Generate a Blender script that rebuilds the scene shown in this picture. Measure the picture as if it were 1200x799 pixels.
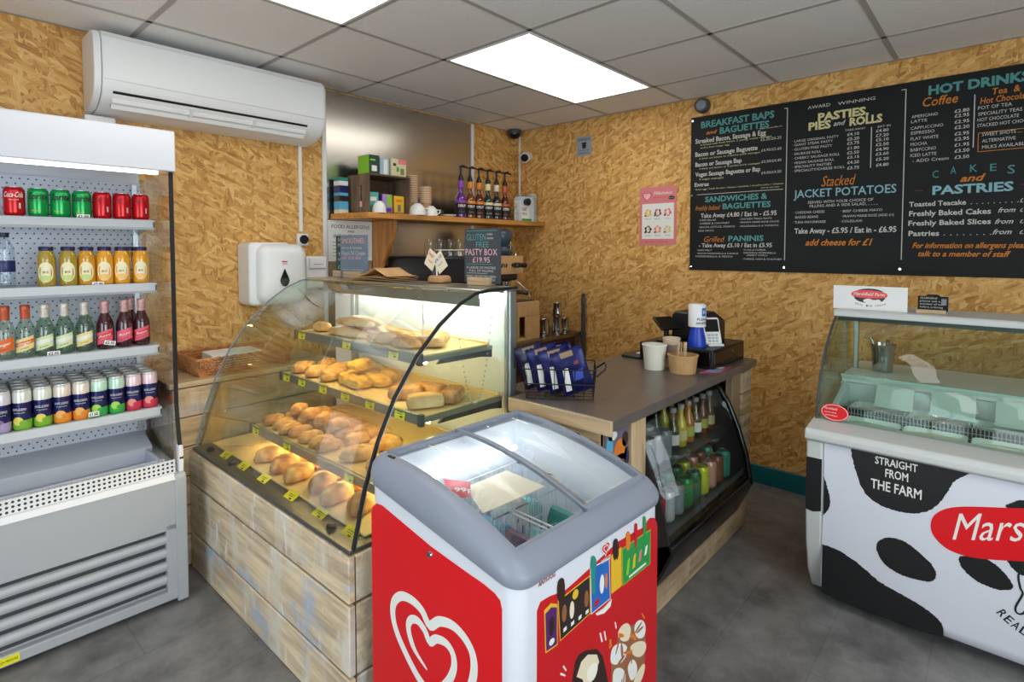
import bpy, math, random
from math import sin, cos, pi, radians, sqrt, atan2
from mathutils import Vector, Matrix, noise

for _o in list(bpy.data.objects):
    bpy.data.objects.remove(_o)
SC = bpy.context.scene
COL = SC.collection

# ------------------------------------------------------------------ camera
_cam = bpy.data.cameras.new('camera')
_cam.sensor_width = 36.0
_cam.lens = 647.8453 / 1200 * 36.0
_cam.shift_y = -(399.5 - 318.0643) / 1200
_cam.clip_start = 0.05
CAM = bpy.data.objects.new('camera', _cam)
COL.objects.link(CAM)
CAM.location = (-3.6136, -3.2223, 1.4772)
CAM.rotation_euler = (pi / 2 - 0.0404, 0, 0.7315 - pi / 2)
SC.camera = CAM

# ------------------------------------------------------------------ world, daylight, exposure
SC.view_settings.view_transform = 'Standard'
SC.view_settings.look = 'None'
SC.view_settings.gamma = 1.0
SC.view_settings.use_curve_mapping = False
SC.view_settings.exposure = 0.0
W = bpy.data.worlds.new('sky')
SC.world = W
W.use_nodes = True
W.node_tree.nodes['Background'].inputs[0].default_value = (0.75, 0.87, 1.0, 1)
W.node_tree.nodes['Background'].inputs[1].default_value = 1.2
try:
    SC.cycles.use_denoising = True
    SC.cycles.transparent_max_bounces = 24
    SC.cycles.max_bounces = 10
    SC.cycles.caustics_reflective = False
    SC.cycles.caustics_refractive = False
    SC.cycles.sample_clamp_indirect = 6.0
except Exception:
    pass


def area_light(name, loc, rot, sx, sy, power, color):
    l = bpy.data.lights.new(name, 'AREA')
    l.shape = 'RECTANGLE'
    l.size, l.size_y = sx, sy
    l.energy = power
    l.color = color
    o = bpy.data.objects.new(name, l)
    o.location, o.rotation_euler = loc, rot
    COL.objects.link(o)
    return o


# daylight coming in through the shop window and the glazed door behind the camera
area_light('window_daylight', (-3.15, -5.22, 1.45), (radians(90), 0, 0), 2.2, 1.7, 66, (0.86, 0.93, 1.0))
area_light('door_daylight', (-5.06, -2.2, 1.2), (0, radians(-90), 0), 1.9, 1.5, 36, (0.86, 0.93, 1.0))
LED_STRENGTH = 4.4

# ------------------------------------------------------------------ mesh helpers


class MB:
    """Collects shapes and links them as one mesh object."""

    def __init__(s, m=None):
        s.v, s.f, s.mi, s.mats = [], [], [], []
        s.cur = 0
        s.M = None
        s.weld = False
        if m:
            s.use(m)

    def use(s, m):
        if m not in s.mats:
            s.mats.append(m)
        s.cur = s.mats.index(m)
        return s

    def add(s, vs, fs):
        b = len(s.v)
        if s.M is not None:
            vs = [s.M @ Vector(p) for p in vs]
        s.v += [tuple(p) for p in vs]
        s.f += [tuple(b + i for i in f) for f in fs]
        s.mi += [s.cur] * len(fs)
        return s

    def box(s, x0, x1, y0, y1, z0, z1, m=None):
        if m:
            s.use(m)
        return s.add([(x0, y0, z0), (x1, y0, z0), (x1, y1, z0), (x0, y1, z0), (x0, y0, z1), (x1, y0, z1), (x1, y1, z1), (x0, y1, z1)],
                     [(0, 3, 2, 1), (4, 5, 6, 7), (0, 1, 5, 4), (1, 2, 6, 5), (2, 3, 7, 6), (3, 0, 4, 7)])

    def obox(s, c, size, rot=(0, 0, 0), m=None):
        """box of a size turned about its centre c"""
        if m:
            s.use(m)
        from mathutils import Euler
        R = Euler(rot).to_matrix()
        hx, hy, hz = size[0] / 2, size[1] / 2, size[2] / 2
        P = [(-hx, -hy, -hz), (hx, -hy, -hz), (hx, hy, -hz), (-hx, hy, -hz), (-hx, -hy, hz), (hx, -hy, hz), (hx, hy, hz), (-hx, hy, hz)]
        return s.add([R @ Vector(p) + Vector(c) for p in P],
                     [(0, 3, 2, 1), (4, 5, 6, 7), (0, 1, 5, 4), (1, 2, 6, 5), (2, 3, 7, 6), (3, 0, 4, 7)])

    def prism(s, poly, axis, a0, a1, m=None):
        if m:
            s.use(m)
        n = len(poly)

        def P(a, p):
            return (a, p[0], p[1]) if axis == 'x' else (p[0], a, p[1]) if axis == 'y' else (p[0], p[1], a)
        vs = [P(a0, p) for p in poly] + [P(a1, p) for p in poly]
        fs = [tuple(range(n)), tuple(range(2 * n - 1, n - 1, -1))] + [(i, (i + 1) % n, n + (i + 1) % n, n + i) for i in range(n)]
        return s.add(vs, fs)

    def loft(s, rings, m=None, cap=True, closed=True):
        if m:
            s.use(m)
        n = len(rings[0])
        vs = [p for r in rings for p in r]
        fs = []
        for k in range(len(rings) - 1):
            for i in range(n if closed else n - 1):
                j = (i + 1) % n
                fs.append((k * n + i, k * n + j, (k + 1) * n + j, (k + 1) * n + i))
        if cap and closed:
            fs.append(tuple(range(n - 1, -1, -1)))
            fs.append(tuple((len(rings) - 1) * n + i for i in range(n)))
        return s.add(vs, fs)

    def lathe(s, prof, c=(0, 0, 0), n=20, m=None, cap=True):
        return s.loft([[(c[0] + r * cos(2 * pi * i / n), c[1] + r * sin(2 * pi * i / n), c[2] + z) for i in range(n)] for r, z in prof], m, cap)

    def cyl(s, p0, p1, r0, r1=None, n=14, m=None):
        return s.tube([p0, p1], [r0, r0 if r1 is None else r1], n, m)

    def tube(s, pts, r, n=8, m=None):
        pts = [Vector(p) for p in pts]
        rr = r if isinstance(r, (list, tuple)) else [r] * len(pts)
        rings = []
        prev = None
        for i, p in enumerate(pts):
            t = (pts[min(i + 1, len(pts) - 1)] - pts[max(i - 1, 0)]).normalized()
            if prev is None:
                a = Vector((0, 0, 1)) if abs(t.z) < 0.9 else Vector((1, 0, 0))
                u = t.cross(a).normalized()
            else:
                u = (prev - t * prev.dot(t)).normalized()
            prev = u
            w = t.cross(u)
            rings.append([p + (u * cos(2 * pi * k / n) + w * sin(2 * pi * k / n)) * rr[i] for k in range(n)])
        return s.loft(rings, m)

    def grid(s, fn, nu, nv, m=None):
        if m:
            s.use(m)
        vs = [fn(i / nu, j / nv) for j in range(nv + 1) for i in range(nu + 1)]
        w = nu + 1
        return s.add(vs, [(j * w + i, j * w + i + 1, (j + 1) * w + i + 1, (j + 1) * w + i) for j in range(nv) for i in range(nu)])

    def poly(s, pts, m=None):
        if m:
            s.use(m)
        return s.add(pts, [tuple(range(len(pts)))])

    def text(s, txt, o, ux, uy, width=None, cap=0.05, m=None, shear=0.0, bold=0.0, spacing=1.0, center=False):
        """flat lettering: o is the left end of its base line"""
        if m:
            s.use(m)
        vs, fs, w = text_mesh(txt, shear, bold, spacing)
        o, ux, uy = Vector(o), Vector(ux), Vector(uy)
        ky = cap / CAPH
        kx = ky if width is None else width / max(w, 1e-6)
        x0 = -w * kx / 2 if center else 0
        return s.add([o + ux * (x0 + p[0] * kx) + uy * (p[1] * ky) for p in vs], fs)

    def text_round(s, txt, c, r, z, a_mid, cap, m=None, width=None, shear=0.0, bold=0.0, tilt=0.0):
        """lettering wrapped round an upright can of radius r"""
        if m:
            s.use(m)
        vs, fs, w = text_mesh(txt, shear, bold, 1.0)
        ky = cap / CAPH
        kx = ky if width is None else width / max(w, 1e-6)
        out = []
        for p in vs:
            x = (p[0] - w / 2) * kx
            a = a_mid + x / r
            out.append((c[0] + r * cos(a), c[1] + r * sin(a), z + p[1] * ky + tilt * x))
        return s.add(out, fs)

    def build(s, name, parent=None, bevel=0.0, smooth=35, seg=2, solidify=0.0, subsurf=0, recalc=True):
        me = bpy.data.meshes.new(name)
        off = Vector((0, 0, 0))
        p = parent
        while p is not None:
            off += p.location
            p = p.parent
        me.from_pydata([tuple(Vector(v) - off) for v in s.v], [], s.f)
        for m in s.mats:
            me.materials.append(m)
        me.polygons.foreach_set('material_index', s.mi)
        if recalc:
            import bmesh
            bm = bmesh.new()
            bm.from_mesh(me)
            if s.weld:
                bmesh.ops.remove_doubles(bm, verts=bm.verts, dist=1e-5)
            bmesh.ops.recalc_face_normals(bm, faces=bm.faces)
            bm.to_mesh(me)
            bm.free()
        if smooth:
            me.shade_smooth()
            me.set_sharp_from_angle(angle=radians(smooth))
        me.update()
        o = bpy.data.objects.new(name, me)
        COL.objects.link(o)
        if parent is not None:
            o.parent = parent
        if solidify:
            md = o.modifiers.new('thickness', 'SOLIDIFY')
            md.thickness = solidify
            md.offset = 0
        if bevel:
            md = o.modifiers.new('edges', 'BEVEL')
            md.width = bevel
            md.segments = seg
            md.limit_method = 'ANGLE'
            md.angle_limit = radians(40)
            md.use_clamp_overlap = True
        if subsurf:
            md = o.modifiers.new('round', 'SUBSURF')
            md.levels = md.render_levels = subsurf
        return o


_TC = {}
CAPH = 0.7


def _raw_text(txt, shear, bold, spacing):
    cu = bpy.data.curves.new('lettering', 'FONT')
    cu.body = txt
    cu.size = 1.0
    cu.shear = shear
    cu.offset = bold
    cu.space_character = spacing
    cu.resolution_u = 2
    ob = bpy.data.objects.new('lettering', cu)
    me = bpy.data.meshes.new_from_object(ob)
    vs = [tuple(v.co) for v in me.vertices]
    fs = [tuple(p.vertices) for p in me.polygons]
    bpy.data.objects.remove(ob)
    bpy.data.meshes.remove(me)
    bpy.data.curves.remove(cu)
    return vs, fs


def text_mesh(txt, shear=0.0, bold=0.0, spacing=1.0):
    k = (txt, shear, bold, spacing)
    if k not in _TC:
        vs, fs = _raw_text(*k)
        if vs:
            x0 = min(v[0] for v in vs)
            vs = [(v[0] - x0, v[1]) for v in vs]
            w = max(v[0] for v in vs)
        else:
            w = 1
        _TC[k] = (vs, fs, w)
    return _TC[k]


_h = _raw_text('H', 0, 0, 1)[0]
if _h:
    CAPH = max(v[1] for v in _h)


def tag(o, label=None, cat=None, group=None, kind=None):
    if label:
        o['label'] = label
    if cat:
        o['category'] = cat
    if group:
        o['group'] = group
    if kind:
        o['kind'] = kind
    return o


def thing(name, label, cat, loc=(0, 0, 0), rz=0.0, group=None):
    o = bpy.data.objects.new(name, None)
    o.empty_display_size = 0.05
    COL.objects.link(o)
    o.location = loc
    o.rotation_euler = (0, 0, rz)
    return tag(o, label, cat, group)


def dup(root, loc, rz=0.0, label=None, group=None, rot=None):
    r = root.copy()
    COL.objects.link(r)
    r.location = loc
    r.rotation_euler = rot if rot else (0, 0, rz)
    if label:
        r['label'] = label
    if group:
        r['group'] = group
    for ch in list(root.children):
        c = ch.copy()
        COL.objects.link(c)
        c.parent = r
        for g in list(ch.children):
            d = g.copy()
            COL.objects.link(d)
            d.parent = c
    return r


def struct(name, mb, **k):
    return tag(mb.build(name, **k), kind='structure')


def nth(i):
    return ['first', 'second', 'third', 'fourth', 'fifth', 'sixth', 'seventh', 'eighth', 'ninth', 'tenth', 'eleventh', 'twelfth'][i]


def rrect(x0, x1, y0, y1, r, n=5):
    """outline of a rounded rectangle"""
    P = []
    for cx, cy, a in ((x1 - r, y0 + r, -pi / 2), (x1 - r, y1 - r, 0), (x0 + r, y1 - r, pi / 2), (x0 + r, y0 + r, pi)):
        for i in range(n + 1):
            t = a + pi / 2 * i / n
            P.append((cx + r * cos(t), cy + r * sin(t)))
    return P


def ell(cx, cy, rx, ry, n=24, rot=0.0):
    return [(cx + rx * cos(2 * pi * i / n) * cos(rot) - ry * sin(2 * pi * i / n) * sin(rot),
             cy + rx * cos(2 * pi * i / n) * sin(rot) + ry * sin(2 * pi * i / n) * cos(rot)) for i in range(n)]


def ragged(pts, seed, amp=.004):
    out = []
    r_ = random.Random(seed)
    for i, p in enumerate(pts):
        q = pts[(i + 1) % len(pts)]
        for k in range(6):
            f = k / 6
            out.append((p[0] + (q[0] - p[0]) * f + r_.uniform(-amp, amp), p[1] + (q[1] - p[1]) * f + r_.uniform(-amp, amp)))
    return out


def smooth_poly(pts, n=3):
    for _ in range(n):
        P = []
        for i, p in enumerate(pts):
            q = pts[(i + 1) % len(pts)]
            P += [(p[0] * .75 + q[0] * .25, p[1] * .75 + q[1] * .25), (p[0] * .25 + q[0] * .75, p[1] * .25 + q[1] * .75)]
        pts = P
    return pts


# ------------------------------------------------------------------ materials
def srgb(r, g, b):
    f = lambda c: c / 12.92 if c <= 0.04045 else ((c + 0.055) / 1.055) ** 2.4
    return (f(r / 255), f(g / 255), f(b / 255), 1)


def newmat(name):
    m = bpy.data.materials.new(name)
    m.use_nodes = True
    nt = m.node_tree
    return m, nt, nt.nodes['Principled BSDF'], nt.nodes['Material Output']


def M(name, rgb, rough=0.5, metal=0.0, var=0.0, scale=8.0, bump=0.0, stretch=None, coat=0.0, spec=0.5, emit=0.0, emit_rgb=None):
    """plain surface with optional noise in its colour and relief"""
    m, nt, b, out = newmat(name)
    c = srgb(*rgb)
    b.inputs['Base Color'].default_value = c
    b.inputs['Roughness'].default_value = rough
    b.inputs['Metallic'].default_value = metal
    b.inputs['Specular IOR Level'].default_value = spec
    if coat:
        b.inputs['Coat Weight'].default_value = coat
        b.inputs['Coat Roughness'].default_value = 0.08
    if emit:
        b.inputs['Emission Color'].default_value = srgb(*(emit_rgb or rgb))
        b.inputs['Emission Strength'].default_value = emit
    if var or bump:
        tc = nt.nodes.new('ShaderNodeTexCoord')
        mp = nt.nodes.new('ShaderNodeMapping')
        mp.inputs['Scale'].default_value = stretch or (1, 1, 1)
        nz = nt.nodes.new('ShaderNodeTexNoise')
        nz.inputs['Scale'].default_value = scale
        nz.inputs['Detail'].default_value = 5
        nt.links.new(tc.outputs['Object'], mp.inputs[0])
        nt.links.new(mp.outputs[0], nz.inputs['Vector'])
        if var:
            rp = nt.nodes.new('ShaderNodeValToRGB')
            rp.color_ramp.elements[0].position = 0.3
            rp.color_ramp.elements[1].position = 0.7
            rp.color_ramp.elements[0].color = tuple(max(0, x * (1 - var)) for x in c[:3]) + (1,)
            rp.color_ramp.elements[1].color = tuple(min(1, x * (1 + var)) for x in c[:3]) + (1,)
            nt.links.new(nz.outputs['Fac'], rp.inputs[0])
            nt.links.new(rp.outputs[0], b.inputs['Base Color'])
        if bump:
            bp = nt.nodes.new('ShaderNodeBump')
            bp.inputs['Strength'].default_value = bump
            bp.inputs['Distance'].default_value = 0.004
            nt.links.new(nz.outputs['Fac'], bp.inputs['Height'])
            nt.links.new(bp.outputs[0], b.inputs['Normal'])
    return m


def GLASS(name, tint=(1, 1, 1), base=0.04, edge=0.5, rough=0.01):
    """clear sheet: see-through with a mirror sheen that grows at grazing angles"""
    m, nt, b, out = newmat(name)
    nt.nodes.remove(b)
    tr = nt.nodes.new('ShaderNodeBsdfTransparent')
    tr.inputs[0].default_value = (*tint, 1)
    gl = nt.nodes.new('ShaderNodeBsdfGlossy')
    gl.inputs['Roughness'].default_value = rough
    lw = nt.nodes.new('ShaderNodeLayerWeight')
    lw.inputs[0].default_value = 0.5
    pw = nt.nodes.new('ShaderNodeMath'); pw.operation = 'POWER'; pw.inputs[1].default_value = 4.0
    ma = nt.nodes.new('ShaderNodeMath'); ma.operation = 'MULTIPLY_ADD'
    ma.inputs[1].default_value = edge
    ma.inputs[2].default_value = base
    mx = nt.nodes.new('ShaderNodeMixShader')
    L = nt.links.new
    L(lw.outputs['Facing'], pw.inputs[0]); L(pw.outputs[0], ma.inputs[0]); L(ma.outputs[0], mx.inputs[0])
    L(tr.outputs[0], mx.inputs[1]); L(gl.outputs[0], mx.inputs[2]); L(mx.outputs[0], out.inputs[0])
    return m


def EMIT(name, rgb, strength):
    m, nt, b, out = newmat(name)
    b.inputs['Base Color'].default_value = (0.8, 0.8, 0.8, 1)
    b.inputs['Emission Color'].default_value = srgb(*rgb)
    b.inputs['Emission Strength'].default_value = strength
    return m


def osb_material():
    """oriented strand board: flakes pressed at many angles"""
    m, nt, b, out = newmat('oriented_strand_board')
    N, L = nt.nodes.new, nt.links.new
    tc = N('ShaderNodeTexCoord')
    # work in the plane of the wall: (x + y, z)
    sp = N('ShaderNodeSeparateXYZ'); L(tc.outputs['Object'], sp.inputs[0])
    sm = N('ShaderNodeMath'); sm.operation = 'ADD'; L(sp.outputs[0], sm.inputs[0]); L(sp.outputs[1], sm.inputs[1])
    cb = N('ShaderNodeCombineXYZ'); L(sm.outputs[0], cb.inputs[0]); L(sp.outputs[2], cb.inputs[1])
    wob = N('ShaderNodeTexNoise'); wob.inputs['Scale'].default_value = 14; L(cb.outputs[0], wob.inputs['Vector'])
    sc = N('ShaderNodeVectorMath'); sc.operation = 'SCALE'; sc.inputs['Scale'].default_value = 0.02
    L(wob.outputs['Color'], sc.inputs[0])
    ad = N('ShaderNodeVectorMath'); ad.operation = 'ADD'; L(cb.outputs[0], ad.inputs[0]); L(sc.outputs[0], ad.inputs[1])
    layers = []
    for k, (ang, sx, sy) in enumerate(((1.1, 13, 50), (2.2, 15, 58), (0.5, 12, 50), (1.65, 13, 62), (2.7, 18, 66))):
        mp = N('ShaderNodeMapping'); mp.vector_type = 'TEXTURE'
        mp.inputs['Rotation'].default_value = (0, 0, ang)
        mp.inputs['Scale'].default_value = (1 / sx, 1 / sy, 1)
        mp.inputs['Location'].default_value = (0.37 * k, 0.21 * k, 0)
        L(ad.outputs[0], mp.inputs[0])
        vo = N('ShaderNodeTexVoronoi'); vo.voronoi_dimensions = '2D'; vo.inputs['Scale'].default_value = 1.0
        L(mp.outputs[0], vo.inputs['Vector'])
        s2 = N('ShaderNodeSeparateColor'); L(vo.outputs['Color'], s2.inputs[0])
        gr = N('ShaderNodeTexNoise'); gr.inputs['Scale'].default_value = 1.0; gr.inputs['Detail'].default_value = 3
        mg = N('ShaderNodeMapping'); mg.inputs['Scale'].default_value = (1.2, 3.2, 1); L(mp.outputs[0], mg.inputs[0]); L(mg.outputs[0], gr.inputs['Vector'])
        layers.append((s2, gr))
    prevv = layers[0][0].outputs[0]
    prevg = layers[0][1].outputs['Fac']
    for k in range(1, len(layers)):
        gt = N('ShaderNodeMath'); gt.operation = 'GREATER_THAN'; gt.inputs[1].default_value = 0.52
        L(layers[k][0].outputs[1], gt.inputs[0])
        mx = N('ShaderNodeMix'); L(gt.outputs[0], mx.inputs[0]); L(prevv, mx.inputs[2]); L(layers[k][0].outputs[0], mx.inputs[3])
        mg = N('ShaderNodeMix'); L(gt.outputs[0], mg.inputs[0]); L(prevg, mg.inputs[2]); L(layers[k][1].outputs['Fac'], mg.inputs[3])
        prevv, prevg = mx.outputs[0], mg.outputs[0]
    mm = N('ShaderNodeMath'); mm.operation = 'MULTIPLY_ADD'; mm.inputs[1].default_value = 0.72
    L(prevg, mm.inputs[0]);
    m7 = N('ShaderNodeMath'); m7.operation = 'MULTIPLY'; m7.inputs[1].default_value = 0.50; L(prevv, m7.inputs[0])
    L(m7.outputs[0], mm.inputs[2])
    rp = N('ShaderNodeValToRGB')
    e = rp.color_ramp.elements
    e[0].position = 0.10; e[0].color = srgb(128, 80, 38)
    e[1].position = 0.98; e[1].color = srgb(240, 204, 140)
    for p, c in ((0.30, (170, 115, 57)), (0.46, (202, 148, 80)), (0.62, (217, 165, 94)), (0.78, (228, 181, 110))):
        x = rp.color_ramp.elements.new(p); x.color = srgb(*c)
    L(mm.outputs[0], rp.inputs[0])
    L(rp.outputs[0], b.inputs['Base Color'])
    bp = N('ShaderNodeBump'); bp.inputs['Strength'].default_value = 0.25; bp.inputs['Distance'].default_value = 0.002
    L(mm.outputs[0], bp.inputs['Height']); L(bp.outputs[0], b.inputs['Normal'])
    b.inputs['Roughness'].default_value = 0.55
    b.inputs['Specular IOR Level'].default_value = 0.3
    return m


def worn_wood(name, seed=0.0, paint=0.5, along='y', tone=(176, 150, 118)):
    """reclaimed board with worn whitewash and faint blue paint"""
    m, nt, b, out = newmat(name)
    N, L = nt.nodes.new, nt.links.new
    tc = N('ShaderNodeTexCoord')
    st = {'y': (14, 1.2, 14), 'x': (1.2, 14, 14), 'z': (14, 14, 1.2)}[along]

    def nz(scale, stretch, loc, det=5):
        mp = N('ShaderNodeMapping'); mp.inputs['Scale'].default_value = stretch; mp.inputs['Location'].default_value = (loc + seed, loc * 1.7, loc * 0.6 + seed)
        L(tc.outputs['Object'], mp.inputs[0])
        n = N('ShaderNodeTexNoise'); n.inputs['Scale'].default_value = scale; n.inputs['Detail'].default_value = det; n.inputs['Roughness'].default_value = 0.62
        L(mp.outputs[0], n.inputs['Vector'])
        return n.outputs['Fac']
    g = nz(2.0, st, 0)
    r1 = N('ShaderNodeValToRGB')
    r1.color_ramp.elements[0].position = 0.3; r1.color_ramp.elements[1].position = 0.72
    r1.color_ramp.elements[0].color = srgb(*[c * 0.74 for c in tone]); r1.color_ramp.elements[1].color = srgb(*[min(255, c * 1.15) for c in tone])
    L(g, r1.inputs[0])
    col = r1.outputs[0]
    for scale, stretch, loc, lo, hi, c, k in ((3.2, (2.5, 2.5, 1.0), 3.1, 0.50, 0.66, (226, 216, 200), 0.75), (2.6, (1.2, 1.2, 1.6), 7.7, 0.54, 0.66, (172, 190, 214), 0.6), (9.0, (2.2, 2.2, 0.6), 5.2, 0.60, 0.68, (236, 232, 224), 0.6)):
        f = nz(scale, stretch, loc)
        rr = N('ShaderNodeMapRange'); rr.inputs[1].default_value = lo; rr.inputs[2].default_value = hi; rr.inputs[4].default_value = k * paint * 1.6
        L(f, rr.inputs[0])
        mx = N('ShaderNodeMix'); mx.data_type = 'RGBA'; L(rr.outputs[0], mx.inputs[0]); L(col, mx.inputs[6]); mx.inputs[7].default_value = srgb(*c)
        col = mx.outputs[2]
    L(col, b.inputs['Base Color'])
    bp = N('ShaderNodeBump'); bp.inputs['Strength'].default_value = 0.4; bp.inputs['Distance'].default_value = 0.003
    L(g, bp.inputs['Height']); L(bp.outputs[0], b.inputs['Normal'])
    b.inputs['Roughness'].default_value = 0.6
    return m


def wood(name, rgb, along='x', contrast=0.3, rough=0.45, ring=3.0):
    m, nt, b, out = newmat(name)
    N, L = nt.nodes.new, nt.links.new
    tc = N('ShaderNodeTexCoord')
    mp = N('ShaderNodeMapping')
    mp.inputs['Scale'].default_value = {'x': (0.8, 9, 9), 'y': (9, 0.8, 9), 'z': (9, 9, 0.8)}[along]
    L(tc.outputs['Object'], mp.inputs[0])
    n = N('ShaderNodeTexNoise'); n.inputs['Scale'].default_value = ring; n.inputs['Detail'].default_value = 6; n.inputs['Distortion'].default_value = 0.6
    L(mp.outputs[0], n.inputs['Vector'])
    rp = N('ShaderNodeValToRGB')
    rp.color_ramp.elements[0].position = 0.3; rp.color_ramp.elements[1].position = 0.7
    rp.color_ramp.elements[0].color = srgb(*[c * (1 - contrast) for c in rgb]); rp.color_ramp.elements[1].color = srgb(*[min(255, c * (1 + contrast * 0.4)) for c in rgb])
    L(n.outputs['Fac'], rp.inputs[0]); L(rp.outputs[0], b.inputs['Base Color'])
    b.inputs['Roughness'].default_value = rough
    return m


def floor_material():
    m, nt, b, out = newmat('grey_vinyl_floor')
    N, L = nt.nodes.new, nt.links.new
    tc = N('ShaderNodeTexCoord')
    br = N('ShaderNodeTexBrick')
    br.offset = 0.5
    br.inputs['Scale'].default_value = 1.0
    br.inputs['Brick Width'].default_value = 0.61
    br.inputs['Row Height'].default_value = 0.305
    br.inputs['Mortar Size'].default_value = 0.0025
    br.inputs['Color1'].default_value = (0.42, 0.42, 0.42, 1); br.inputs['Color2'].default_value = (0.58, 0.58, 0.58, 1); br.inputs['Mortar'].default_value = (0.2, 0.2, 0.2, 1)
    L(tc.outputs['Object'], br.inputs['Vector'])
    n = N('ShaderNodeTexNoise'); n.inputs['Scale'].default_value = 4.5; n.inputs['Detail'].default_value = 8; n.inputs['Roughness'].default_value = 0.65
    L(tc.outputs['Object'], n.inputs['Vector'])
    ad = N('ShaderNodeMath'); ad.operation = 'MULTIPLY_ADD'; ad.inputs[1].default_value = 0.25
    sp = N('ShaderNodeSeparateColor'); L(br.outputs['Color'], sp.inputs[0])
    L(sp.outputs[0], ad.inputs[0]); L(n.outputs['Fac'], ad.inputs[2])
    rp = N('ShaderNodeValToRGB')
    rp.color_ramp.elements[0].position = 0.36; rp.color_ramp.elements[0].color = srgb(70, 69, 69)
    rp.color_ramp.elements[1].position = 0.84; rp.color_ramp.elements[1].color = srgb(152, 149, 147)
    L(ad.outputs[0], rp.inputs[0]); L(rp.outputs[0], b.inputs['Base Color'])
    b.inputs['Roughness'].default_value = 0.42
    return m


def dots_material(name, base, dark, px, pz, r, axis=(0, 2), stagger=True, rough=0.4):
    """sheet metal pierced with rows of round holes"""
    m, nt, b, out = newmat(name)
    N, L = nt.nodes.new, nt.links.new
    tc = N('ShaderNodeTexCoord')
    sp = N('ShaderNodeSeparateXYZ'); L(tc.outputs['Object'], sp.inputs[0])

    def mth(op, a, c=None, d=None):
        n = N('ShaderNodeMath'); n.operation = op
        for i, v in enumerate((a, c, d)):
            if v is None:
                continue
            if isinstance(v, (int, float)):
                n.inputs[i].default_value = v
            else:
                L(v, n.inputs[i])
        return n.outputs[0]
    v = mth('DIVIDE', sp.outputs[axis[1]], pz)
    row = mth('FLOOR', v)
    u = mth('DIVIDE', sp.outputs[axis[0]], px)
    if stagger:
        u = mth('ADD', u, mth('MULTIPLY', mth('MODULO', mth('ABSOLUTE', row), 2.0), 0.5))
    fu = mth('MULTIPLY', mth('SUBTRACT', mth('FRACT', u), 0.5), px)
    fv = mth('MULTIPLY', mth('SUBTRACT', mth('FRACT', v), 0.5), pz)
    d = mth('SQRT', mth('ADD', mth('MULTIPLY', fu, fu), mth('MULTIPLY', fv, fv)))
    k = mth('LESS_THAN', d, r)
    mx = N('ShaderNodeMix'); mx.data_type = 'RGBA'; L(k, mx.inputs[0]); mx.inputs[6].default_value = srgb(*base); mx.inputs[7].default_value = srgb(*dark)
    L(mx.outputs[2], b.inputs['Base Color'])
    b.inputs['Roughness'].default_value = rough
    return m


def brushed(name, rgb, rough=0.3, stretch=(1, 1, 40)):
    m, nt, b, out = newmat(name)
    N, L = nt.nodes.new, nt.links.new
    b.inputs['Base Color'].default_value = srgb(*rgb); b.inputs['Metallic'].default_value = 1.0
    tc = N('ShaderNodeTexCoord'); mp = N('ShaderNodeMapping'); mp.inputs['Scale'].default_value = stretch
    L(tc.outputs['Object'], mp.inputs[0])
    n = N('ShaderNodeTexNoise'); n.inputs['Scale'].default_value = 12; L(mp.outputs[0], n.inputs['Vector'])
    mr = N('ShaderNodeMapRange'); mr.inputs[3].default_value = rough * 0.75; mr.inputs[4].default_value = rough * 1.3
    L(n.outputs['Fac'], mr.inputs[0]); L(mr.outputs[0], b.inputs['Roughness'])
    return m


OSB = osb_material()
WHITE = M('white_enamel', (228, 228, 232), 0.35)
WHITE_PL = M('white_plastic', (235, 234, 232), 0.4)
OFFWHITE = M('off_white_plastic', (238, 238, 238), 0.4)
GREY_EN = M('light_grey_enamel', (176, 178, 181), 0.4)
GREY_MID = M('mid_grey_plastic', (128, 134, 146), 0.42, var=0.05, scale=3)
GREY_DK = M('dark_grey_plastic', (70, 72, 76), 0.5)
BLACK = M('black_plastic', (18, 18, 20), 0.4)
BLACK_GL = M('black_gloss', (10, 10, 12), 0.15)
BLACK_RUB = M('black_rubber', (14, 14, 14), 0.7)
STEEL = brushed('brushed_steel', (176, 172, 166), 0.32)
STEEL_PANEL = brushed('steel_sheet', (204, 200, 192), 0.24, (1, 1, 60))
CHROME = M('chrome', (205, 205, 208), 0.12, 1.0)
ALU = M('satin_aluminium', (186, 188, 190), 0.35, 0.9)
PINE = wood('pine_board', (206, 142, 70), 'x', 0.22, 0.4)
PINE_V = wood('pine_upright', (206, 140, 72), 'z', 0.25, 0.45)
PALE_WOOD = wood('pale_timber', (216, 186, 146), 'y', 0.18, 0.5)
PALE_WOOD_X = wood('pale_timber_lengthwise', (206, 176, 136), 'x', 0.2, 0.5)
BATTEN = wood('timber_batten', (205, 150, 88), 'z', 0.2, 0.5)
CRATE_WOOD = wood('weathered_crate_wood', (128, 104, 82), 'z', 0.35, 0.7)
DARK_WOOD = wood('dark_stained_wood', (92, 66, 44), 'x', 0.3, 0.6)
RECLAIM = [worn_wood('reclaimed_board_%s' % 'abc'[i], i * 3.7, 0.9, 'y', (230, 200, 166)) for i in range(3)]
RECLAIM_X = [worn_wood('reclaimed_cladding_%s' % 'abc'[i], 11 + i * 2.9, 0.3, 'x', (184, 156, 120)) for i in range(3)]
FLOORM = floor_material()
LAMINATE = M('dark_taupe_laminate', (98, 88, 82), 0.34, var=0.12, scale=14)
PAPER = M('white_paper', (238, 236, 230), 0.7)
CREAM_P = M('cream_paper', (238, 222, 192), 0.7)
KRAFT = M('kraft_paper', (196, 154, 104), 0.7, var=0.1, scale=20)
CARD = M('cardboard', (190, 148, 98), 0.7, var=0.1, scale=20)
RED_P = M('red_print', (205, 18, 26), 0.35)
REDV = M('red_vinyl', (228, 14, 26), 0.3)
PINK_P = M('pink_print', (222, 128, 130), 0.5)
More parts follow.
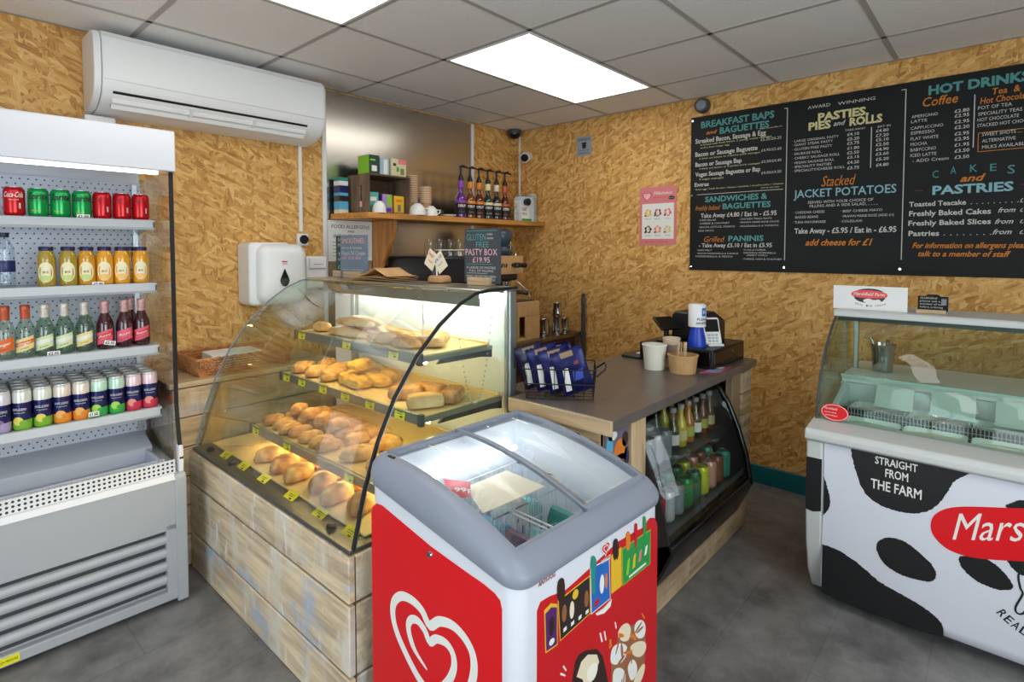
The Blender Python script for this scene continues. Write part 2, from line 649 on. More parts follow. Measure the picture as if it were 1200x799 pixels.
YELLOW = M('yellow_ticket', (240, 228, 24), 0.6)
GOLDY = M('yellow_print', (232, 186, 40), 0.5)
TEAL_P = M('teal_chalk', (84, 150, 146), 0.8)
CHALK = M('white_chalk', (204, 202, 196), 0.8)
CREAM_CH = M('cream_chalk', (216, 204, 150), 0.8)
ORANGE_CH = M('orange_chalk', (206, 124, 40), 0.8)
PINK_CH = M('pink_chalk', (236, 180, 190), 0.8)
BLUE_CH = M('pale_blue_chalk', (140, 186, 196), 0.8)
BOARD = M('chalkboard_black', (17, 18, 20), 0.6, var=0.15, scale=6, spec=0.3)
SLATE = M('slate_grey_board', (62, 66, 72), 0.6, var=0.12, scale=9)
INK = M('black_ink', (20, 20, 22), 0.6)
GREEN_P = M('green_print', (38, 150, 70), 0.4)
BLUE_P = M('blue_print', (36, 104, 190), 0.4)
NAVY_P = M('navy_print', (30, 36, 92), 0.35)
PURPLE_P = M('purple_print', (104, 56, 150), 0.4)
ORANGE_P = M('orange_print', (230, 128, 36), 0.4)
BROWN_P = M('chocolate_brown', (52, 32, 26), 0.4)
SKYB_P = M('sky_blue_print', (96, 176, 216), 0.5)
LIME_P = M('lime_print', (140, 204, 50), 0.5)
TEALBOX = M('teal_print', (40, 140, 130), 0.5)
TEAL_PAINT = M('teal_gloss_paint', (8, 104, 112), 0.3)
GLASS_CL = GLASS('clear_glass', (0.95, 0.97, 0.96), 0.035, 0.5)
GLASS_GR = GLASS('green_tinted_glass', (0.86, 0.94, 0.90), 0.05, 0.6)
GLASS_AQ = GLASS('aqua_tinted_glass', (0.87, 0.94, 0.905), 0.045, 0.45)
GLASS_LID = GLASS('freezer_lid_glass', (.985, .99, .99), 0.02, 0.28)
GLASS_DK = GLASS('dim_display_glass', (0.93, 0.95, 0.93), 0.04, 0.4)

# ------------------------------------------------------------------ the room
HC = 2.489          # ceiling height
XL, YF = -4.9, -5.1  # far left wall, shopfront wall
FLOOR = MB(FLOORM).box(XL - .1, .1, YF - .1, .1, -.06, 0)
struct('floor', FLOOR, smooth=0)
struct('wall_back', MB(OSB).box(XL - .1, .1, 0, .1, 0, HC), smooth=0)
struct('wall_right', MB(OSB).box(0, .1, YF, 0, 0, HC), smooth=0)
PLASTER = M('painted_plaster', (214, 210, 202), 0.7)
wl = MB(PLASTER)
wl.box(XL - .1, XL, YF, -3.0, 0, HC).box(XL - .1, XL, -1.4, 0, 0, HC).box(XL - .1, XL, -3.0, -1.4, 2.1, HC)
struct('wall_left', wl, smooth=0)
wf = MB(PLASTER)
wf.box(XL - .1, -4.3, YF - .1, YF, 0, HC).box(-2.0, .1, YF - .1, YF, 0, HC).box(-4.3, -2.0, YF - .1, YF, 0, .55).box(-4.3, -2.0, YF - .1, YF, 2.35, HC)
struct('wall_front', wf, smooth=0)
# shop window and glazed door behind the camera
w1 = MB(WHITE_PL)
for a in (-4.3, -3.18, -2.06):
    w1.box(a, a + .06, YF - .08, YF - .02, .55, 2.35)
w1.box(-4.3, -2.0, YF - .08, YF - .02, .55, .61).box(-4.3, -2.0, YF - .08, YF - .02, 2.29, 2.35)
w1o = struct('window_1', w1, smooth=0)
MB(GLASS_CL).box(-4.24, -2.06, YF - .054, YF - .048, .61, 2.29).build('window_pane', w1o, smooth=0)
d1 = MB(WHITE_PL)
d1.box(XL - .08, XL - .02, -3.0, -2.91, 0, 2.1).box(XL - .08, XL - .02, -1.49, -1.4, 0, 2.1).box(XL - .08, XL - .02, -3.0, -1.4, 2.02, 2.1).box(XL - .08, XL - .02, -3.0, -1.4, 0, .14)
d1o = struct('door_1', d1, smooth=0)
MB(GLASS_CL).box(XL - .055, XL - .049, -2.91, -1.49, .14, 2.02).build('door_pane', d1o, smooth=0)
MB(ALU).tube([(XL - .02, -2.95, .95), (XL + .03, -2.95, .95), (XL + .03, -2.95, 1.25), (XL - .02, -2.95, 1.25)], .01).build('door_handle', d1o)
# suspended ceiling: mineral tiles in a thin metal grid
TILE = M('ceiling_tile', (240, 237, 234), 0.85, var=0.04, scale=120)
TBAR = M('ceiling_grid_bar', (178, 174, 168), 0.6)
ce = MB(TILE).box(XL - .1, .1, YF - .1, .1, HC, HC + .08)
gx = [-.431 - .6 * i for i in range(8)]
gy = [-.352 - .6 * i for i in range(8)]
ce.use(TBAR)
for x in gx:
    ce.box(x - .0115, x + .0115, YF, 0, HC - .003, HC)
for y in gy:
    ce.box(XL, 0, y - .0115, y + .0115, HC - .003, HC)
ce.box(XL, 0, -.022, 0, HC - .004, HC).box(-.022, 0, YF, 0, HC - .004, HC)
struct('ceiling', ce, smooth=0)
struct('baseboard_right', MB(TEAL_PAINT).box(-.018, 0, YF, 0, 0, .115), bevel=.004)
struct('baseboard_back', MB(TEAL_PAINT).box(XL, -.02, -.018, 0, 0, .115), bevel=.004)

# LED panels
LEDM = EMIT('led_diffuser', (255, 252, 246), LED_STRENGTH)


def led(x0, x1, y0, y1, label):
    t = thing('led_ceiling_panel', label, 'ceiling light', ((x0 + x1) / 2, (y0 + y1) / 2, HC), 0, 'led panels in the suspended ceiling')
    f = MB(WHITE_PL)
    z0, z1, w = HC - .007, HC, .012
    f.box(x0, x1, y0, y0 + w, z0, z1).box(x0, x1, y1 - w, y1, z0, z1).box(x0, x0 + w, y0 + w, y1 - w, z0, z1).box(x1 - w, x1, y0 + w, y1 - w, z0, z1)
    f.build('frame', t, smooth=0)
    MB(LEDM).box(x0 + w, x1 - w, y0 + w, y1 - w, HC - .005, HC - .001).build('diffuser', t, smooth=0)


led(-1.618, -.443, -1.54, -.965, 'bright oblong led panel in the ceiling in front of the menu board wall')
led(-3.42, -2.243, -1.54, -.965, 'led panel cut off by the top edge, above the pastry case and air conditioner')
led(-3.42, -2.243, -3.94, -3.365, 'unseen led panel added for light over the shop floor, nearest the shop window')  # extra panel out of view, added to brighten the room

# ------------------------------------------------------------------ back wall fittings
# stainless splashback with white edge trims
t = thing('steel_splashback', 'tall brushed stainless steel sheet on the wall behind the pine shelf', 'splashback', (-1.16, 0, .9))
MB(STEEL_PANEL).box(-1.785, -.52, -.006, 0, .9, 2.474).build('steel_sheet', t, smooth=0)
for nm, a, b in (('edge_trim', -1.812, -1.785), ('edge_trim', -.52, -.493)):
    MB(WHITE_PL).box(a, b, -.014, 0, .9, 2.474).build(nm, t, bevel=.003)

# air conditioner
t = thing('air_conditioner', 'long white wall-mounted air conditioner under the ceiling above the fridge', 'air conditioner', (-2.45, 0, 2.1))
x0, x1 = -3.01, -1.905
prof = [(0, 2.455), (-.17, 2.455), (-.205, 2.445), (-.222, 2.42), (-.228, 2.36), (-.228, 2.27), (-.222, 2.215), (-.205, 2.175), (-.17, 2.14), (-.11, 2.112), (0, 2.098)]
body = MB(OFFWHITE).prism(prof, 'x', x0 + .03, x1 - .012)
for a, b in ((x0, x0 + .028), (x1 - .01, x1)):
    cy, cz = -.11, 2.28
    body.prism([(cy + (p[0] - cy) * .97, cz + (p[1] - cz) * .97) for p in prof], 'x', a, b)
body.build('casing', t, bevel=.012, seg=3)
fr = [(-.2285, 2.40), (-.2335, 2.36), (-.2335, 2.255), (-.2285, 2.235)]
MB(OFFWHITE).prism([(-.20, 2.44), (-.2265, 2.42), (-.2335, 2.37), (-.2335, 2.27), (-.229, 2.232), (-.2, 2.232)], 'x', x0 + .032, x1 - .014).build('front_panel', t, bevel=.004)
# outlet slot in the sloping underside
a = Vector((0, -.2125, 2.186)); bb = Vector((0, -.150, 2.125))
d = (bb - a).normalized(); nrm = Vector((0, d.z, -d.y)) * 1
if nrm.y > 0:
    nrm = -nrm
sl = MB(BLACK)
xs0, xs1 = x0 + .07, x1 - .11


def slot_pt(x, s, h):
    p = a + d * s + nrm * h
    return (x, p.y, p.z)


sl.add([slot_pt(xs0, 0, .002), slot_pt(xs1, 0, .002), slot_pt(xs1, .078, .002), slot_pt(xs0, .078, .002), slot_pt(xs0, 0, -.01), slot_pt(xs1, 0, -.01), slot_pt(xs1, .078, -.01), slot_pt(xs0, .078, -.01)],
       [(0, 1, 2, 3), (7, 6, 5, 4), (0, 4, 5, 1), (1, 5, 6, 2), (2, 6, 7, 3), (3, 7, 4, 0)])
sl.build('outlet_slot', t, smooth=0)
for s0, s1 in ((.036, .050), (.064, .084)):
    fl = MB(OFFWHITE)
    fl.add([slot_pt(xs0, s0, .003), slot_pt(xs1, s0, .003), slot_pt(xs1, s1, .010), slot_pt(xs0, s1, .010), slot_pt(xs0, s0, .008), slot_pt(xs1, s0, .008), slot_pt(xs1, s1, .015), slot_pt(xs0, s1, .015)],
           [(3, 2, 1, 0), (4, 5, 6, 7), (0, 1, 5, 4), (1, 2, 6, 5), (2, 3, 7, 6), (3, 0, 4, 7)])
    fl.build('flap', t, smooth=0)
for k in (.35, .68):
    xx = xs0 + (xs1 - xs0) * k
    MB(OFFWHITE).obox((xx, (a + d * .04).y + nrm.y * .008, (a + d * .04).z + nrm.z * .008), (.012, .05, .02), (atan2(d.z, d.y), 0, 0)).build('flap_bracket', t, smooth=0)
tag(MB(WHITE_PL).box(-3.02, -2.90, -.07, 0, 1.99, 2.095).build('pipe_cover', bevel=.006), 'short white pipe cover directly under the air conditioner, behind the fridge top', 'pipe cover')
tag(MB(WHITE_PL).box(-1.968, -1.948, -.012, 0, 1.585, 2.10).build('cable_trunking', bevel=.002), 'thin white cable trunking running down from the air conditioner', 'cable trunking')
tag(MB(WHITE_PL).box(-.016, -.001, -.08, -.066, 1.72, 2.44).build('cable_trunking', bevel=.002), 'thin white cable trunking down the room corner beside the syrup bottles', 'cable trunking')
# round vent sensor plate
t = thing('wall_sensor', 'white square plate with a round black sensor at the foot of the trunking', 'sensor', (-1.95, 0, 1.53))
MB(WHITE_PL).box(-1.99, -1.918, -.028, 0, 1.498, 1.572).build('plate', t, bevel=.008)
MB(BLACK).cyl((-1.951, -.028, 1.536), (-1.951, -.034, 1.536), .027, n=24).build('sensor_disc', t)
# paper towel dispenser
t = thing('paper_towel_dispenser', 'large white paper towel dispenser with a black teardrop window', 'towel dispenser', (-2.18, 0, 1.17))
MB(OFFWHITE).prism(rrect(-2.335, -2.10, 1.165, 1.515, .03), 'y', -.16, 0).build('body', t, bevel=.012)
# bulging front cover
rings = []
for k, (yy, ins) in enumerate(((-.05, .0), (-.17, .0), (-.20, .012), (-.215, .04))):
    rings.append([(p[0], yy, p[1]) for p in rrect(-2.30 + ins, -2.02 - ins, 1.17 + ins, 1.505 - ins, .055 - ins * .3, 6)])
MB(WHITE_PL).loft(rings).build('cover', t, smooth=50)
tear = [(-2.165 + .026 * cos(u) * (1 if sin(u) < 0 else (1 - .75 * sin(u))), 1.305 + (.036 if sin(u) < 0 else .062) * sin(u)) for u in [2 * pi * i / 28 for i in range(28)]]
MB(BLACK_GL).prism(tear, 'y', -.219, -.21).build('teardrop_window', t)
MB(RED_P).prism([(-2.18, 1.405), (-2.15, 1.405), (-2.15, 1.411), (-2.18, 1.411)], 'y', -.2185, -.212).text('tork', (-2.179, -.2188, 1.39), (1, 0, 0), (0, 0, 1), .03, .012, RED_P).build('logo', t, smooth=0)
# soap dispenser beside it
t = thing('soap_dispenser', 'smaller white dispenser right of the paper towel dispenser', 'soap dispenser', (-1.91, 0, 1.24))
MB(WHITE_PL).box(-1.975, -1.835, -.10, 0, 1.235, 1.435).build('body', t, bevel=.016, seg=3)
MB(OFFWHITE).box(-1.96, -1.85, -.112, -.10, 1.36, 1.425).build('cover', t, bevel=.005)
MB(GREY_MID).box(-1.935, -1.875, -.116, -.112, 1.385, 1.388).build('slot', t, smooth=0)

# ------------------------------------------------------------------ right wall fittings
t = thing('security_camera', 'small white security camera with a black lens high in the corner', 'security camera', (0, -.18, 2.25))
MB(WHITE_PL).cyl((-.001, -.175, 2.262), (-.012, -.175, 2.262), .035, n=20).build('wall_plate', t)
MB(WHITE_PL).tube([(-.01, -.175, 2.262), (-.04, -.185, 2.255)], .012).build('arm', t)
MB(WHITE_PL).cyl((-.02, -.165, 2.272), (-.105, -.215, 2.235), .036, .040, n=24).build('housing', t)
MB(BLACK_GL).cyl((-.1, -.212, 2.237), (-.118, -.2226, 2.229), .034, .030, n=24).build('lens', t)
t = thing('motion_sensor', 'dark domed motion sensor in the top corner under the ceiling', 'sensor', (-.06, -.05, 2.46))
MB(GREY_DK).lathe([(.055, .022), (.058, .0), (.052, -.012)], (-.075, -.075, 2.462), 24).build('base', t)
MB(BLACK_GL).lathe([(.048, 0), (.044, -.02), (.03, -.034), (.004, -.04)], (-.075, -.075, 2.45), 24).build('dome', t, smooth=60)
t = thing('round_speaker', 'small round grey speaker on the wall above the menu board', 'speaker', (0, -1.69, 2.43))
MB(GREY_DK).cyl((-.001, -1.69, 2.425), (-.05, -1.69, 2.425), .050, .046, n=28).build('housing', t, bevel=.006)
MB(GREY_MID).cyl((-.05, -1.69, 2.425), (-.056, -1.69, 2.425), .034, .026, n=24).build('grille', t)
# cctv warning sign
t = thing('warning_sign', 'small grey printed notice high on the strand board wall', 'sign', (0, -.735, 2.2))
MB(M('grey_notice', (150, 160, 168), .5)).box(-.004, 0, -.805, -.668, 2.205, 2.355).build('plate', t, smooth=0)
s = MB(INK)
s.text('WARNING', (-.0048, -.678, 2.322), (0, -1, 0), (0, 0, 1), .115, .018)
s.prism([(-.72, 2.262), (-.755, 2.262), (-.755, 2.30), (-.72, 2.30)], 'x', -.0048, -.004).prism([(-.712, 2.30), (-.763, 2.30), (-.757, 2.308), (-.718, 2.308)], 'x', -.0048, -.004)
s.text('CCTV IN', (-.0048, -.69, 2.24), (0, -1, 0), (0, 0, 1), .09, .013).text('OPERATION', (-.0048, -.685, 2.218), (0, -1, 0), (0, 0, 1), .10, .013)
s.build('lettering', t, smooth=0)
# pink milkshake poster
t = thing('pink_poster', 'pink framed poster of six milkshakes on the strand board wall', 'poster', (0, -1.365, 1.5))
MB(PINK_P).box(-.005, 0, -1.507, -1.226, 1.508, 1.918).build('sheet', t, smooth=0)
MB(PAPER).box(-.0058, -.005, -1.49, -1.246, 1.55, 1.80).build('white_field', t, smooth=0)


def flat(mb, poly, x, m, th=.0006):
    return mb.prism(poly, 'x', x - th, x, m)


def heart_poly(cy, cz, s, n=28):
    """heart outline, in a plane"""
    return [(cy - s * .0588 * 16 * sin(u) ** 3, cz + s * .0588 * (13 * cos(u) - 5 * cos(2 * u) - 2 * cos(3 * u) - cos(4 * u))) for u in [2 * pi * i / n for i in range(n)]]


hp = MB()
flat(hp, heart_poly(-1.285, 1.853, .038), -.005, M('deep_pink_print', (196, 50, 70), .5)); flat(hp, heart_poly(-1.285, 1.853, .031), -.0056, M('pale_pink_print', (244, 196, 198), .5))
hp.text('I', (-.0064, -1.273, 1.851), (0, -1, 0), (0, 0, 1), .004, .014, RED_P)
hp.build('heart_badge', t, smooth=0)
s = MB(PAPER).text('Milkshakes', (-.0056, -1.335, 1.862), (0, -1, 0), (0, 0, 1), .14, .022, PAPER, .3)
s.text('Awesome flavours', (-.0056, -1.335, 1.838), (0, -1, 0), (0, 0, 1), .10, .010, RED_P)
flat(s, ell(-1.472, 1.835, .025, .013), -.005, INK)
s.text('from only £3', (-.0064, -1.452, 1.832), (0, -1, 0), (0, 0, 1), .04, .006, PAPER)
s.text('ask a member of staff today', (-.0056, -1.27, 1.525), (0, -1, 0), (0, 0, 1), .18, .009, RED_P)
s.build('lettering', t, smooth=0)
s = MB()
cols = [(GOLDY, 'Banana'), (M('berry_print', (150, 40, 96), .5), 'Berry'), (M('rose_print', (230, 110, 120), .5), 'Strawberry'), (BROWN_P, 'Chocolate'), (M('coral_print', (240, 130, 110), .5), 'Raspberry'), (M('cream_print', (226, 208, 140), .5), 'Vanilla')]
for i, (m_, nm) in enumerate(cols):
    cy, cz = -1.295 - (i % 3) * .075, 1.735 - (i // 3) * .118
    for q in range(5):
        flat(s, ell(cy + .017 * cos(q * 1.257 + i), cz + .017 * sin(q * 1.257 + i), .012, .011, 12), -.0058 - .0002 * q, m_)
    flat(s, ell(cy, cz, .013, .020, 14), -.0070, CREAM_P)
    flat(s, ell(cy + .022, cz - .02, .007, .006, 10), -.0072, INK if i % 2 else BROWN_P)
    s.text(nm, (-.0066, cy + .022, cz - .046), (0, -1, 0), (0, 0, 1), .044, .007, INK)
s.build('milkshake_pictures', t, smooth=0)
# menu board
t = thing('menu_board', 'wide black chalkboard menu covering the right-hand wall', 'menu board', (0, -2.5, 1.34))
MB(BOARD).box(-.012, -.001, -3.40, -1.61, 1.337, 2.358).build('board', t, bevel=.002)
MCOL = {'W': CHALK, 'C': CREAM_CH, 'T': TEAL_P, 'O': ORANGE_CH, 'B': BLUE_CH}
MENU = [
(-1.679,2.28,.459,.04,'BREAKFAST BAPS','T',0,.03),
(-1.715,2.234,.072,.023,'and','O',.3,.02),
(-1.804,2.226,.305,.039,'BAGUETTES','T',0,.03),
(-2.049,2.218,.134,.008,'Take Away/Eat In','C',0,0),
(-1.641,2.182,.45,.029,'Streaked Bacon, Sausage & Egg','W',0,.02),
(-1.677,2.164,.448,.011,'in bread with fresh bacon, 2 young, meaty sausages','C',0,0),
(-1.677,2.145,.191,.01,'and a free range egg','C',0,0),
(-2.061,2.146,.119,.016,'£5.25/£6.25','W',0,0),
(-1.642,2.095,.401,.028,'Bacon or Sausage Baguette','W',0,.02),
(-2.066,2.08,.116,.016,'£4.95/£5.60','W',0,0),
(-1.669,2.074,.39,.01,'3 thick cut bacon or 3 jumbo pork sausages','C',0,0),
(-1.643,2.028,.304,.027,'Bacon or Sausage Bap','W',0,.02),
(-1.67,2.007,.39,.01,'2 thick cut bacon or 2 jumbo pork sausages','C',0,0),
(-2.068,2.01,.115,.016,'£3.50/£4.40','W',0,0),
(-1.644,1.962,.418,.027,'Vegan Sausage Baguette or Bap','W',0,.02),
(-2.069,1.941,.115,.016,'£4.00/£4.50','W',0,0),
(-1.671,1.937,.163,.011,'2 vegan sausages','C',0,0),
(-1.64,1.896,.097,.024,'Extras','W',0,.02),
(-1.646,1.871,.55,.01,'fried egg / hash brown / beans / tomato / mushrooms / cheese','C',0,0),
(-2.066,1.854,.107,.008,'add to any bap','C',0,0),
(-1.713,1.789,.393,.034,'SANDWICHES &','T',0,.03),
(-1.648,1.736,.167,.031,'freshly baked','O',.35,0),
(-1.831,1.738,.296,.034,'BAGUETTES','T',0,.03),
(-1.685,1.686,.477,.027,'Take Away £4.80 / Eat in - £5.95','W',0,.015),
(-1.669,1.664,.119,.011,'· HAM SALAD','W',0,0),
(-1.669,1.642,.208,.011,'· CHEESE & CHUTNEY','W',0,0),
(-1.67,1.618,.241,.011,'· BACON, LETTUCE, TOMATO','W',0,0),
(-1.67,1.594,.104,.011,'EGG MAYO','W',0,0),
(-1.936,1.663,.199,.01,'· CHICKEN TIKKA MAYO','W',0,0),
(-1.937,1.642,.239,.01,'· PRAWN MARIE ROSE SAUCE','W',0,0),
(-1.937,1.618,.236,.01,'· MOZZARELLA & TOMATO','W',0,0),
(-1.711,1.525,.137,.036,'Grilled','O',.35,0),
(-1.871,1.529,.218,.033,'PANINIS','T',0,.03),
(-1.675,1.49,.463,.025,'- Take Away £5.10 / Eat in £5.95','W',0,.015),
(-1.668,1.465,.096,.01,'HAM MELT','W',0,0),
(-1.668,1.444,.268,.01,'BACON, MOZZARELLA & TOMATO','W',0,0),
(-1.652,1.424,.247,.01,'MOZZARELLA & PESTO','W',0,0),
(-1.958,1.468,.143,.009,'· TUNA & CHEESE','W',0,0),
(-1.958,1.449,.205,.01,'· CHICKEN & MOZZARELLA','W',0,0),
(-1.988,1.434,.124,.009,'SWEET CHILLI','W',0,0),
(-1.959,1.41,.238,.01,'· CHEESE, HAM & CHUTNEY','W',0,0),
(-2.323,2.296,.117,.018,'AWARD','W',0,0),
(-2.478,2.294,.18,.017,'WINNING','W',0,0),
(-2.378,2.22,.251,.042,'PASTIES,','C',0,.04),
(-2.329,2.173,.116,.042,'PIES','C',0,.04),
(-2.458,2.18,.061,.026,'and','W',.35,.01),
(-2.538,2.17,.155,.041,'ROLLS','C',0,.04),
(-2.517,2.141,.099,.011,'TAKE AWAY','W',0,0),
(-2.673,2.139,.058,.011,'EAT IN','W',0,0),
(-2.243,2.113,.243,.013,'· LARGE ORIGINAL PASTY','W',0,0),
(-2.528,2.114,.058,.016,'£4.10','W',0,.01),
(-2.665,2.115,.058,.015,'£4.80','W',0,.01),
(-2.243,2.09,.214,.014,'· GIANT STEAK PASTY','W',0,0),
(-2.529,2.088,.058,.016,'£5.20','W',0,.01),
(-2.665,2.089,.059,.016,'£7.20','W',0,.01),
(-2.244,2.064,.21,.014,'· GLUTEN FREE PASTY','W',0,0),
(-2.529,2.064,.058,.016,'£3.75','W',0,.01),
(-2.666,2.066,.058,.015,'£5.10','W',0,.01),
(-2.244,2.037,.155,.014,'· SAUSAGE ROLL','W',0,0),
(-2.53,2.037,.058,.015,'£1.80','W',0,.01),
(-2.666,2.04,.059,.016,'£2.50','W',0,.01),
(-2.245,2.011,.249,.014,'· CHEEKY SAUSAGE ROLL','W',0,0),
(-2.53,2.011,.058,.016,'£2.50','W',0,.01),
(-2.667,2.014,.058,.015,'£4.90','W',0,.01),
(-2.245,1.984,.221,.014,'· VEGAN SAUSAGE ROLL','W',0,0),
(-2.531,1.986,.058,.015,'£3.15','W',0,.01),
(-2.667,1.989,.059,.015,'£3.60','W',0,.01),
(-2.246,1.96,.207,.014,'· SPECIALITY PASTIES','W',0,0),
(-2.532,1.957,.057,.016,'£4.20','W',0,.01),
(-2.668,1.961,.059,.015,'£5.20','W',0,.01),
(-2.246,1.936,.275,.014,'· SPECIALITY/CHEESE ROLL','W',0,0),
(-2.532,1.926,.058,.016,'£3.75','W',0,.01),
(-2.669,1.929,.058,.016,'£4.80','W',0,.01),
(-2.403,1.84,.173,.058,'Stacked','O',.35,0),
(-2.256,1.782,.509,.045,'JACKET POTATOES','B',0,.01),
(-2.334,1.744,.327,.015,'SERVED WITH YOUR CHOICE OF','W',0,0),
(-2.344,1.722,.281,.015,'FILLING AND A SIDE SALAD','W',0,0),
(-2.625,1.721,.057,.014,'.....','W',0,0),
(-2.258,1.688,.165,.014,'· CHEDDAR CHEESE','W',0,0),
(-2.258,1.66,.132,.014,'· BAKED BEANS','W',0,0),
(-2.255,1.63,.175,.014,'· TUNA MAYONNAISE','W',0,0),
(-2.504,1.686,.2,.013,'· BEEF CHEESE MAYO','W',0,0),
(-2.508,1.657,.249,.013,'· PRAWN MARIE ROSE (ADD £1)','W',0,0),
(-2.502,1.629,.11,.013,'· COLESLAW','W',0,0),
(-2.264,1.57,.506,.03,'Take Away - £5.95 / Eat in - £6.95','W',0,.02),
(-2.325,1.499,.338,.036,'add cheese for £1','O',.35,.02),
(-2.891,2.276,.386,.043,'HOT DRINKS','T',0,.04),
(-2.868,2.218,.144,.045,'Coffee','O',.2,.01),
(-3.142,2.231,.101,.03,'Tea  &','O',.1,.01),
(-3.098,2.193,.186,.029,'Hot Chocolate','O',.15,.01),
(-3.091,2.166,.125,.016,'POT OF TEA','W',0,0),
(-3.092,2.136,.161,.016,'SPECIALITY TEAS','W',0,0),
(-3.09,2.108,.152,.016,'HOT CHOCOLATE','W',0,0),
(-3.09,2.08,.18,.016,'STACKED HOT CHOC','W',0,0),
(-3.109,2.034,.146,.016,'SWEET SHOTS ....','W',0,0),
(-3.11,2.003,.123,.016,'ALTERNATIVE','W',0,0),
(-3.111,1.972,.165,.016,'MILKS AVAILABLE','W',0,0),
(-2.823,2.166,.11,.015,'AMERICANO','W',0,0),
(-3,2.166,.058,.016,'£2.80','W',0,.01),
(-2.821,2.141,.068,.015,'LATTE','W',0,0),
(-3.001,2.142,.057,.016,'£2.95','W',0,.01),
(-2.82,2.106,.136,.015,'CAPPUCCINO','W',0,0),
(-3.001,2.112,.058,.016,'£2.95','W',0,.01),
(-2.822,2.08,.099,.016,'ESPRESSO','W',0,0),
(-3.002,2.084,.058,.016,'£2.20','W',0,.01),
(-2.821,2.05,.117,.016,'FLAT WHITE','W',0,0),
(-3.003,2.052,.057,.016,'£2.95','W',0,.01),
(-2.822,2.021,.07,.016,'MOCHA','W',0,0),
(-3.004,2.025,.057,.016,'£2.95','W',0,.01),
(-2.822,1.992,.107,.016,'BABYCCINO','W',0,0),
(-3.004,1.996,.058,.016,'£1.95','W',0,.01),
(-2.822,1.963,.11,.016,'ICED LATTE','W',0,0),
(-3.005,1.966,.058,.016,'£3.50','W',0,.01),
(-2.832,1.934,.15,.016,'- ADD Cream','W',0,0),
(-3.006,1.934,.057,.016,'£3.50','W',0,.01),
(-2.918,1.845,.025,.037,'C','T',0,0),
(-2.991,1.859,.023,.037,'A','T',0,0),
(-3.068,1.862,.028,.037,'K','T',0,0),
(-3.144,1.86,.024,.035,'E','T',0,0),
(-3.208,1.842,.027,.04,'S','T',0,0),
(-3.031,1.817,.098,.033,'and','O',.35,.02),
(-2.92,1.76,.312,.042,'PASTRIES','B',0,.03),
(-2.847,1.782,.035,.005,'-','O',0,0),
(-3.255,1.784,.026,.005,'-','O',0,0),
(-2.823,1.702,.234,.024,'Toasted Teacake','W',0,.02),
(-3.075,1.702,.177,.023,'. . . . . . . . .','W',0,0),
(-3.257,1.701,.011,.019,'£','W',0,0),
(-2.824,1.652,.329,.026,'Freshly Baked Cakes','W',0,.02),
(-3.178,1.656,.064,.023,'from','W',.4,.01),
(-3.258,1.656,.011,.017,'£','W',0,0),
(-2.822,1.602,.332,.025,'Freshly Baked Slices','W',0,.02),
(-3.168,1.601,.068,.023,'from','W',.4,.01),
(-3.259,1.602,.012,.017,'£','W',0,0),
(-2.824,1.547,.129,.026,'Pastries','W',0,.02),
(-2.972,1.548,.186,.023,'. . . . . . . .','W',0,0),
(-3.161,1.55,.071,.024,'from','W',.4,.01),
(-3.259,1.55,.013,.018,'£','W',0,0),
(-2.841,1.483,.461,.027,'For information on allergens please','O',.35,.02),
(-2.868,1.44,.364,.027,'talk to a member of staff','O',.35,.02),
]
for key, nm in (('W', 'white_lettering'), ('C', 'cream_lettering'), ('T', 'teal_lettering'), ('O', 'orange_lettering'), ('B', 'blue_lettering')):
    s = MB(MCOL[key])
    for y_, z_, w_, c_, tx, k_, sh_, bo_ in MENU:
        if k_ == key:
            s.text(tx, (-.0128, y_, z_), (0, -1, 0), (0, 0, 1), w_, c_, None, sh_, bo_)
            if key != 'W' and c_ > .014:      # a heading painted on its own
                s.build(nm, t, smooth=0)
                s = MB(MCOL[key])
    if s.v:
        s.build(nm, t, smooth=0)
s = MB(CHALK)
for ya, za, yb, zb in ((-2.212, 1.41, -2.212, 2.325), (-2.795, 1.42, -2.795, 2.325), (-2.644, 1.925, -2.644, 2.147), (-3.077, 1.983, -3.077, 2.243)):
    s.box(-.0132, -.012, ya - .002, ya + .002, za, zb)
s.box(-.0132, -.012, -2.196, -1.658, 1.839, 1.842).box(-.0132, -.012, -2.212, -2.195, 2.321, 2.325).box(-.0132, -.012, -2.795, -2.775, 2.321, 2.325)
s.use(ORANGE_CH).box(-.0132, -.012, -3.36, -3.094, 2.05, 2.053).box(-.0132, -.012, -3.36, -3.094, 1.958, 1.961).box(-.0132, -.012, -3.097, -3.094, 1.958, 2.053)
s.build('ruled_lines', t, smooth=0)
for yy, zz in ((-1.622, 2.335), (-1.622, 1.838), (-1.622, 1.36), (-2.21, 1.366), (-2.79, 1.37), (-3.385, 1.366), (-3.385, 2.335)):
    MB(CHROME).cyl((-.012, yy, zz), (-.0155, yy, zz), .0065, n=14).build('screw', t)

# ------------------------------------------------------------------ open-front drinks fridge
FR_RZ = radians(-2.0)
FRP = Vector((-2.83, -.69, 0))


def FRX(x, y, z):
    """a spot inside the fridge, which stands very slightly turned from the wall"""
    d = Vector((x, y, z)) - FRP
    return (FRP.x + d.x * cos(FR_RZ) - d.y * sin(FR_RZ), FRP.y + d.x * sin(FR_RZ) + d.y * cos(FR_RZ), z)


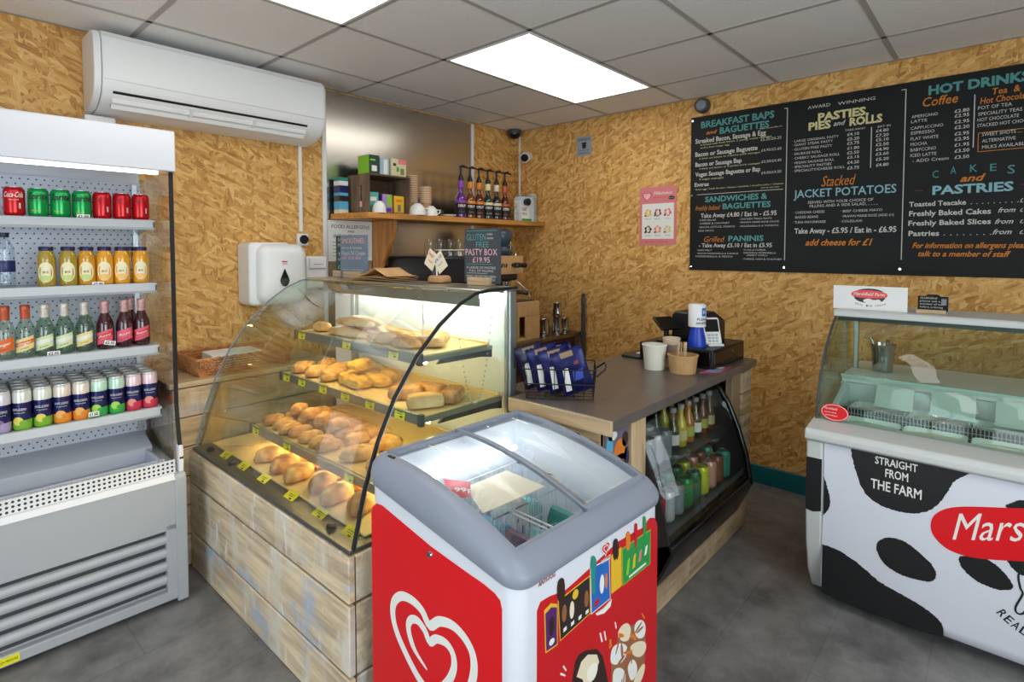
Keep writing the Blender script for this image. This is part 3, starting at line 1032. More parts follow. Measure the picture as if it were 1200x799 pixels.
fx0, fx1 = -3.93, -2.83
fridge = thing('display_fridge', 'tall white open-front fridge stocked with cans and bottles, left of the pastry case', 'fridge', tuple(FRP), FR_RZ)
LILAC = M('pale_lilac_enamel', (206, 210, 222), 0.4)
PERF = dots_material('pierced_back_panel', (212, 216, 228), (40, 42, 48), .027, .021, .0034)
PERF2 = dots_material('pierced_air_grille', (222, 222, 222), (36, 36, 38), .0165, .0165, .0046, stagger=False)
c = MB(WHITE).box(fx0, fx1 - .012, -.10, -.02, .03, 1.965)
c.box(fx0, fx0 + .02, -.60, -.05, .5, 1.85)
c.build('cabinet_back', fridge, bevel=.004)
c = MB(GREY_EN).prism([(-.69, .34), (-.69, .528), (-.676, .54), (-.655, .54), (-.655, .50), (-.64, .34)], 'x', fx0, fx1 - .04)
c.box(fx0, fx1 - .04, -.66, -.10, .04, .47)
c.build('base_panel', fridge, bevel=.003)
MB(GREY_EN).prism([(-.693, .012), (-.693, .53), (-.68, .545), (-.05, .545), (-.05, .012)], 'x', fx1 - .042, fx1).build('base_side', fridge, bevel=.005)
MB(WHITE).prism([(-.692, .528), (-.672, .546), (-.64, .546), (-.64, .536), (-.67, .530)], 'x', fx0, fx1 - .04).build('front_lip', fridge, smooth=0)
# louvred vent
lv = MB(GREY_DK).box(fx0, fx1 - .075, -.664, -.66, .075, .325)
lv.build('vent_recess', fridge, smooth=0)
fr = MB(GREY_EN).box(fx1 - .078, fx1 - .04, -.69, -.64, .05, .345).box(fx0, fx1 - .04, -.69, -.655, .322, .345)
fr.build('vent_frame', fridge, bevel=.003)
sl = None
for k in range(4):
    z = .268 - k * .056
    MB(GREY_EN).prism([(-.684, z), (-.690, z + .010), (-.688, z + .024), (-.680, z + .032), (-.668, z + .034), (-.668, z)], 'x', fx0, fx1 - .078).build('louvre_slat', fridge, smooth=50)
MB(GREY_EN).box(fx0, fx1 - .04, -.692, -.66, .028, .066).build('kick_rail', fridge, bevel=.003)
st = MB(YELLOW).box(-3.46, -3.365, -.6935, -.692, .034, .062, YELLOW)
st.text('DANGER HIGH PRESSURE', (-3.455, -.694, .044), (1, 0, 0), (0, 0, 1), .085, .008, INK)
st.build('warning_sticker', fridge, smooth=0)
# well with its pierced front grille
w = MB(PERF2).prism([(-.652, .54), (-.648, .598), (-.644, .598), (-.644, .54)], 'x', fx0, fx1 - .03)
w.build('air_grille', fridge, smooth=0)
w = MB(LILAC).box(fx0, fx1 - .03, -.64, -.16, .472, .50)
w.prism([(-.30, .50), (-.30, .565), (-.285, .575), (-.16, .605), (-.12, .605), (-.12, .50)], 'x', fx0, fx1 - .03)
w.prism([(-.50, .50), (-.50, .56), (-.49, .56), (-.49, .50)], 'x', fx0, fx1 - .03)
w.box(fx1 - .06, fx1 - .045, -.64, -.16, .50, .56)
w.build('well_liner', fridge, bevel=.003)
MB(PERF).box(fx0 + .02, fx1 - .014, -.126, -.118, .60, 1.79).build('pierced_back', fridge, smooth=0)
up = MB(ALU)
for xx in (fx1 - .05, fx1 - .62):
    up.box(xx, xx + .02, -.137, -.124, .60, 1.78)
up.build('shelf_upright', fridge, smooth=0)
# glass end panel with a black seal on its front edge
gp = [(-.05, .545), (-.655, .545), (-.66, .60), (-.635, .70), (-.612, .82), (-.612, 1.80), (-.05, 1.80)]
MB(GLASS_CL).prism(gp, 'x', fx1 - .014, fx1 - .006).build('glass_end_panel', fridge, smooth=0)
sp = MB(BLACK_RUB)
sp.prism([(-.655, .60), (-.627, .70), (-.604, .82), (-.604, 1.80), (-.616, 1.80), (-.616, .82), (-.640, .70), (-.667, .60)][::1], 'x', fx1 - .017, fx1 - .003)
sp.build('edge_seal', fridge, smooth=0)
MB(WHITE).box(fx1 - .02, fx1 - .002, -.665, -.628, .545, .655).build('seal_foot', fridge, bevel=.003)
# header with its light strip
MB(M('header_enamel', (206, 207, 213), 0.4)).prism([(-.645, 1.797), (-.645, 1.955), (-.638, 1.965), (-.02, 1.965), (-.02, 1.84), (-.56, 1.84), (-.60, 1.797)], 'x', fx0, fx1).build('header', fridge, bevel=.004)
FR_LIGHT = EMIT('fridge_tube', (240, 246, 255), 5.0)
MB(FR_LIGHT).box(fx0 + .03, fx1 - .055, -.612, -.592, 1.784, 1.797).build('light_strip', fridge, bevel=.003)
# shelves
SHELF = M('shelf_enamel', (188, 190, 193), 0.35)
SH = [(1.602, -.40), (1.326, -.41), (1.052, -.425), (.778, -.44)]
for z, yf in SH:
    s = MB(SHELF).box(fx0 + .02, fx1 - .022, yf, -.128, z - .010, z)
    for xx in (fx1 - .03, fx1 - .62):
        s.prism([(yf + .03, z - .010), (yf + .03, z - .022), (-.13, z - .06), (-.13, z - .010)], 'x', xx, xx + .003)
    so = s.build('shelf', fridge, smooth=0)
    r = MB(SHELF).prism([(yf - .012, z - .036), (yf - .016, z - .030), (yf - .010, z + .002), (yf, z + .004), (yf, z - .040), (yf - .010, z - .040)], 'x', fx0 + .02, fx1 - .026)
    r.build('price_rail', so, smooth=0)
    MB(GREY_DK).box(fx1 - .032, fx1 - .027, yf - .0165, yf - .012, z - .03, z - .006).build('rail_clip', so, smooth=0)

# ------------------------------------------------------------------ drinks in the fridge
LIDM = M('can_lid_metal', (196, 198, 202), 0.25, 0.9)
CAN_R = M('red_can_paint', (200, 16, 26), 0.22, 0.35)
CAN_G = M('green_can_paint', (20, 160, 78), 0.22, 0.35)


A0 = -pi / 2 - .25   # the way the labels face: out of the fridge, a little towards the room
R_LET = .0335


row1 = [(-3.312, 'C', 'red cola can with white script, left end of the top fridge shelf'),
        (-3.240, 'S', 'green lemonade can beside the red can with white script'),
        (-3.171, 'S', 'green lemonade can, middle one of the three'),
        (-3.102, 'S', 'green lemonade can next to the plain red cans, price tag at its foot'),
        (-3.033, 'R', 'plain red can directly right of the green cans'),
        (-2.963, 'R', 'plain red can, middle one of the three at the shelf end'),
        (-2.894, 'R', 'plain red can at the right end of the top shelf, next to the glass')]
for x, k, lab in row1:
    p = FRX(x, -.352, SH[0][0] + .002)
    t = thing('drink_can', lab, 'can', p, 0, 'cans on the top fridge shelf')
    can_b = MB(CAN_G if k == 'S' else CAN_R)
    h = .115; r = .033
    can_b.M = Matrix.Translation(p)
    can_b.lathe([(r * .72, .0), (r * .82, .003), (r * .97, .010), (r, .016), (r, h - .016), (r * .95, h - .010), (r * .80, h - .002)], n=28)
    can_b.build('body', t, smooth=60)
    l = MB(LIDM); l.M = Matrix.Translation(p)
    l.lathe([(r * .80, h - .003), (r * .815, h - .001), (r * .80, h), (r * .74, h), (r * .70, h - .004), (.0008, h - .004)], n=28)
    l.build('lid', t, smooth=60)
    g = MB(); g.M = Matrix.Translation(p)
    if k == 'C':
        g.text_round('Coca-Cola', (0, 0), R_LET, .074, A0 + .1, .020, PAPER, .062, .35, .01)
        g.text_round('ORIGINAL TASTE', (0, 0), R_LET, .062, A0 + .1, .004, PAPER, .03)
    elif k == 'S':
        g.text_round('Sprite', (0, 0), R_LET, .070, A0 + .1, .024, INK, .066, .2, .025)
        g.text_round('ZERO SUGAR', (0, 0), R_LET, .022, A0 - .1, .006, GOLDY, .03)
    else:
        g.text_round('Coca-Cola', (0, 0), R_LET, .074, A0 - .9, .018, M('dark_red_print', (120, 8, 18), .4), .06, .35, .01)
    if k != 'S':
        g.use(PAPER)
        for q in range(6):
            a = A0 + .55 + q * .035
            g.add([((r + .0006) * cos(a + e), (r + .0006) * sin(a + e), zz) for e, zz in ((0, .03), (.02, .03), (.02, .052), (0, .052))], [(0, 1, 2, 3)])
    g.build('printing', t, smooth=0)

# juice jars
AMBER = [M('lime_cordial_glass', (168, 140, 40), .08, coat=1), M('amber_juice_glass', (206, 142, 24), .08, coat=1), M('orange_juice_glass', (226, 156, 18), .08, coat=1)]
LID_N = M('navy_jar_lid', (44, 42, 84), .3, .3)
LBL_J = M('jar_label_paper', (240, 230, 190), .6)


def jar(x, y, juice, lower, label, lid_rz=0):
    p = FRX(x, y, SH[1][0] + .0008)
    t = thing('juice_jar', label, 'jar', p, 0, 'juice jars on the second fridge shelf')
    b = MB(juice); b.M = Matrix.Translation(p)
    b.lathe([(.024, 0), (.029, .004), (.0305, .012), (.0305, .105), (.029, .122), (.0235, .138), (.021, .145)], n=26)
    b.build('glass_body', t, smooth=60)
    b = MB(LID_N); b.M = Matrix.Translation(p)
    b.lathe([(.022, .144), (.0242, .145), (.0242, .158), (.0225, .161), (.0008, .161)], n=26)
    b.build('lid', t, smooth=40)
    b = MB(LBL_J); b.M = Matrix.Translation(p)
    R = .0309

    def lab(mb, pts, m, r):
        mb.use(m)
        n = len(pts)
        cx, cz = sum(q[0] for q in pts) / n, sum(q[1] for q in pts) / n
        V = [(r * cos(A0 + cx / r), r * sin(A0 + cx / r), cz)] + [(r * cos(A0 + q[0] / r), r * sin(A0 + q[0] / r), q[1]) for q in pts]
        mid = [(r * cos(A0 + (cx + q[0]) / 2 / r), r * sin(A0 + (cx + q[0]) / 2 / r), (cz + q[1]) / 2) for q in pts]
        V += mid
        F = []
        for i in range(n):
            j = (i + 1) % n
            F += [(0, 1 + n + i, 1 + n + j), (1 + n + i, 1 + i, 1 + j, 1 + n + j)]
        mb.add(V, F)
    shape = [(.026 * cos(a) * (1.0 if abs(cos(a)) > .3 else 1), .058 + .040 * (abs(sin(a)) ** .8) * (1 if sin(a) > 0 else -1)) for a in [2 * pi * i / 28 for i in range(28)]]
    lab(b, shape, LBL_J, R)
    lab(b, [(.022 * cos(a), .034 + .012 * sin(a)) for a in [2 * pi * i / 18 for i in range(18)]], lower, R + .0004)
    b.text_round('JUICE', (0, 0), R + .0006, .054, A0, .008, INK, .02)
    b.build('label', t, smooth=0)


LIMEL = M('pale_lime_print', (196, 210, 130), .5)
ORNL = M('pale_orange_print', (240, 190, 110), .5)
jl = ['juice jar with pale lime label, first on the left standing apart', 'juice jar with pale lime label, second from the left', 'amber juice jar behind the price tag', 'yellow juice jar with orange label touching the amber one',
      'yellow juice jar, second from the right in the front row', 'juice jar half hidden behind the rightmost one', 'yellow juice jar at the right end next to the glass panel']
for (x, y, j, lo), lab_ in zip(((-3.222, -.355, 0, LIMEL), (-3.153, -.355, 0, LIMEL), (-3.092, -.355, 1, LIMEL), (-3.031, -.357, 2, ORNL), (-2.970, -.355, 2, ORNL), (-2.925, -.285, 1, ORNL), (-2.899, -.352, 2, ORNL)), jl):
    jar(x, y, AMBER[j], lo, lab_)

# water bottle at the far left
PET = GLASS('clear_bottle_plastic', (.86, .91, .95), .08, .5, .08)
p = FRX(-3.345, -.35, SH[1][0] + .0008)
t = thing('water_bottle', 'clear water bottle with a dark blue label, cut by the left frame edge', 'bottle', p)
b = MB(PET); b.M = Matrix.Translation(p)
prof = [(.026, 0), (.031, .006), (.031, .03), (.029, .036), (.031, .044), (.031, .06), (.030, .10), (.031, .12), (.029, .135), (.030, .145), (.026, .165), (.014, .19), (.0125, .20)]
b.lathe(prof, n=24); b.build('bottle_body', t, smooth=60)
b = MB(NAVY_P); b.M = Matrix.Translation(p); b.lathe([(.0308, .062), (.0312, .063), (.0312, .105), (.0308, .106)], n=24, cap=False); b.build('label', t)
b = MB(M('dark_blue_cap', (30, 40, 70), .4)); b.M = Matrix.Translation(p); b.lathe([(.0145, .196), (.015, .197), (.015, .212), (.013, .214), (.0008, .214)], n=20); b.build('cap', t)

# cordial bottles on the third shelf
CLEARB = GLASS('clear_bottle_glass', (.80, .87, .78), .10, .55, .04)
CLEARL = GLASS('pale_green_bottle_glass', (.66, .78, .66), .10, .55, .04)
REDB = M('dark_red_drink_glass', (62, 10, 20), .08, coat=1)
FOIL_W = M('white_foil', (226, 216, 206), .35, .3, var=.2, scale=60)
FOIL_R = M('red_foil', (206, 96, 66), .35, .3)
FOIL_P = M('pink_foil', (222, 170, 170), .35, .3, var=.3, scale=60)
bprof = [(.024, 0), (.031, .004), (.0325, .012), (.0325, .092), (.031, .108), (.024, .128), (.0165, .146), (.0145, .160), (.0145, .178)]


def cordial(x, y, glass, foil, l1, l2, label, word):
    p = FRX(x, y, SH[2][0] + .0008)
    t = thing('soft_drink_bottle', label, 'bottle', p, 0, 'glass bottles on the third fridge shelf')
    b = MB(glass); b.M = Matrix.Translation(p); b.lathe(bprof, n=26); b.build('bottle_body', t, smooth=60)
    b = MB(foil); b.M = Matrix.Translation(p)
    b.lathe([(.0150, .150), (.0156, .152), (.0152, .182), (.0165, .186), (.0168, .201), (.014, .205), (.0008, .205)], n=22); b.build('foil_cap', t, smooth=40)
    b = MB(); b.M = Matrix.Translation(p)
    n = 16
    for (m_, za, zb, tl, rr) in ((l1, .028, .078, .16, .0329), (l2, .050, .066, .16, .0332)):
        b.use(m_)
        V = []
        for i in range(n + 1):
            a = A0 - .95 + 1.9 * i / n
            dz = (i / n - .5) * tl * .12
            V += [(rr * cos(a), rr * sin(a), za + dz), (rr * cos(a), rr * sin(a), zb + dz)]
        b.add(V, [(2 * i, 2 * i + 2, 2 * i + 3, 2 * i + 1) for i in range(n)])
    b.text_round(word, (0, 0), .0334, .053, A0, .010, PAPER if l2 is not PAPER else GREEN_P, .044, .2, .01, .3)
    b.text_round('presse', (0, 0), .0334, .036, A0, .007, INK, .026, .1, 0, .3)
    b.build('label', t, smooth=0)


ORL = M('orange_label', (226, 106, 34), .5); CRL = M('cream_label', (238, 214, 140), .5)
GRL = M('pale_green_label', (214, 224, 170), .5); WHL = M('white_label', (236, 238, 224), .5)
PKL = M('pink_label', (232, 92, 116), .5); RDL = M('red_label', (214, 50, 44), .5)
cords = [(-3.353, -.36, CLEARB, FOIL_R, ORL, ORL, 'clear bottle with orange label cut by the left frame edge', 'Ginger'),
         (-3.293, -.36, CLEARB, FOIL_R, CRL, ORL, 'clear bottle with orange and cream label, red foil cap', 'Ginger'),
         (-3.234, -.36, CLEARL, FOIL_W, GRL, WHL, 'pale green bottle with white label, price tag at its foot', 'Elderflower'),
         (-3.172, -.36, CLEARL, FOIL_W, GRL, WHL, 'pale green bottle with white label, middle one of the three', 'Elderflower'),
         (-3.106, -.36, CLEARL, FOIL_W, CRL, WHL, 'pale green bottle with white label, just left of the gap before the dark red bottles', 'Elderflower'),
         (-3.036, -.355, REDB, FOIL_P, PKL, RDL, 'dark red bottle with pink label, price tag at its foot', 'Rose'),
         (-2.966, -.355, REDB, FOIL_P, PKL, PKL, 'dark red bottle with pink label, middle one of the front three', 'Rose'),
         (-2.930, -.280, REDB, FOIL_P, PKL, RDL, 'dark red bottle mostly hidden behind the rightmost one', 'Rose'),
         (-2.902, -.352, REDB, FOIL_P, PKL, RDL, 'dark red bottle at the right end beside the glass panel', 'Rose')]
for a_ in cords:
    cordial(*a_)

# slim cans on the fourth shelf
FOIL = M('silver_foil_cover', (214, 214, 212), .3, .5, var=.12, scale=90)
NAVYC = M('navy_can_paint', (34, 36, 92), .25, .3)
FRUIT = {'P': (M('grape_print', (136, 96, 150), .4), M('violet_can', (170, 150, 190), .4)), 'L': (M('lemon_print', (232, 214, 90), .4), M('lime_can', (120, 178, 50), .4)),
         'O': (M('peach_print', (240, 178, 90), .4), M('orange_can', (232, 140, 40), .4)), 'G': (M('lime_fruit_print', (170, 220, 80), .4), M('fresh_green_can', (56, 168, 76), .4)),
         'R': (M('blush_print', (238, 150, 130), .4), M('crimson_can', (206, 54, 84), .4))}
TOPB = {'P': (214, 210, 220), 'L': (222, 226, 214), 'O': (232, 218, 206), 'G': (196, 226, 206), 'R': (236, 206, 210)}
TOPM = {k: M('pale_band_%s' % n_, TOPB[k], .3, .3) for k, n_ in (('P', 'violet'), ('L', 'silver'), ('O', 'peach'), ('G', 'mint'), ('R', 'rose'))}
SLIM = {}


def slim_can(k):
    r, h = .0295, .158
    t = thing('slim_can', '', 'can', (0, 0, 0))
    fr, low = FRUIT[k]
    b = MB(low); b.lathe([(r * .8, 0), (r * .97, .007), (r, .012), (r, .040)], n=24)
    b.use(NAVYC).lathe([(r, .040), (r, .108)], n=24, cap=False)
    b.use(TOPM[k]).lathe([(r, .108), (r, .142), (r * .93, .150), (r * .86, .153)], n=24)
    # wavy lower edge and fruit
    for (m_, cx, cz, rx, rz, dr) in ((fr, -.004, .038, .017, .016, .0004), (low, .012, .030, .012, .010, .0007)):
        b.use(m_)
        V = [((r + dr) * cos(A0 + cx / r), (r + dr) * sin(A0 + cx / r), cz)]
        n = 16
        for q in range(n):
            a = 2 * pi * q / n
            V.append(((r + dr) * cos(A0 + (cx + rx * .5 * cos(a)) / r), (r + dr) * sin(A0 + (cx + rx * .5 * cos(a)) / r), cz + rz * .5 * sin(a)))
        for q in range(n):
            a = 2 * pi * q / n
            V.append(((r + dr) * cos(A0 + (cx + rx * cos(a)) / r), (r + dr) * sin(A0 + (cx + rx * cos(a)) / r), cz + rz * sin(a)))
        b.add(V, [(0, 1 + q, 1 + (q + 1) % n) for q in range(n)] + [(1 + q, 1 + n + q, 1 + n + (q + 1) % n, 1 + (q + 1) % n) for q in range(n)])
    b.text_round('SANPELLEGRINO', (0, 0), r + .0006, .078, A0, .009, PAPER, .046)
    b.text_round('Italian Sparkling Drinks', (0, 0), r + .0006, .068, A0, .004, PAPER, .036)
    b.build('body', t, smooth=50)
    MB(FOIL).lathe([(r * .90, .150), (r * .93, .153), (r * .90, .158), (r * .80, .1585), (r * .74, .156), (.0008, .157)], n=24).build('foil_lid', t, smooth=50)
    return t


colk = ['R', 'R', 'G', 'G', 'O', 'O', 'L', 'L', 'P', 'P']
look = {'R': 'pink-red', 'G': 'green', 'O': 'orange', 'L': 'yellow-green', 'P': 'violet'}
xs = [-2.889, -2.950, -3.011, -3.072, -3.132, -3.193, -3.253, -3.314, -3.375, -3.437]
first = {}
for rrow in range(4):
    for i, k in enumerate(colk):
        if rrow == 0:
            side = 'right' if i % 2 == 0 else 'left'
            lab_ = 'slim navy can with %s fruit base, %s one of its pair in the front row' % (look[k], side)
        else:
            lab_ = 'slim can in the %s row back, %s from the glass end panel, foil lid showing' % (nth(rrow), nth(i))
        x, y, z = FRX(xs[i] + .0004 * rrow, -.405 + rrow * .064, SH[3][0] + .0008)
        if k not in first:
            o = first[k] = slim_can(k)
            o.location = (x, y, z); o['label'] = lab_; o['group'] = 'slim cans on the lowest fridge shelf'
        else:
            dup(first[k], (x, y, z), random.Random(i * 7 + rrow).uniform(-.25, .25), lab_, 'slim cans on the lowest fridge shelf')

# price tags clipped to the shelf edges
for (x, y, z, w_, h_, txt, lab_) in ((-3.103, -.389, 1.612, .044, .017, '£1.50', 'small white price tag in front of the green cans'), (-3.062, -.399, 1.332, .040, .018, '£2.95', 'small white price tag between two of the juice jars'),
                                     (-3.215, -.414, 1.062, .040, .018, '£2.95', 'small white price tag below the pale green bottles'), (-3.030, -.412, 1.082, .040, .018, '£2.95', 'small tilted white price tag on a dark red bottle'),
                                     (-3.098, -.452, .800, .036, .020, '£1.60', 'small white price tag among the slim orange and green cans')):
    p = FRX(x, y, z)
    t = thing('price_tag', lab_, 'price tag', p, FR_RZ, 'price tags in the drinks fridge')
    tl = -.22 if 'tilted' in lab_ else 0.0
    b = MB(PAPER); b.M = Matrix.Translation(p) @ Matrix.Rotation(-tl, 4, 'Y')
    b.box(-w_ / 2, w_ / 2, -.001, .001, -h_ / 2, h_ / 2); b.build('card', t, smooth=0)
    b = MB(INK); b.M = Matrix.Translation(p) @ Matrix.Rotation(-tl, 4, 'Y')
    b.text(txt, (0, -.0014, -h_ * .28), (1, 0, 0), (0, 0, 1), w_ * .8, h_ * .55, INK, 0, .03, 1, True)
    b.build('price', t, smooth=0)
    b = MB(PET); b.M = Matrix.Translation(p); b.box(-.006, .006, .0012, .003, -h_ * .5 - (.005 if not tl else .022), h_ * .2); b.build('clip', t, smooth=0)

# ------------------------------------------------------------------ timber base under the pastry case, and the clad cabinet end by the fridge
base = thing('timber_counter_base', 'whitewashed reclaimed board base carrying the pastry case', 'counter', (-2.35, -1.1, 0))
bx, bl, br = -2.735, -.43, -1.775
MB(PALE_WOOD).box(bx + .024, -1.955, br + .022, bl, 0, .545).build('carcass', base, smooth=0)
zs = [(0.0, .168), (.176, .396), (.404, .55)]
for i, (a, b_) in enumerate(zs):
    MB(RECLAIM[i]).box(bx, bx + .024, br, bl + .0, a + .002, b_).build('front_board', base, bevel=.004)
    MB(RECLAIM[(i + 1) % 3]).box(bx + .024, -1.955, br, br + .022, a + .002, b_).build('end_board', base, bevel=.004)
MB(DARK_WOOD).box(bx + .02, bx + .024, br, bl, 0, .545).build('board_gap', base, smooth=0)
cab = thing('clad_cabinet', 'low cabinet clad in brown boards between fridge and pastry case', 'cabinet', (-2.4, -.2, 0))
MB(PALE_WOOD_X).box(-2.79, -2.0, -.40, -.02, 0, .842).build('carcass', cab, smooth=0)
for i in range(6):
    a = .02 + i * .137
    MB(RECLAIM_X[i % 3]).box(-2.795, -2.0, -.422, -.40, a, a + .131).build('cladding_board', cab, bevel=.003)
MB(PALE_WOOD_X).box(-2.81, -1.99, -.428, -.004, .8425, .866).build('cabinet_top', cab, bevel=.003)
tag(MB(BATTEN).prism([(-2.69, .552), (-2.605, .552), (-2.545, .82), (-2.60, .842), (-2.66, .66)], 'y', -.4485, -.424).build('timber_batten', bevel=.003), 'sloping pine batten between clad cabinet and the curved glass', 'batten')

# ------------------------------------------------------------------ curved glass pastry case
pcase = thing('pastry_case', 'curved glass heated pastry case full of pasties and rolls', 'display case', (-2.35, -1.1, .55))
cy0, cy1 = -.452, -1.762
PROF = [(-2.712, .562), (-2.672, .73), (-2.622, .87), (-2.555, 1.00), (-2.465, 1.12), (-2.365, 1.215), (-2.27, 1.28), (-2.19, 1.313), (-2.12, 1.322)]
DECKM = M('dark_steel_deck', (92, 92, 88), .35, .5)
MB(DECKM).box(-2.728, -1.958, cy1 - .006, cy0 + .004, .552, .566).build('deck_plate', pcase, bevel=.003)
# glass
gl = MB(GLASS_CL)


def pfun(u, v):
    k = v * (len(PROF) - 1)
    i = min(int(k), len(PROF) - 2)
    f = k - i
    return (PROF[i][0] * (1 - f) + PROF[i + 1][0] * f, cy0 + (cy1 - cy0) * u, PROF[i][1] * (1 - f) + PROF[i + 1][1] * f)


gl.grid(pfun, 1, 24)
gl.build('curved_front_glass', pcase, smooth=60, solidify=.006)
endp = PROF + [(-1.96, 1.322), (-1.96, .566)]
END_GL = GLASS('end_panel_glass', (.90, .95, .92), .05, .45)
for nm, a in (('end_glass', cy0 - .004), ('end_glass', cy1 + .004)):
    MB(END_GL).prism(endp, 'y', a - .003, a + .003).build(nm, pcase, smooth=0)
MB(BLACK_RUB).tube([(p[0], cy1 - .002, p[1]) for p in PROF] + [(-1.96, cy1 - .002, 1.324)], .0065, 8).build('edge_seal', pcase)
MB(ALU).tube([(p[0] + .012, cy1 + .006, p[1] - .004) for p in PROF[:-2]], .004, 6).build('glass_edge_strip', pcase)
MB(GREY_MID).tube([(p[0], cy0 + .002, p[1]) for p in PROF], .004, 8).build('edge_strip', pcase)
# top, back, posts
TOPM_ = brushed('steel_top', (200, 202, 192), .28, (40, 1, 1))
MB(TOPM_).box(-2.17, -1.95, cy1 - .004, cy0 + .004, 1.312, 1.327).build('top_plate', pcase, bevel=.004)
MB(M('grey_header_strip', (156, 160, 150), .3, .5)).box(-2.165, -2.155, cy1 + .01, cy0 - .18, 1.262, 1.312).build('header_strip', pcase, bevel=.002)
BACKW = M('white_door_panel', (236, 240, 234), .25)
for a, b_ in ((-.64, -1.19), (-1.185, -1.725)):
    MB(BACKW).box(-1.972, -1.962, b_, a, .575, 1.30).build('sliding_back_door', pcase, smooth=0)
for y in (-.632, -1.745):
    MB(ALU).box(-1.998, -1.958, y - .016, y + .016, .566, 1.312).build('post', pcase, bevel=.004)
    MB(ALU).box(-2.006, -1.998, y - .007, y + .007, .566, 1.312).build('slotted_rail', pcase, bevel=.001)
MB(OFFWHITE).box(-2.0, -1.965, cy0 - .17, cy0 - .01, .57, 1.30).build('end_back_panel', pcase, smooth=0)
# lamps: slim warm tubes under the top and under the two upper shelves
TUBE = EMIT('warm_case_tube', (255, 222, 150), 44.0)
TUBE2 = EMIT('white_case_tube', (250, 255, 248), 62.0)
MB(TUBE2).cyl((-2.12, -.66, 1.297), (-2.12, -1.72, 1.297), .008, n=10).build('lamp_tube', pcase)
MB(TUBE).cyl((-2.325, -.76, 1.06), (-2.325, -1.64, 1.06), .006, n=10).build('lamp_tube', pcase)
MB(TUBE).cyl((-2.36, -.70, .86), (-2.36, -1.70, .86), .006, n=10).build('lamp_tube', pcase)
MB(TUBE).cyl((-2.49, -.70, .64), (-2.49, -1.70, .64), .006, n=10).build('lamp_tube', pcase)
RAIL = M('grey_price_rail', (128, 134, 128), .35, .4)
SH_C = [(-2.36, -.735, -1.668, 1.082), (-2.40, -.665, -1.722, .882), (-2.54, -.655, -1.742, .662)]
for xf, ya, yb, z in SH_C:
    s = MB(M('shelf_plate_steel', (168, 168, 160), .3, .6)).box(xf, -2.002, yb, ya, z - .012, z + .004)
    so = s.build('shelf', pcase, smooth=0)
    MB(RAIL).prism([(xf - .008, z - .022), (xf - .014, z + .016), (xf - .006, z + .018), (xf, z - .022)], 'y', yb, ya).build('price_rail', so, smooth=0)
    for yy in (yb, ya - .02):
        MB(GREY_DK).box(xf - .016, xf + .002, yy - .001 if yy == yb else yy, yy + .021, z - .024, z + .019).build('rail_end', so, bevel=.002)
        MB(GREY_DK).prism([(xf + .09, z - .014), (xf + .07, z - .03), (-2.06, z - .035), (-2.0, z - .045), (-2.0, z - .012)], 'y', yy + .004, yy + .014).build('bracket', so, smooth=0)
# bead chain hanging inside the end glass, and clips on the ledge
ch = MB(ALU)
pts = [Vector((-2.13 + .00 * 0, -1.70, 1.27))]
for k in range(40):
    f = k / 39
    x = -2.09 - .17 * f
    z = 1.25 - .30 * (1 - (2 * f - 1) ** 2) - .10 * f
    ch.lathe([(.0008, -.0035), (.003, -.0015), (.003, .0015), (.0008, .0035)], (x, -1.752, z), 6)
ch.build('bead_chain', pcase, smooth=60)
for y in (-.56, -.80, -1.60):
    MB(BLACK).lathe([(.016, 0), (.016, .012), (.010, .018), (.0008, .018)], (-2.690, y, .566), 14).build('glass_clip', pcase)

# boards the pastries lie on
TRAY = M('tan_tray', (232, 200, 134), .55, var=.06, scale=10)
trays = [(-2.355, -2.01, -1.66, -.745, 1.086, 'tan baking board on the top shelf of the pastry case'), (-2.395, -2.01, -1.715, -.675, .886, 'tan baking board on the middle shelf of the pastry case'),
         (-2.535, -2.01, -1.735, -.665, .666, 'tan baking board on the third shelf of the pastry case'), (-2.655, -2.016, -1.735, -.47, .566, 'tan baking board on the floor of the pastry case')]
for x0, x1, y0, y1, z, lab in trays:
    z += .0008
    t = thing('baking_board', lab, 'tray', ((x0 + x1) / 2, (y0 + y1) / 2, z), 0, 'baking boards in the pastry case')
    MB(TRAY).box(x0 + .004, x1, y0, y1, z, z + .007).build('board', t, bevel=.002)
    MB(TRAY).box(x1 - .008, x1, y0, y1, z + .007, z + .014).build('rear_lip', t, bevel=.002)


# ------------------------------------------------------------------ pastries
def baked(name, lo, hi, scale=22):
    m, nt, b, out = newmat(name)
    N, L = nt.nodes.new, nt.links.new
    tc = N('ShaderNodeTexCoord')
    n = N('ShaderNodeTexNoise'); n.inputs['Scale'].default_value = scale; n.inputs['Detail'].default_value = 7
    L(tc.outputs['Object'], n.inputs['Vector'])
    r = N('ShaderNodeValToRGB'); r.color_ramp.elements[0].position = .36; r.color_ramp.elements[1].position = .66
    r.color_ramp.elements[0].color = srgb(*lo); r.color_ramp.elements[1].color = srgb(*hi)
    L(n.outputs['Fac'], r.inputs[0]); L(r.outputs[0], b.inputs['Base Color'])
    bp = N('ShaderNodeBump'); bp.inputs['Strength'].default_value = .7; bp.inputs['Distance'].default_value = .006
    L(n.outputs['Fac'], bp.inputs['Height']); L(bp.outputs[0], b.inputs['Normal'])
    b.inputs['Roughness'].default_value = .58
    b.inputs['Specular IOR Level'].default_value = .3
    return m


GOLD = baked('golden_pastry', (196, 136, 72), (236, 198, 132))
BROWN = baked('brown_crust', (172, 116, 66), (220, 172, 112))
YELL = baked('yellow_flaky_pastry', (214, 156, 46), (242, 204, 104))
PALEB = baked('pale_bread_crust', (196, 148, 84), (232, 196, 138), 12)


def spw(v, p):
    return (abs(v) ** p) * (1 if v >= 0 else -1)


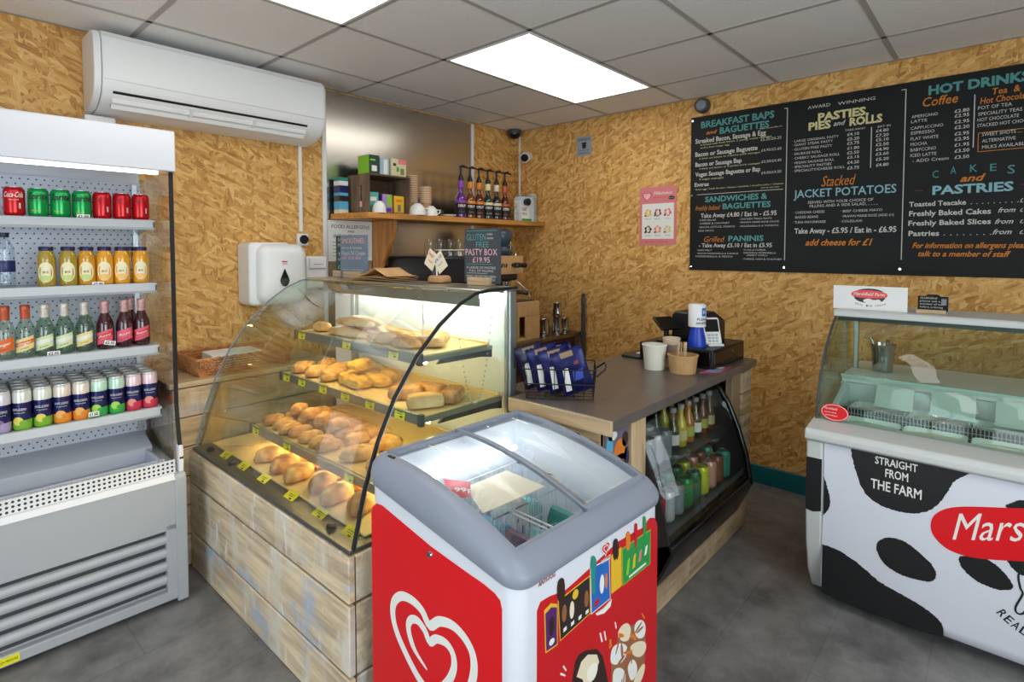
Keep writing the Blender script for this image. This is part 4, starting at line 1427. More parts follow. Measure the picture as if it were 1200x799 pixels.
def lump(name, m, a, b_, h, seed, e1=.75, e2=.8, rough=.06, slash=0, flat_=.35, crimp=0, taper=0.0, nu=40, nv=20):
    """a baked shape lying on z = 0, long side along x"""
    mb = MB(m)

    def fn(u, v):
        th, ph = 2 * pi * u, -pi / 2 + pi * v
        x = spw(cos(ph), e1) * spw(cos(th), e2)
        y = spw(cos(ph), e1) * spw(sin(th), e2)
        z = spw(sin(ph), e1)
        d = 1 + rough * noise.noise(Vector((x * 2.2 + seed, y * 2.2, z * 2 + seed * .3)))
        d += .045 * noise.noise(Vector((x * 6 + seed, y * 6, z * 5))) + .025 * noise.noise(Vector((x * 13, y * 13 + seed, z * 9)))
        if slash and z > 0:
            d += .05 * max(0, sin(x * slash + y * 2.4)) * z
        px, py = x * a * d, y * b_ * d
        py *= 1 - taper * abs(x) ** 2
        pz = z * h * d
        if crimp:
            # half-moon with a rope-like crimped edge on the +y side
            py = y * b_ * (1 - .55 * x * x) * d - .3 * b_ * (x * x)
            if y > .55:
                pz *= .45
                px += .004 * sin(x * 26)
                pz += .005 * (1 + sin(x * 26)) * (1 if z > 0 else 0)
        pz = pz if pz > 0 else pz * flat_
        return (px, py, pz + h * flat_ * .98)
    mb.grid(fn, nu, nv)
    mb.weld = True
    return mb


def pastry(name, mb, label, group, p, rz, tilt=0.0):
    o = mb.build(name, smooth=70)
    o.location, o.rotation_euler = p, (tilt, 0, rz)
    return tag(o, label, {'pasty': 'pasty', 'sausage_roll': 'sausage roll', 'baguette': 'baguette', 'bread_roll': 'bread roll', 'cheese_pastry': 'pastry', 'toasted_wrap': 'wrap'}[name], group)


rnd = random.Random(5)
z1, z2, z3, z4 = 1.0975, .8975, .6775, .5775
# top shelf: one roll, five baguettes, four smaller rolls
pastry('bread_roll', lump('r', GOLD, .062, .036, .030, 1, rough=.1), 'golden roll alone at the left end of the top shelf', 'breads on the top shelf', (-2.29, -.84, z1), 1.4)
for i, (x, y, z, rz) in enumerate(((-2.305, -1.08, z1, -1.50), (-2.245, -1.06, z1, -1.54), (-2.185, -1.08, z1, -1.6), (-2.125, -1.06, z1, -1.56), (-2.275, -1.09, z1 + .042, -1.52), (-2.21, -1.07, z1 + .042, -1.58))):
    lab = 'long pale baguette on the top shelf, %s' % (['nearest the front glass', 'second from the front glass', 'third from the front glass', 'at the back by the white doors', 'upper layer towards the front', 'upper layer towards the back'][i])
    pastry('baguette', lump('b', PALEB, .135, .030, .026, 10 + i, .8, .7, .05, 14, taper=.25), lab, 'breads on the top shelf', (x, y, z), rz)
for i, (x, y, z, rz, m_) in enumerate(((-2.30, -1.335, z1, -1.2, PALEB), (-2.22, -1.345, z1, -1.35, GOLD), (-2.30, -1.49, z1, -1.5, BROWN), (-2.235, -1.54, z1, -1.2, BROWN), (-2.165, -1.50, z1, -1.8, GOLD), (-2.11, -1.44, z1, -1.6, GOLD))):
    pastry('bread_roll', lump('b', m_, .072, .036, .030, 30 + i, .75, .75, .1, 12), 'short roll at the right of the top shelf, %s' % ['pale and nearest the baguettes in front', 'golden and behind the pale one', 'brown, front row towards the end', 'brown, closest to the end glass', 'golden, rear row by the end glass', 'golden, rear row in the middle'][i], 'breads on the top shelf', (x, y, z), rz)
# middle shelf
for i, (x, y, rz) in enumerate(((-2.335, -.735, .4), (-2.335, -.865, .2), (-2.225, -.76, .6), (-2.235, -.90, -.3), (-2.33, -.985, .3))):
    pastry('pasty', lump('p', GOLD, .068, .046, .034, 40 + i, rough=.12, crimp=1), 'golden pasty on the middle shelf, %s' % ['front left corner', 'second along the front', 'back left corner', 'second along the back', 'third along the front by the yellow ones'][i], 'pastries on the middle shelf', (x, y, z2), rz)
for i, (x, y, z, rz) in enumerate(((-2.31, -1.10, z2, 1.2), (-2.22, -1.04, z2, 1.6), (-2.24, -1.145, z2, .8), (-2.32, -1.195, z2, 1.4), (-2.15, -1.09, z2, 1.1), (-2.245, -1.235, z2, 1.5), (-2.26, -1.12, z2 + .054, .4), (-2.16, -1.185, z2, .6))):
    pastry('cheese_pastry', lump('c', YELL, .060, .042, .031, 60 + i, .6, .6, .2, 9), 'bright yellow flaky pastry on the middle shelf, %s' % ['front, nearest the golden pasties', 'behind, nearest the golden pasties', 'centre of the heap', 'front right of the heap', 'rear left of the heap', 'right end of the heap', 'topmost of the heap', 'rear right of the heap'][i], 'pastries on the middle shelf', (x, y, z), rz)
for i, (x, y, z, rz) in enumerate(((-2.30, -1.49, z2, -.9), (-2.325, -1.635, z2, -.5), (-2.21, -1.53, z2, -1.3), (-2.20, -1.645, z2, .5))):
    pastry('toasted_wrap', lump('w', BROWN if i != 1 else PALEB, .068, .036, .036, 80 + i, .42, .42, .05), 'brown folded wrap at the right of the middle shelf, %s' % ['front, left of the pair', 'front, right of the pair', 'rear, left of the pair', 'rear, beside the end glass'][i], 'pastries on the middle shelf', (x, y, z), rz)
# third shelf: rows of sausage rolls, then pasties
k = 0
for r_ in range(3):
    for q in range(7):
        x = -2.475 + r_ * .105 + rnd.uniform(-.008, .008)
        y = -.735 - q * .082 - r_ * .015 + rnd.uniform(-.01, .01)
        pastry('sausage_roll', lump('s', GOLD if (q + r_) % 3 else BROWN, .052, .032, .029, 100 + k, .7, .6, .08, 16), 'sausage roll on the third shelf, %s row from the glass, %s from the left end' % (nth(r_), nth(q)), 'sausage rolls on the third shelf', (x, y, z3), rnd.uniform(-.35, .2))
        k += 1
for q in range(4):
    pastry('sausage_roll', lump('s', BROWN, .052, .032, .029, 130 + q, .7, .6, .08, 16), 'sausage roll on top of the heap on the third shelf, %s from the left' % nth(q), 'sausage rolls on the third shelf', (-2.39, -.80 - q * .11, z3 + .045), rnd.uniform(.2, .9))
for i, (x, y) in enumerate(((-2.45, -1.39), (-2.32, -1.37), (-2.46, -1.54), (-2.31, -1.53), (-2.40, -1.66))):
    pastry('pasty', lump('p', GOLD, .072, .050, .036, 140 + i, rough=.1, crimp=1), 'golden pasty at the right of the third shelf, %s' % ['front, next to the sausage rolls', 'behind, next to the sausage rolls', 'front, second along', 'behind, second along', 'at the far right end'][i], 'pasties on the third shelf', (x, y, z3), rnd.uniform(-.5, .5))
# case floor: two rows of pasties
for r_ in range(2):
    for q in range(6):
        x = -2.575 + r_ * .125 + rnd.uniform(-.012, .012)
        y = -.90 - q * .135 + r_ * .03 + rnd.uniform(-.012, .012)
        pastry('pasty', lump('p', BROWN if (q + r_) % 2 else GOLD, .070, .047, .040, 160 + r_ * 10 + q, rough=.09, crimp=1), 'large crimped pasty on the case floor, %s row, %s from the fridge end' % (['front', 'back'][r_], nth(q)), 'pasties on the case floor', (x, y, z4), rnd.uniform(-.5, .5))
# yellow price tickets
TICK = []
for i, y in enumerate((-.805, -1.185, -1.51)):
    TICK.append((-2.3735, y, 1.083, 0, 'yellow price ticket on the top shelf rail, %s' % ['by the single roll', 'below the baguettes', 'below the short brown rolls'][i]))
for i, y in enumerate((-.733, -.878, -1.062, -1.236, -1.411, -1.60)):
    TICK.append((-2.4135, y, .883, 0, 'yellow price ticket on the middle shelf rail, %s from the left end' % nth(i)))
for i, y in enumerate((-.718, -1.016, -1.487)):
    TICK.append((-2.5535, y, .662, 0, 'yellow price ticket on the third shelf rail, %s' % ['under the first sausage rolls', 'under the middle of the sausage rolls', 'under the pasties'][i]))
for i, y in enumerate((-.685, -.87, -1.06, -1.286, -1.491, -1.68)):
    TICK.append((-2.672, y, .572, 1, 'yellow price ticket lying on the front ledge, %s from the left end' % nth(i)))
for x, y, z, flat_, lab in TICK:
    t = thing('price_ticket', lab, 'price tag', (x, y, z), 0, 'yellow price tickets in the pastry case')
    b = MB(YELLOW)
    tl = radians(62) if flat_ else radians(10)
    b.M = Matrix.Translation((x, y, z)) @ Matrix.Rotation(tl, 4, 'Y')
    e_ = .0055 if flat_ else 0
    b.box(-.0008, .0008, -.029 - e_, .029 + e_, -.019 - e_ * .6, .019 + e_ * .6)
    b.build('card', t, smooth=0)
    b = MB(INK); b.M = Matrix.Translation((x, y, z)) @ Matrix.Rotation(tl, 4, 'Y')
    for k_, w_ in ((.006, .036), (-.001, .03)):
        b.box(-.0011, -.0008, -w_ / 2, w_ / 2, k_, k_ + .0022)
    b.box(-.0011, -.0008, -.018, -.002, -.012, -.006)
    b.build('printing', t, smooth=0)

# ------------------------------------------------------------------ on top of the pastry case
zt = 1.3275


def bag_stack(cx, cy, label, n, seed):
    r2 = random.Random(seed)
    t = thing('paper_bags', label, 'paper bags', (cx, cy, zt))
    for i in range(n):
        L_, w_ = .15, .075
        ang = r2.uniform(-.25, .25)
        rise = .035 if i == n - 1 else .008

        def fn(u, v):
            a, b_ = (u - .5) * 2 * L_, (v - .5) * 2 * w_
            z = .004 + i * .007 + rise * max(0, 1 - abs(u - .42) * 3.2) * (1 if i == n - 1 else .4) + .004 * noise.noise(Vector((a * 14 + i, b_ * 14, seed)))
            return (cx + b_ * cos(ang) + a * sin(ang), cy + a * cos(ang) - b_ * sin(ang) + r2.uniform(0, 0), zt + max(.002, z))
        MB(KRAFT).grid(fn, 12, 6).build('paper_bag', t, smooth=60, solidify=.002)
    return t


bag_stack(-2.05, -.99, 'loose stack of brown paper bags lying on top of the pastry case', 4, 3)
t = thing('price_card_holder', 'round wooden holder with two tilted cream price cards', 'card holder', (-2.0, -1.34, zt))
MB(wood('card_holder_wood', (200, 150, 96), 'x', .3)).lathe([(.046, 0), (.052, .006), (.050, .024), (.042, .032), (.0008, .033)], (-2.0, -1.34, zt), 24).build('wooden_base', t, smooth=50)
MB(PAPER).tube([(-2.01, -1.335, zt + .03), (-2.012, -1.335, zt + .075)], .004).build('card_clip', t)
for (cy, cz, rot, s_, m_, txt, col) in ((-1.305, 1.43, .55, .064, 'a', 'PASTY', RED_P), (-1.372, 1.42, -.62, .066, 'b', '£4.10', BLUE_P)):
    b = MB(CREAM_P)
    b.M = Matrix.Translation((-2.018 + (0 if m_ == 'a' else -.006), cy, cz)) @ Matrix.Rotation(rot, 4, 'X')
    b.box(-.001, .001, -s_ / 2, s_ / 2, -s_ * .62, s_ * .62)
    b.text(txt, (-.0016, 0, .012), (0, -1, 0), (0, 0, 1), s_ * .8, .014, col, 0, .02, 1, True)
    b.text('each', (-.0016, 0, -.012), (0, -1, 0), (0, 0, 1), s_ * .5, .010, col, 0, 0, 1, True)
    b.build('price_card', t, smooth=0)


def chalk_sign(name, label, x, y0, y1, z0, z1, board, lines, block, tilt=0.0):
    t = thing(name, label, 'sign', (x, (y0 + y1) / 2, zt))
    MB(PALE_WOOD).box(x - .022, x + .022, block[0], block[1], zt, zt + .032).build('wooden_block', t, bevel=.002)
    MB(board).box(x - .002, x + .002, y1, y0, z0, z1).build('board', t, smooth=0)
    for nm, m_, L_ in lines:
        s = MB(m_)
        for (tx, yy, zz, w_, c_) in L_:
            if tx == '_':
                s.box(x - .0028, x - .002, yy - w_, yy, zz, zz + c_)
            else:
                s.text(tx, (x - .0026, yy, zz), (0, -1, 0), (0, 0, 1), w_, c_)
        s.build(nm, t, smooth=0)
    return t


chalk_sign('chalkboard_sign', 'grey chalkboard advertising the gluten free pasty box in a wooden block', -1.99, -1.495, -1.705, 1.336, 1.562, SLATE, [
    ('teal_lettering', TEAL_P, [('_', -1.51, 1.552, .175, .0022), ('GLUTEN', -1.508, 1.514, .115, .026), ('FREE', -1.565, 1.484, .075, .024), ('_', -1.51, 1.414, .15, .002)]),
    ('pink_lettering', PINK_CH, [('PASTY BOX', -1.502, 1.452, .185, .026), ('£19.95', -1.545, 1.422, .10, .022)]),
    ('white_lettering', CHALK, [('mini', -1.63, 1.534, .03, .010), ('size', -1.63, 1.518, .035, .010), ('4 LARGE GF PASTIES', -1.508, 1.396, .17, .009), ('FULL OF FILLING', -1.525, 1.383, .14, .009), ('_', -1.51, 1.376, .12, .0015), ('BAKE FROM FROZEN', -1.508, 1.36, .17, .009), ('ORDER AT COUNTER', -1.515, 1.346, .16, .009)])], (-1.655, -1.53))
chalk_sign('chalkboard_sign', 'dark green chalkboard sign at the left end of the case top', -1.985, -.455, -.62, 1.345, 1.55, M('dark_green_board', (24, 70, 62), .5), [
    ('lettering', CHALK, [('SOUP', -.475, 1.52, .1, .018), ('Muffin', -.475, 1.49, .1, .018), ('Tea', -.475, 1.44, .07, .018), ('or Cake', -.475, 1.415, .1, .018), ('£2.50', -.475, 1.37, .08, .018)])], (-.62, -.45))
chalk_sign('chalkboard_sign', 'blue grey chalkboard sign in front of the dark green one', -2.012, -.545, -.80, 1.335, 1.55, M('blue_grey_board', (112, 128, 146), .6, var=.12, scale=9), [
    ('coral_lettering', M('coral_chalk', (232, 170, 160), .8), [('SMOOTHIES', -.56, 1.508, .21, .026), ('all £3.50', -.56, 1.425, .18, .014)]),
    ('white_lettering', CHALK, [('Peach \'N\' Cream', -.56, 1.446, .22, .022), ('berry & banana', -.56, 1.478, .19, .014), ('ask us for today\'s flavours', -.565, 1.365, .2, .010)])], (-.76, -.60))

# ------------------------------------------------------------------ pine wall shelf and what stands on it
sz = 1.702
t = thing('pine_shelf', 'long orange pine shelf on the back wall above the coffee bench', 'shelf', (-.87, -.17, sz))
MB(PINE).prism([(-1.765, -.015), (-1.70, -.345), (-.004, -.345), (-.004, -.015)], 'z', sz - .036, sz).build('board', t, bevel=.003)
MB(PINE_V).prism([(-.008, sz - .037), (-.25, sz - .037), (-.25, sz - .085), (-.23, sz - .16), (-.16, 1.46), (-.11, 1.36), (-.07, 1.30), (-.008, 1.285)], 'x', -1.452, -1.425).build('bracket', t, bevel=.003)
MB(PINE_V).box(-1.4245, -1.30, -.03, -.008, 1.36, sz - .037).build('wall_batten', t, bevel=.002)

t = thing('allergen_notice', 'white food allergen notice on the steel sheet below the shelf end', 'sign', (-1.61, 0, 1.40))
MB(PAPER).box(-1.782, -1.455, -.010, -.0068, 1.40, 1.662).build('sheet', t, smooth=0)
s = MB(INK)
s.text('FOOD ALLERGENS', (-1.755, -.0106, 1.612), (1, 0, 0), (0, 0, 1), .28, .022)
s.text('AND', (-1.64, -.0106, 1.585), (1, 0, 0), (0, 0, 1), .05, .014)
s.text('INTOLERANCES', (-1.742, -.0106, 1.550), (1, 0, 0), (0, 0, 1), .25, .022)
for k in range(5):
    s.box(-1.75, -1.48, -.0106, -.010, 1.52 - k * .022, 1.523 - k * .022)
s.build('lettering', t, smooth=0)

# crate on its side, used as a cubby
cx0, cx1, cyf, cyb, ch_ = -1.66, -1.335, -.285, -.04, .245
t = thing('wooden_crate', 'weathered slatted crate on its side holding tea boxes on the pine shelf', 'crate', ((cx0 + cx1) / 2, (cyf + cyb) / 2, sz))
w_ = (cyb - cyf) / 4
for k in range(4):
    y0 = cyf + k * w_
    if k == 1:
        b = MB(CRATE_WOOD).box(cx0, cx0 + .012, y0 + .003, y0 + w_ - .003, sz, sz + .075).box(cx0, cx0 + .012, y0 + .003, y0 + w_ - .003, sz + .175, sz + ch_)
        b.box(cx0, cx0 + .012, y0 + .003, y0 + .018, sz + .075, sz + .175).box(cx0, cx0 + .012, y0 + w_ - .018, y0 + w_ - .003, sz + .075, sz + .175)
    else:
        b = MB(CRATE_WOOD).box(cx0, cx0 + .012, y0 + .003, y0 + w_ - .003, sz, sz + ch_)
    b.build('end_slat', t, bevel=.002)
MB(CRATE_WOOD).box(cx1 - .012, cx1, cyf, cyb, sz, sz + ch_).build('end_panel', t, bevel=.002)
MB(DARK_WOOD).box(cx0 + .012, cx1 - .012, cyf, cyb, sz + ch_ - .012, sz + ch_).build('top_board', t, bevel=.002)
MB(DARK_WOOD).box(cx0 + .012, cx1 - .012, cyf, cyb, sz, sz + .010).build('bottom_board', t, bevel=.002)
MB(DARK_WOOD).box(cx0 + .012, cx1 - .012, cyb - .008, cyb, sz + .01, sz + ch_ - .012).build('back_board', t, smooth=0)
MB(PINK_CH).box(cx0 - .0008, cx0, cyf + .075, cyf + .098, sz + .04, sz + .075).build('price_sticker', t, smooth=0)


def carton(name, label, x0, x1, y0, y1, z0, z1, front, side, marks=(), group=None, cat='box'):
    """printed box: front face towards the room, side face towards the shop"""
    t = thing(name, label, cat, ((x0 + x1) / 2, (y0 + y1) / 2, z0), 0, group)
    MB(front).box(x0, x1, y0, y1, z0, z1).build('carton', t, bevel=.0015)
    p = MB(side)
    p.box(x0 - .0006, x0, y0 + .002, y1 - .002, z0 + .002, z1 - .002)
    p.build('side_print', t, smooth=0)
    if marks:
        q = MB()
        for (m_, a, b_, c_, d_) in marks:   # rectangles on the front, as fractions
            q.box(x0 + (x1 - x0) * a, x0 + (x1 - x0) * b_, y0 - .0007, y0, z0 + (z1 - z0) * c_, z0 + (z1 - z0) * d_, m_)
        q.build('front_print', t, smooth=0)
    return t


DKGRN = M('deep_green_print', (24, 62, 46), .5)
MAUVE = M('mauve_print', (168, 140, 196), .5)
CRMB = M('cream_box_print', (214, 204, 160), .5)
zc = sz + ch_ + .0005
carton('tea_box', 'lime green box standing on top of the crate', -1.635, -1.56, -.255, -.13, zc, zc + .118, DKGRN, LIME_P, ((PAPER, .25, .75, .15, .45), (LIME_P, .1, .6, .7, .78)))
carton('tea_box', 'pale blue box on top of the crate, in the middle', -1.535, -1.465, -.225, -.14, zc, zc + .115, M('silver_blue_print', (176, 196, 212), .5), SKYB_P, ((PAPER, .4, .8, .1, .9),))
carton('tea_box', 'cream and pink box on top of the crate, right end', -1.455, -1.335, -.235, -.12, zc, zc + .118, CRMB, CRMB, ((PINK_P, .45, 1.0, .72, 1.0), (GREEN_P, .35, .5, .3, .55), (BROWN_P, .12, .32, .6, .75), (M('olive_print', (130, 128, 76), .5), .6, .85, .15, .5)))
zi = sz + .0105
carton('tea_box', 'teal box inside the crate, left end', -1.630, -1.555, -.235, -.09, zi, zi + .125, M('light_teal_print', (90, 180, 172), .5), TEALBOX, ((PAPER, .2, .8, .55, .75), (TEALBOX, .1, .9, .1, .3)))
carton('tea_box', 'purple box inside the crate, in the middle', -1.525, -1.45, -.235, -.09, zi, zi + .118, MAUVE, PURPLE_P, ((LIME_P, .45, .95, .35, .95), (PURPLE_P, .1, .9, .05, .25)))
carton('tea_box', 'yellow box inside the crate, right end', -1.435, -1.355, -.235, -.09, zi, zi + .112, GOLDY, ORANGE_P, ((M('grey_print', (110, 112, 116), .5), .35, .65, .1, .5), (ORANGE_P, .2, .8, .65, .8)))
# books and boxes stacked against the crate end
bz = sz
for i, (m_, h, lab) in enumerate(((CREAM_P, .026, 'bottom of'), (SKYB_P, .05, 'second up in'), (BROWN_P, .034, 'third up in'), (SKYB_P, .02, 'fourth up in'), (NAVY_P, .044, 'fifth up in'), (PAPER, .03, 'next to the top of'), (TEALBOX, .022, 'top of'))):
    o = MB(m_).box(-1.752, -1.69, -.105, -.035, bz + .0004, bz + h - .0004).build('flat_box', bevel=.002)
    tag(o, '%s flat box, %s the pile left of the crate' % (['cream', 'blue', 'brown', 'slim blue', 'navy', 'white', 'teal'][i], lab), 'box', 'flat boxes left of the crate')
    bz += h


# upturned white cups
CUPW = M('white_glazed_cup', (236, 234, 228), .25)


def dome_cup(x, y, r, h, label, handle=True):
    t = thing('white_cup', label, 'cup', (x, y, sz), 0, 'white cups on the pine shelf')
    b = MB(CUPW)
    b.lathe([(r, 0), (r * 1.0, .004), (r * .94, h * .45), (r * .78, h * .75), (r * .5, h * .93), (r * .42, h * .95), (r * .40, h), (.0008, h)], (x, y, sz), 24)
    b.build('bowl', t, smooth=50)
    if handle:
        MB(CUPW).tube([(x + r * .9, y - .01, sz + h * .65), (x + r * 1.3, y - .02, sz + h * .6), (x + r * 1.3, y - .02, sz + h * .3), (x + r * .95, y - .01, sz + h * .22)], .004).build('handle', t, smooth=60)
    return t


dome_cup(-1.605, -.315, .043, .072, 'white cup upside down in front of the teal box', False)
dome_cup(-1.30, -.305, .056, .076, 'larger white cup upside down below the paper cup stacks')
dome_cup(-1.185, -.305, .046, .066, 'white cup upside down, rightmost, in front of a lilac packet')
carton('lilac_packet', 'slim lilac packet standing behind the rightmost white cup', -1.20, -1.172, -.22, -.19, sz, sz + .13, M('lilac_print', (196, 186, 208), .5), MAUVE, (), None, 'packet')
CUPB = M('brown_paper_cup', (176, 130, 88), .6)
CUPR = M('cup_rim_paper', (226, 206, 178), .6)


def cup_stack(x, y, n, label):
    t = thing('paper_cup_stack', label, 'cup stack', (x, y, sz), 0, 'stacks of paper cups on the pine shelf')
    b = MB(CUPB).lathe([(.027, 0), (.038, .088)], (x, y, sz), 24)
    b.build('lowest_cup', t)
    for k in range(n):
        z = .088 + k * .0125
        q = MB(CUPB).lathe([(.0345, z - .012), (.0385, z + .004)], (x, y, sz), 24, None, False)
        q.use(CUPR).lathe([(.0385, z + .004), (.0405, z + .005), (.0405, z + .0085), (.0385, z + .009), (.0345, z + .0085)], (x, y, sz), 24, None, False)
        q.build('cup', t, smooth=50)
    return t


cup_stack(-1.262, -.20, 15, 'taller stack of brown paper cups right behind the crate end')
cup_stack(-1.19, -.255, 9, 'shorter stack of brown paper cups')
t = thing('glass_tumbler', 'small clear glass on the pine shelf right of the white cups', 'glass', (-1.09, -.29, sz))
MB(GLASS_CL).lathe([(.020, 0), (.027, .05), (.025, .05), (.018, .006), (.0008, .006)], (-1.09, -.29, sz), 20).build('tumbler', t, smooth=50)
tag(MB(CUPW).lathe([(.03, 0), (.055, .012), (.058, .018), (.052, .016), (.028, .006), (.0008, .006)], (-1.0, -.27, sz), 28).build('white_saucer', smooth=50), 'white dish on the pine shelf left of the syrup bottles', 'dish')

# syrup bottles with pumps
SYR = [('purple', (92, 40, 130), (140, 66, 170), 'violet'), ('amber', (120, 60, 24), (232, 140, 40), 'orange'), ('red-brown', (96, 40, 26), (228, 132, 40), 'orange'),
       ('green', (34, 58, 48), (236, 226, 170), 'cream'), ('dark', (34, 36, 40), (232, 214, 186), 'cream'), ('maroon', (90, 30, 26), (206, 100, 50), 'rust')]
sx = [-.832, -.738, -.645, -.549, -.452, -.355]
for i, (nm, liq, band, bn) in enumerate(SYR):
    p = (sx[i], -.22, sz)
    t = thing('syrup_bottle', 'pump syrup bottle with %s neck band, %s from the left in the row' % (bn, nth(i)), 'bottle', p, 0, 'syrup bottles with pumps on the pine shelf')
    b = MB(M('%s_syrup_glass' % nm, liq, .1, coat=1)); b.M = Matrix.Translation(p)
    b.lathe([(.036, 0), (.041, .005), (.0415, .015), (.0415, .140), (.039, .155), (.028, .172), (.019, .187), (.0165, .20), (.0165, .235)], n=24)
    b.build('glass_body', t, smooth=60)
    b = MB(M('%s_neck_band' % nm, band, .5)); b.M = Matrix.Translation(p)
    b.lathe([(.021, .225), (.0225, .228), (.0225, .272), (.020, .276)], n=20); b.build('neck_band', t, smooth=50)
    b = MB(M('%s_label_top' % nm, band, .5)); b.M = Matrix.Translation(p)
    b.lathe([(.0418, .112), (.0418, .132)], n=24, cap=False)
    b.use(INK).lathe([(.0418, .028), (.0418, .112)], n=24, cap=False)
    b.use(INK)
    for a in (-pi / 2 - .5,):
        b.text_round('SYRUP', (0, 0), .0424, .082, a, .018, PAPER, .06, 0, .02)
        b.text_round(['Lavender', 'Caramel', 'Hazelnut', 'Vanilla', 'Coconut', 'Cinnamon'][i], (0, 0), .0424, .044, a, .009, M('%s_word' % nm, band, .5), .05)
    b.build('label', t, smooth=0)
    b = MB(BLACK); b.M = Matrix.Translation(p)
    b.lathe([(.021, .276), (.0205, .292), (.011, .318), (.0075, .33), (.0075, .372), (.012, .374), (.012, .384), (.0008, .385)], n=16)
    b.tube([(0, 0, .380), (-.012, -.03, .383), (-.02, -.06, .378)], [.008, .006, .0045], 8)
    b.tube([(0, 0, .380), (.05, -.008, .379), (.062, -.012, .370)], [.007, .006, .005], 8)
    b.build('pump', t, smooth=50)
t = thing('milk_carton', 'white and pale blue drink carton at the right end of the pine shelf', 'carton', (-.17, -.25, sz))
MB(M('pale_blue_carton', (196, 216, 228), .5)).prism([(-.245, sz), (-.085, sz), (-.085, sz + .17), (-.10, sz + .2), (-.235, sz + .2), (-.245, sz + .18)], 'y', -.30, -.22).build('carton', t, bevel=.003)
q = MB(PAPER).box(-.24, -.15, -.3007, -.30, sz + .01, sz + .13).box(-.2457, -.245, -.295, -.225, sz + .01, sz + .17)
q.text('OAT', (-.235, -.3012, sz + .085), (1, 0, 0), (0, 0, 1), .06, .024, NAVY_P, 0, .02).text('MILK', (-.235, -.3012, sz + .05), (1, 0, 0), (0, 0, 1), .06, .022, NAVY_P)
q.box(-.24, -.12, -.3012, -.3007, sz + .005, sz + .022, GREEN_P)
q.build('front_print', t, smooth=0)
MB(BLACK).cyl((-.195, -.335, sz + .155), (-.195, -.30, sz + .155), .03, .026, 20).build('round_cap', t, bevel=.003)
t = thing('clear_lid_stack', 'tall stack of clear plastic lids at the very end of the pine shelf', 'lid stack', (-.055, -.25, sz))
PLID = M('frosted_plastic_lid', (196, 196, 188), .3)
for k in range(12):
    z = sz + k * .0195
    MB(PLID).lathe([(.044, z), (.046, z + .003), (.044, z + .006), (.036, z + .018), (.0008, z + .0188)], (-.055, -.25, 0), 22).build('lid', t, smooth=50)
t = thing('small_sauce_bottle', 'small pale bottle beside the last syrup bottle', 'bottle', (-.275, -.25, sz))
MB(GLASS_CL).lathe([(.026, 0), (.028, .004), (.028, .075), (.014, .10), (.012, .12)], (-.278, -.262, sz), 18).build('glass_body', t, smooth=50)
MB(M('pale_tan_cap', (196, 164, 124), .5)).lathe([(.013, .119), (.015, .121), (.015, .14), (.0008, .141)], (-.278, -.262, sz), 18).build('cap', t, smooth=50)

# ------------------------------------------------------------------ coffee bench along the back wall
bz = .83
bench = thing('coffee_bench', 'steel topped back bench carrying the coffee machine and milk jugs', 'bench', (-.95, -.37, 0))
BENCHT = brushed('bench_steel', (150, 144, 136), .3, (30, 1, 1))
MB(BENCHT).box(-1.80, -.02, -.735, -.012, bz - .03, bz).build('bench_top', bench, bevel=.004)
MB(DARK_WOOD).box(-1.80, -.02, -.70, -.05, bz - .09, bz - .03).build('apron', bench, smooth=0)
for xx, yy in ((-1.77, -.69), (-.05, -.69), (-1.77, -.06), (-.05, -.06)):
    MB(ALU).box(xx - .018, xx + .018, yy - .018, yy + .018, 0, bz - .03).build('leg', bench, smooth=0)
MB(BENCHT).box(-1.76, -.06, -.68, -.06, .25, .27).build('lower_shelf', bench, smooth=0)
# looped steel rail at the bench end
t = thing('looped_steel_rail', 'upright looped steel rail at the end of the coffee bench by the menu wall', 'rail', (-.03, -.76, 0))
MB(GREY_DK).tube([(-.03, -.745, 0), (-.03, -.745, 1.10), (-.03, -.752, 1.13), (-.03, -.762, 1.13), (-.03, -.77, 1.10), (-.03, -.77, 0)], .008, 8).build('rail', t, smooth=60)
t_ = MB(GREY_DK).box(-.042, -.018, -.775, -.74, .80, .83).build('rail_clamp', t, smooth=0)

# milk jugs
JUG = M('polished_jug_steel', (190, 190, 192), .14, 1.0)


def jug(x, y, z, r, h, label, handle_a):
    t = thing('milk_jug', label, 'jug', (x, y, z), 0, 'steel milk jugs on the coffee bench')
    b = MB(JUG)
    rings = []
    for rr, zz in ((r * .9, 0), (r, .006), (r * .98, h * .25), (r * .80, h * .7), (r * .82, h)):
        rings.append([(x + rr * cos(a) * (1 + (.18 if zz == h and abs(a - pi * 1.25) < .3 else 0)), y + rr * sin(a) * (1 + (.18 if zz == h and abs(a - pi * 1.25) < .3 else 0)), z + zz) for a in [2 * pi * i / 24 for i in range(24)]])
    rings.append([(x + r * .77 * cos(2 * pi * i / 24), y + r * .77 * sin(2 * pi * i / 24), z + h - .002) for i in range(24)])
    rings.append([(x + r * .77 * cos(2 * pi * i / 24), y + r * .77 * sin(2 * pi * i / 24), z + .01) for i in range(24)])
    b.loft(rings)
    b.build('body', t, smooth=50)
    ca, sa = cos(handle_a), sin(handle_a)
    MB(JUG).tube([(x + ca * r * .82, y + sa * r * .82, z + h * .88), (x + ca * r * 1.5, y + sa * r * 1.5, z + h * .8), (x + ca * r * 1.5, y + sa * r * 1.5, z + h * .3), (x + ca * r * .98, y + sa * r * .98, z + h * .2)], .005, 8).build('handle', t, smooth=60)


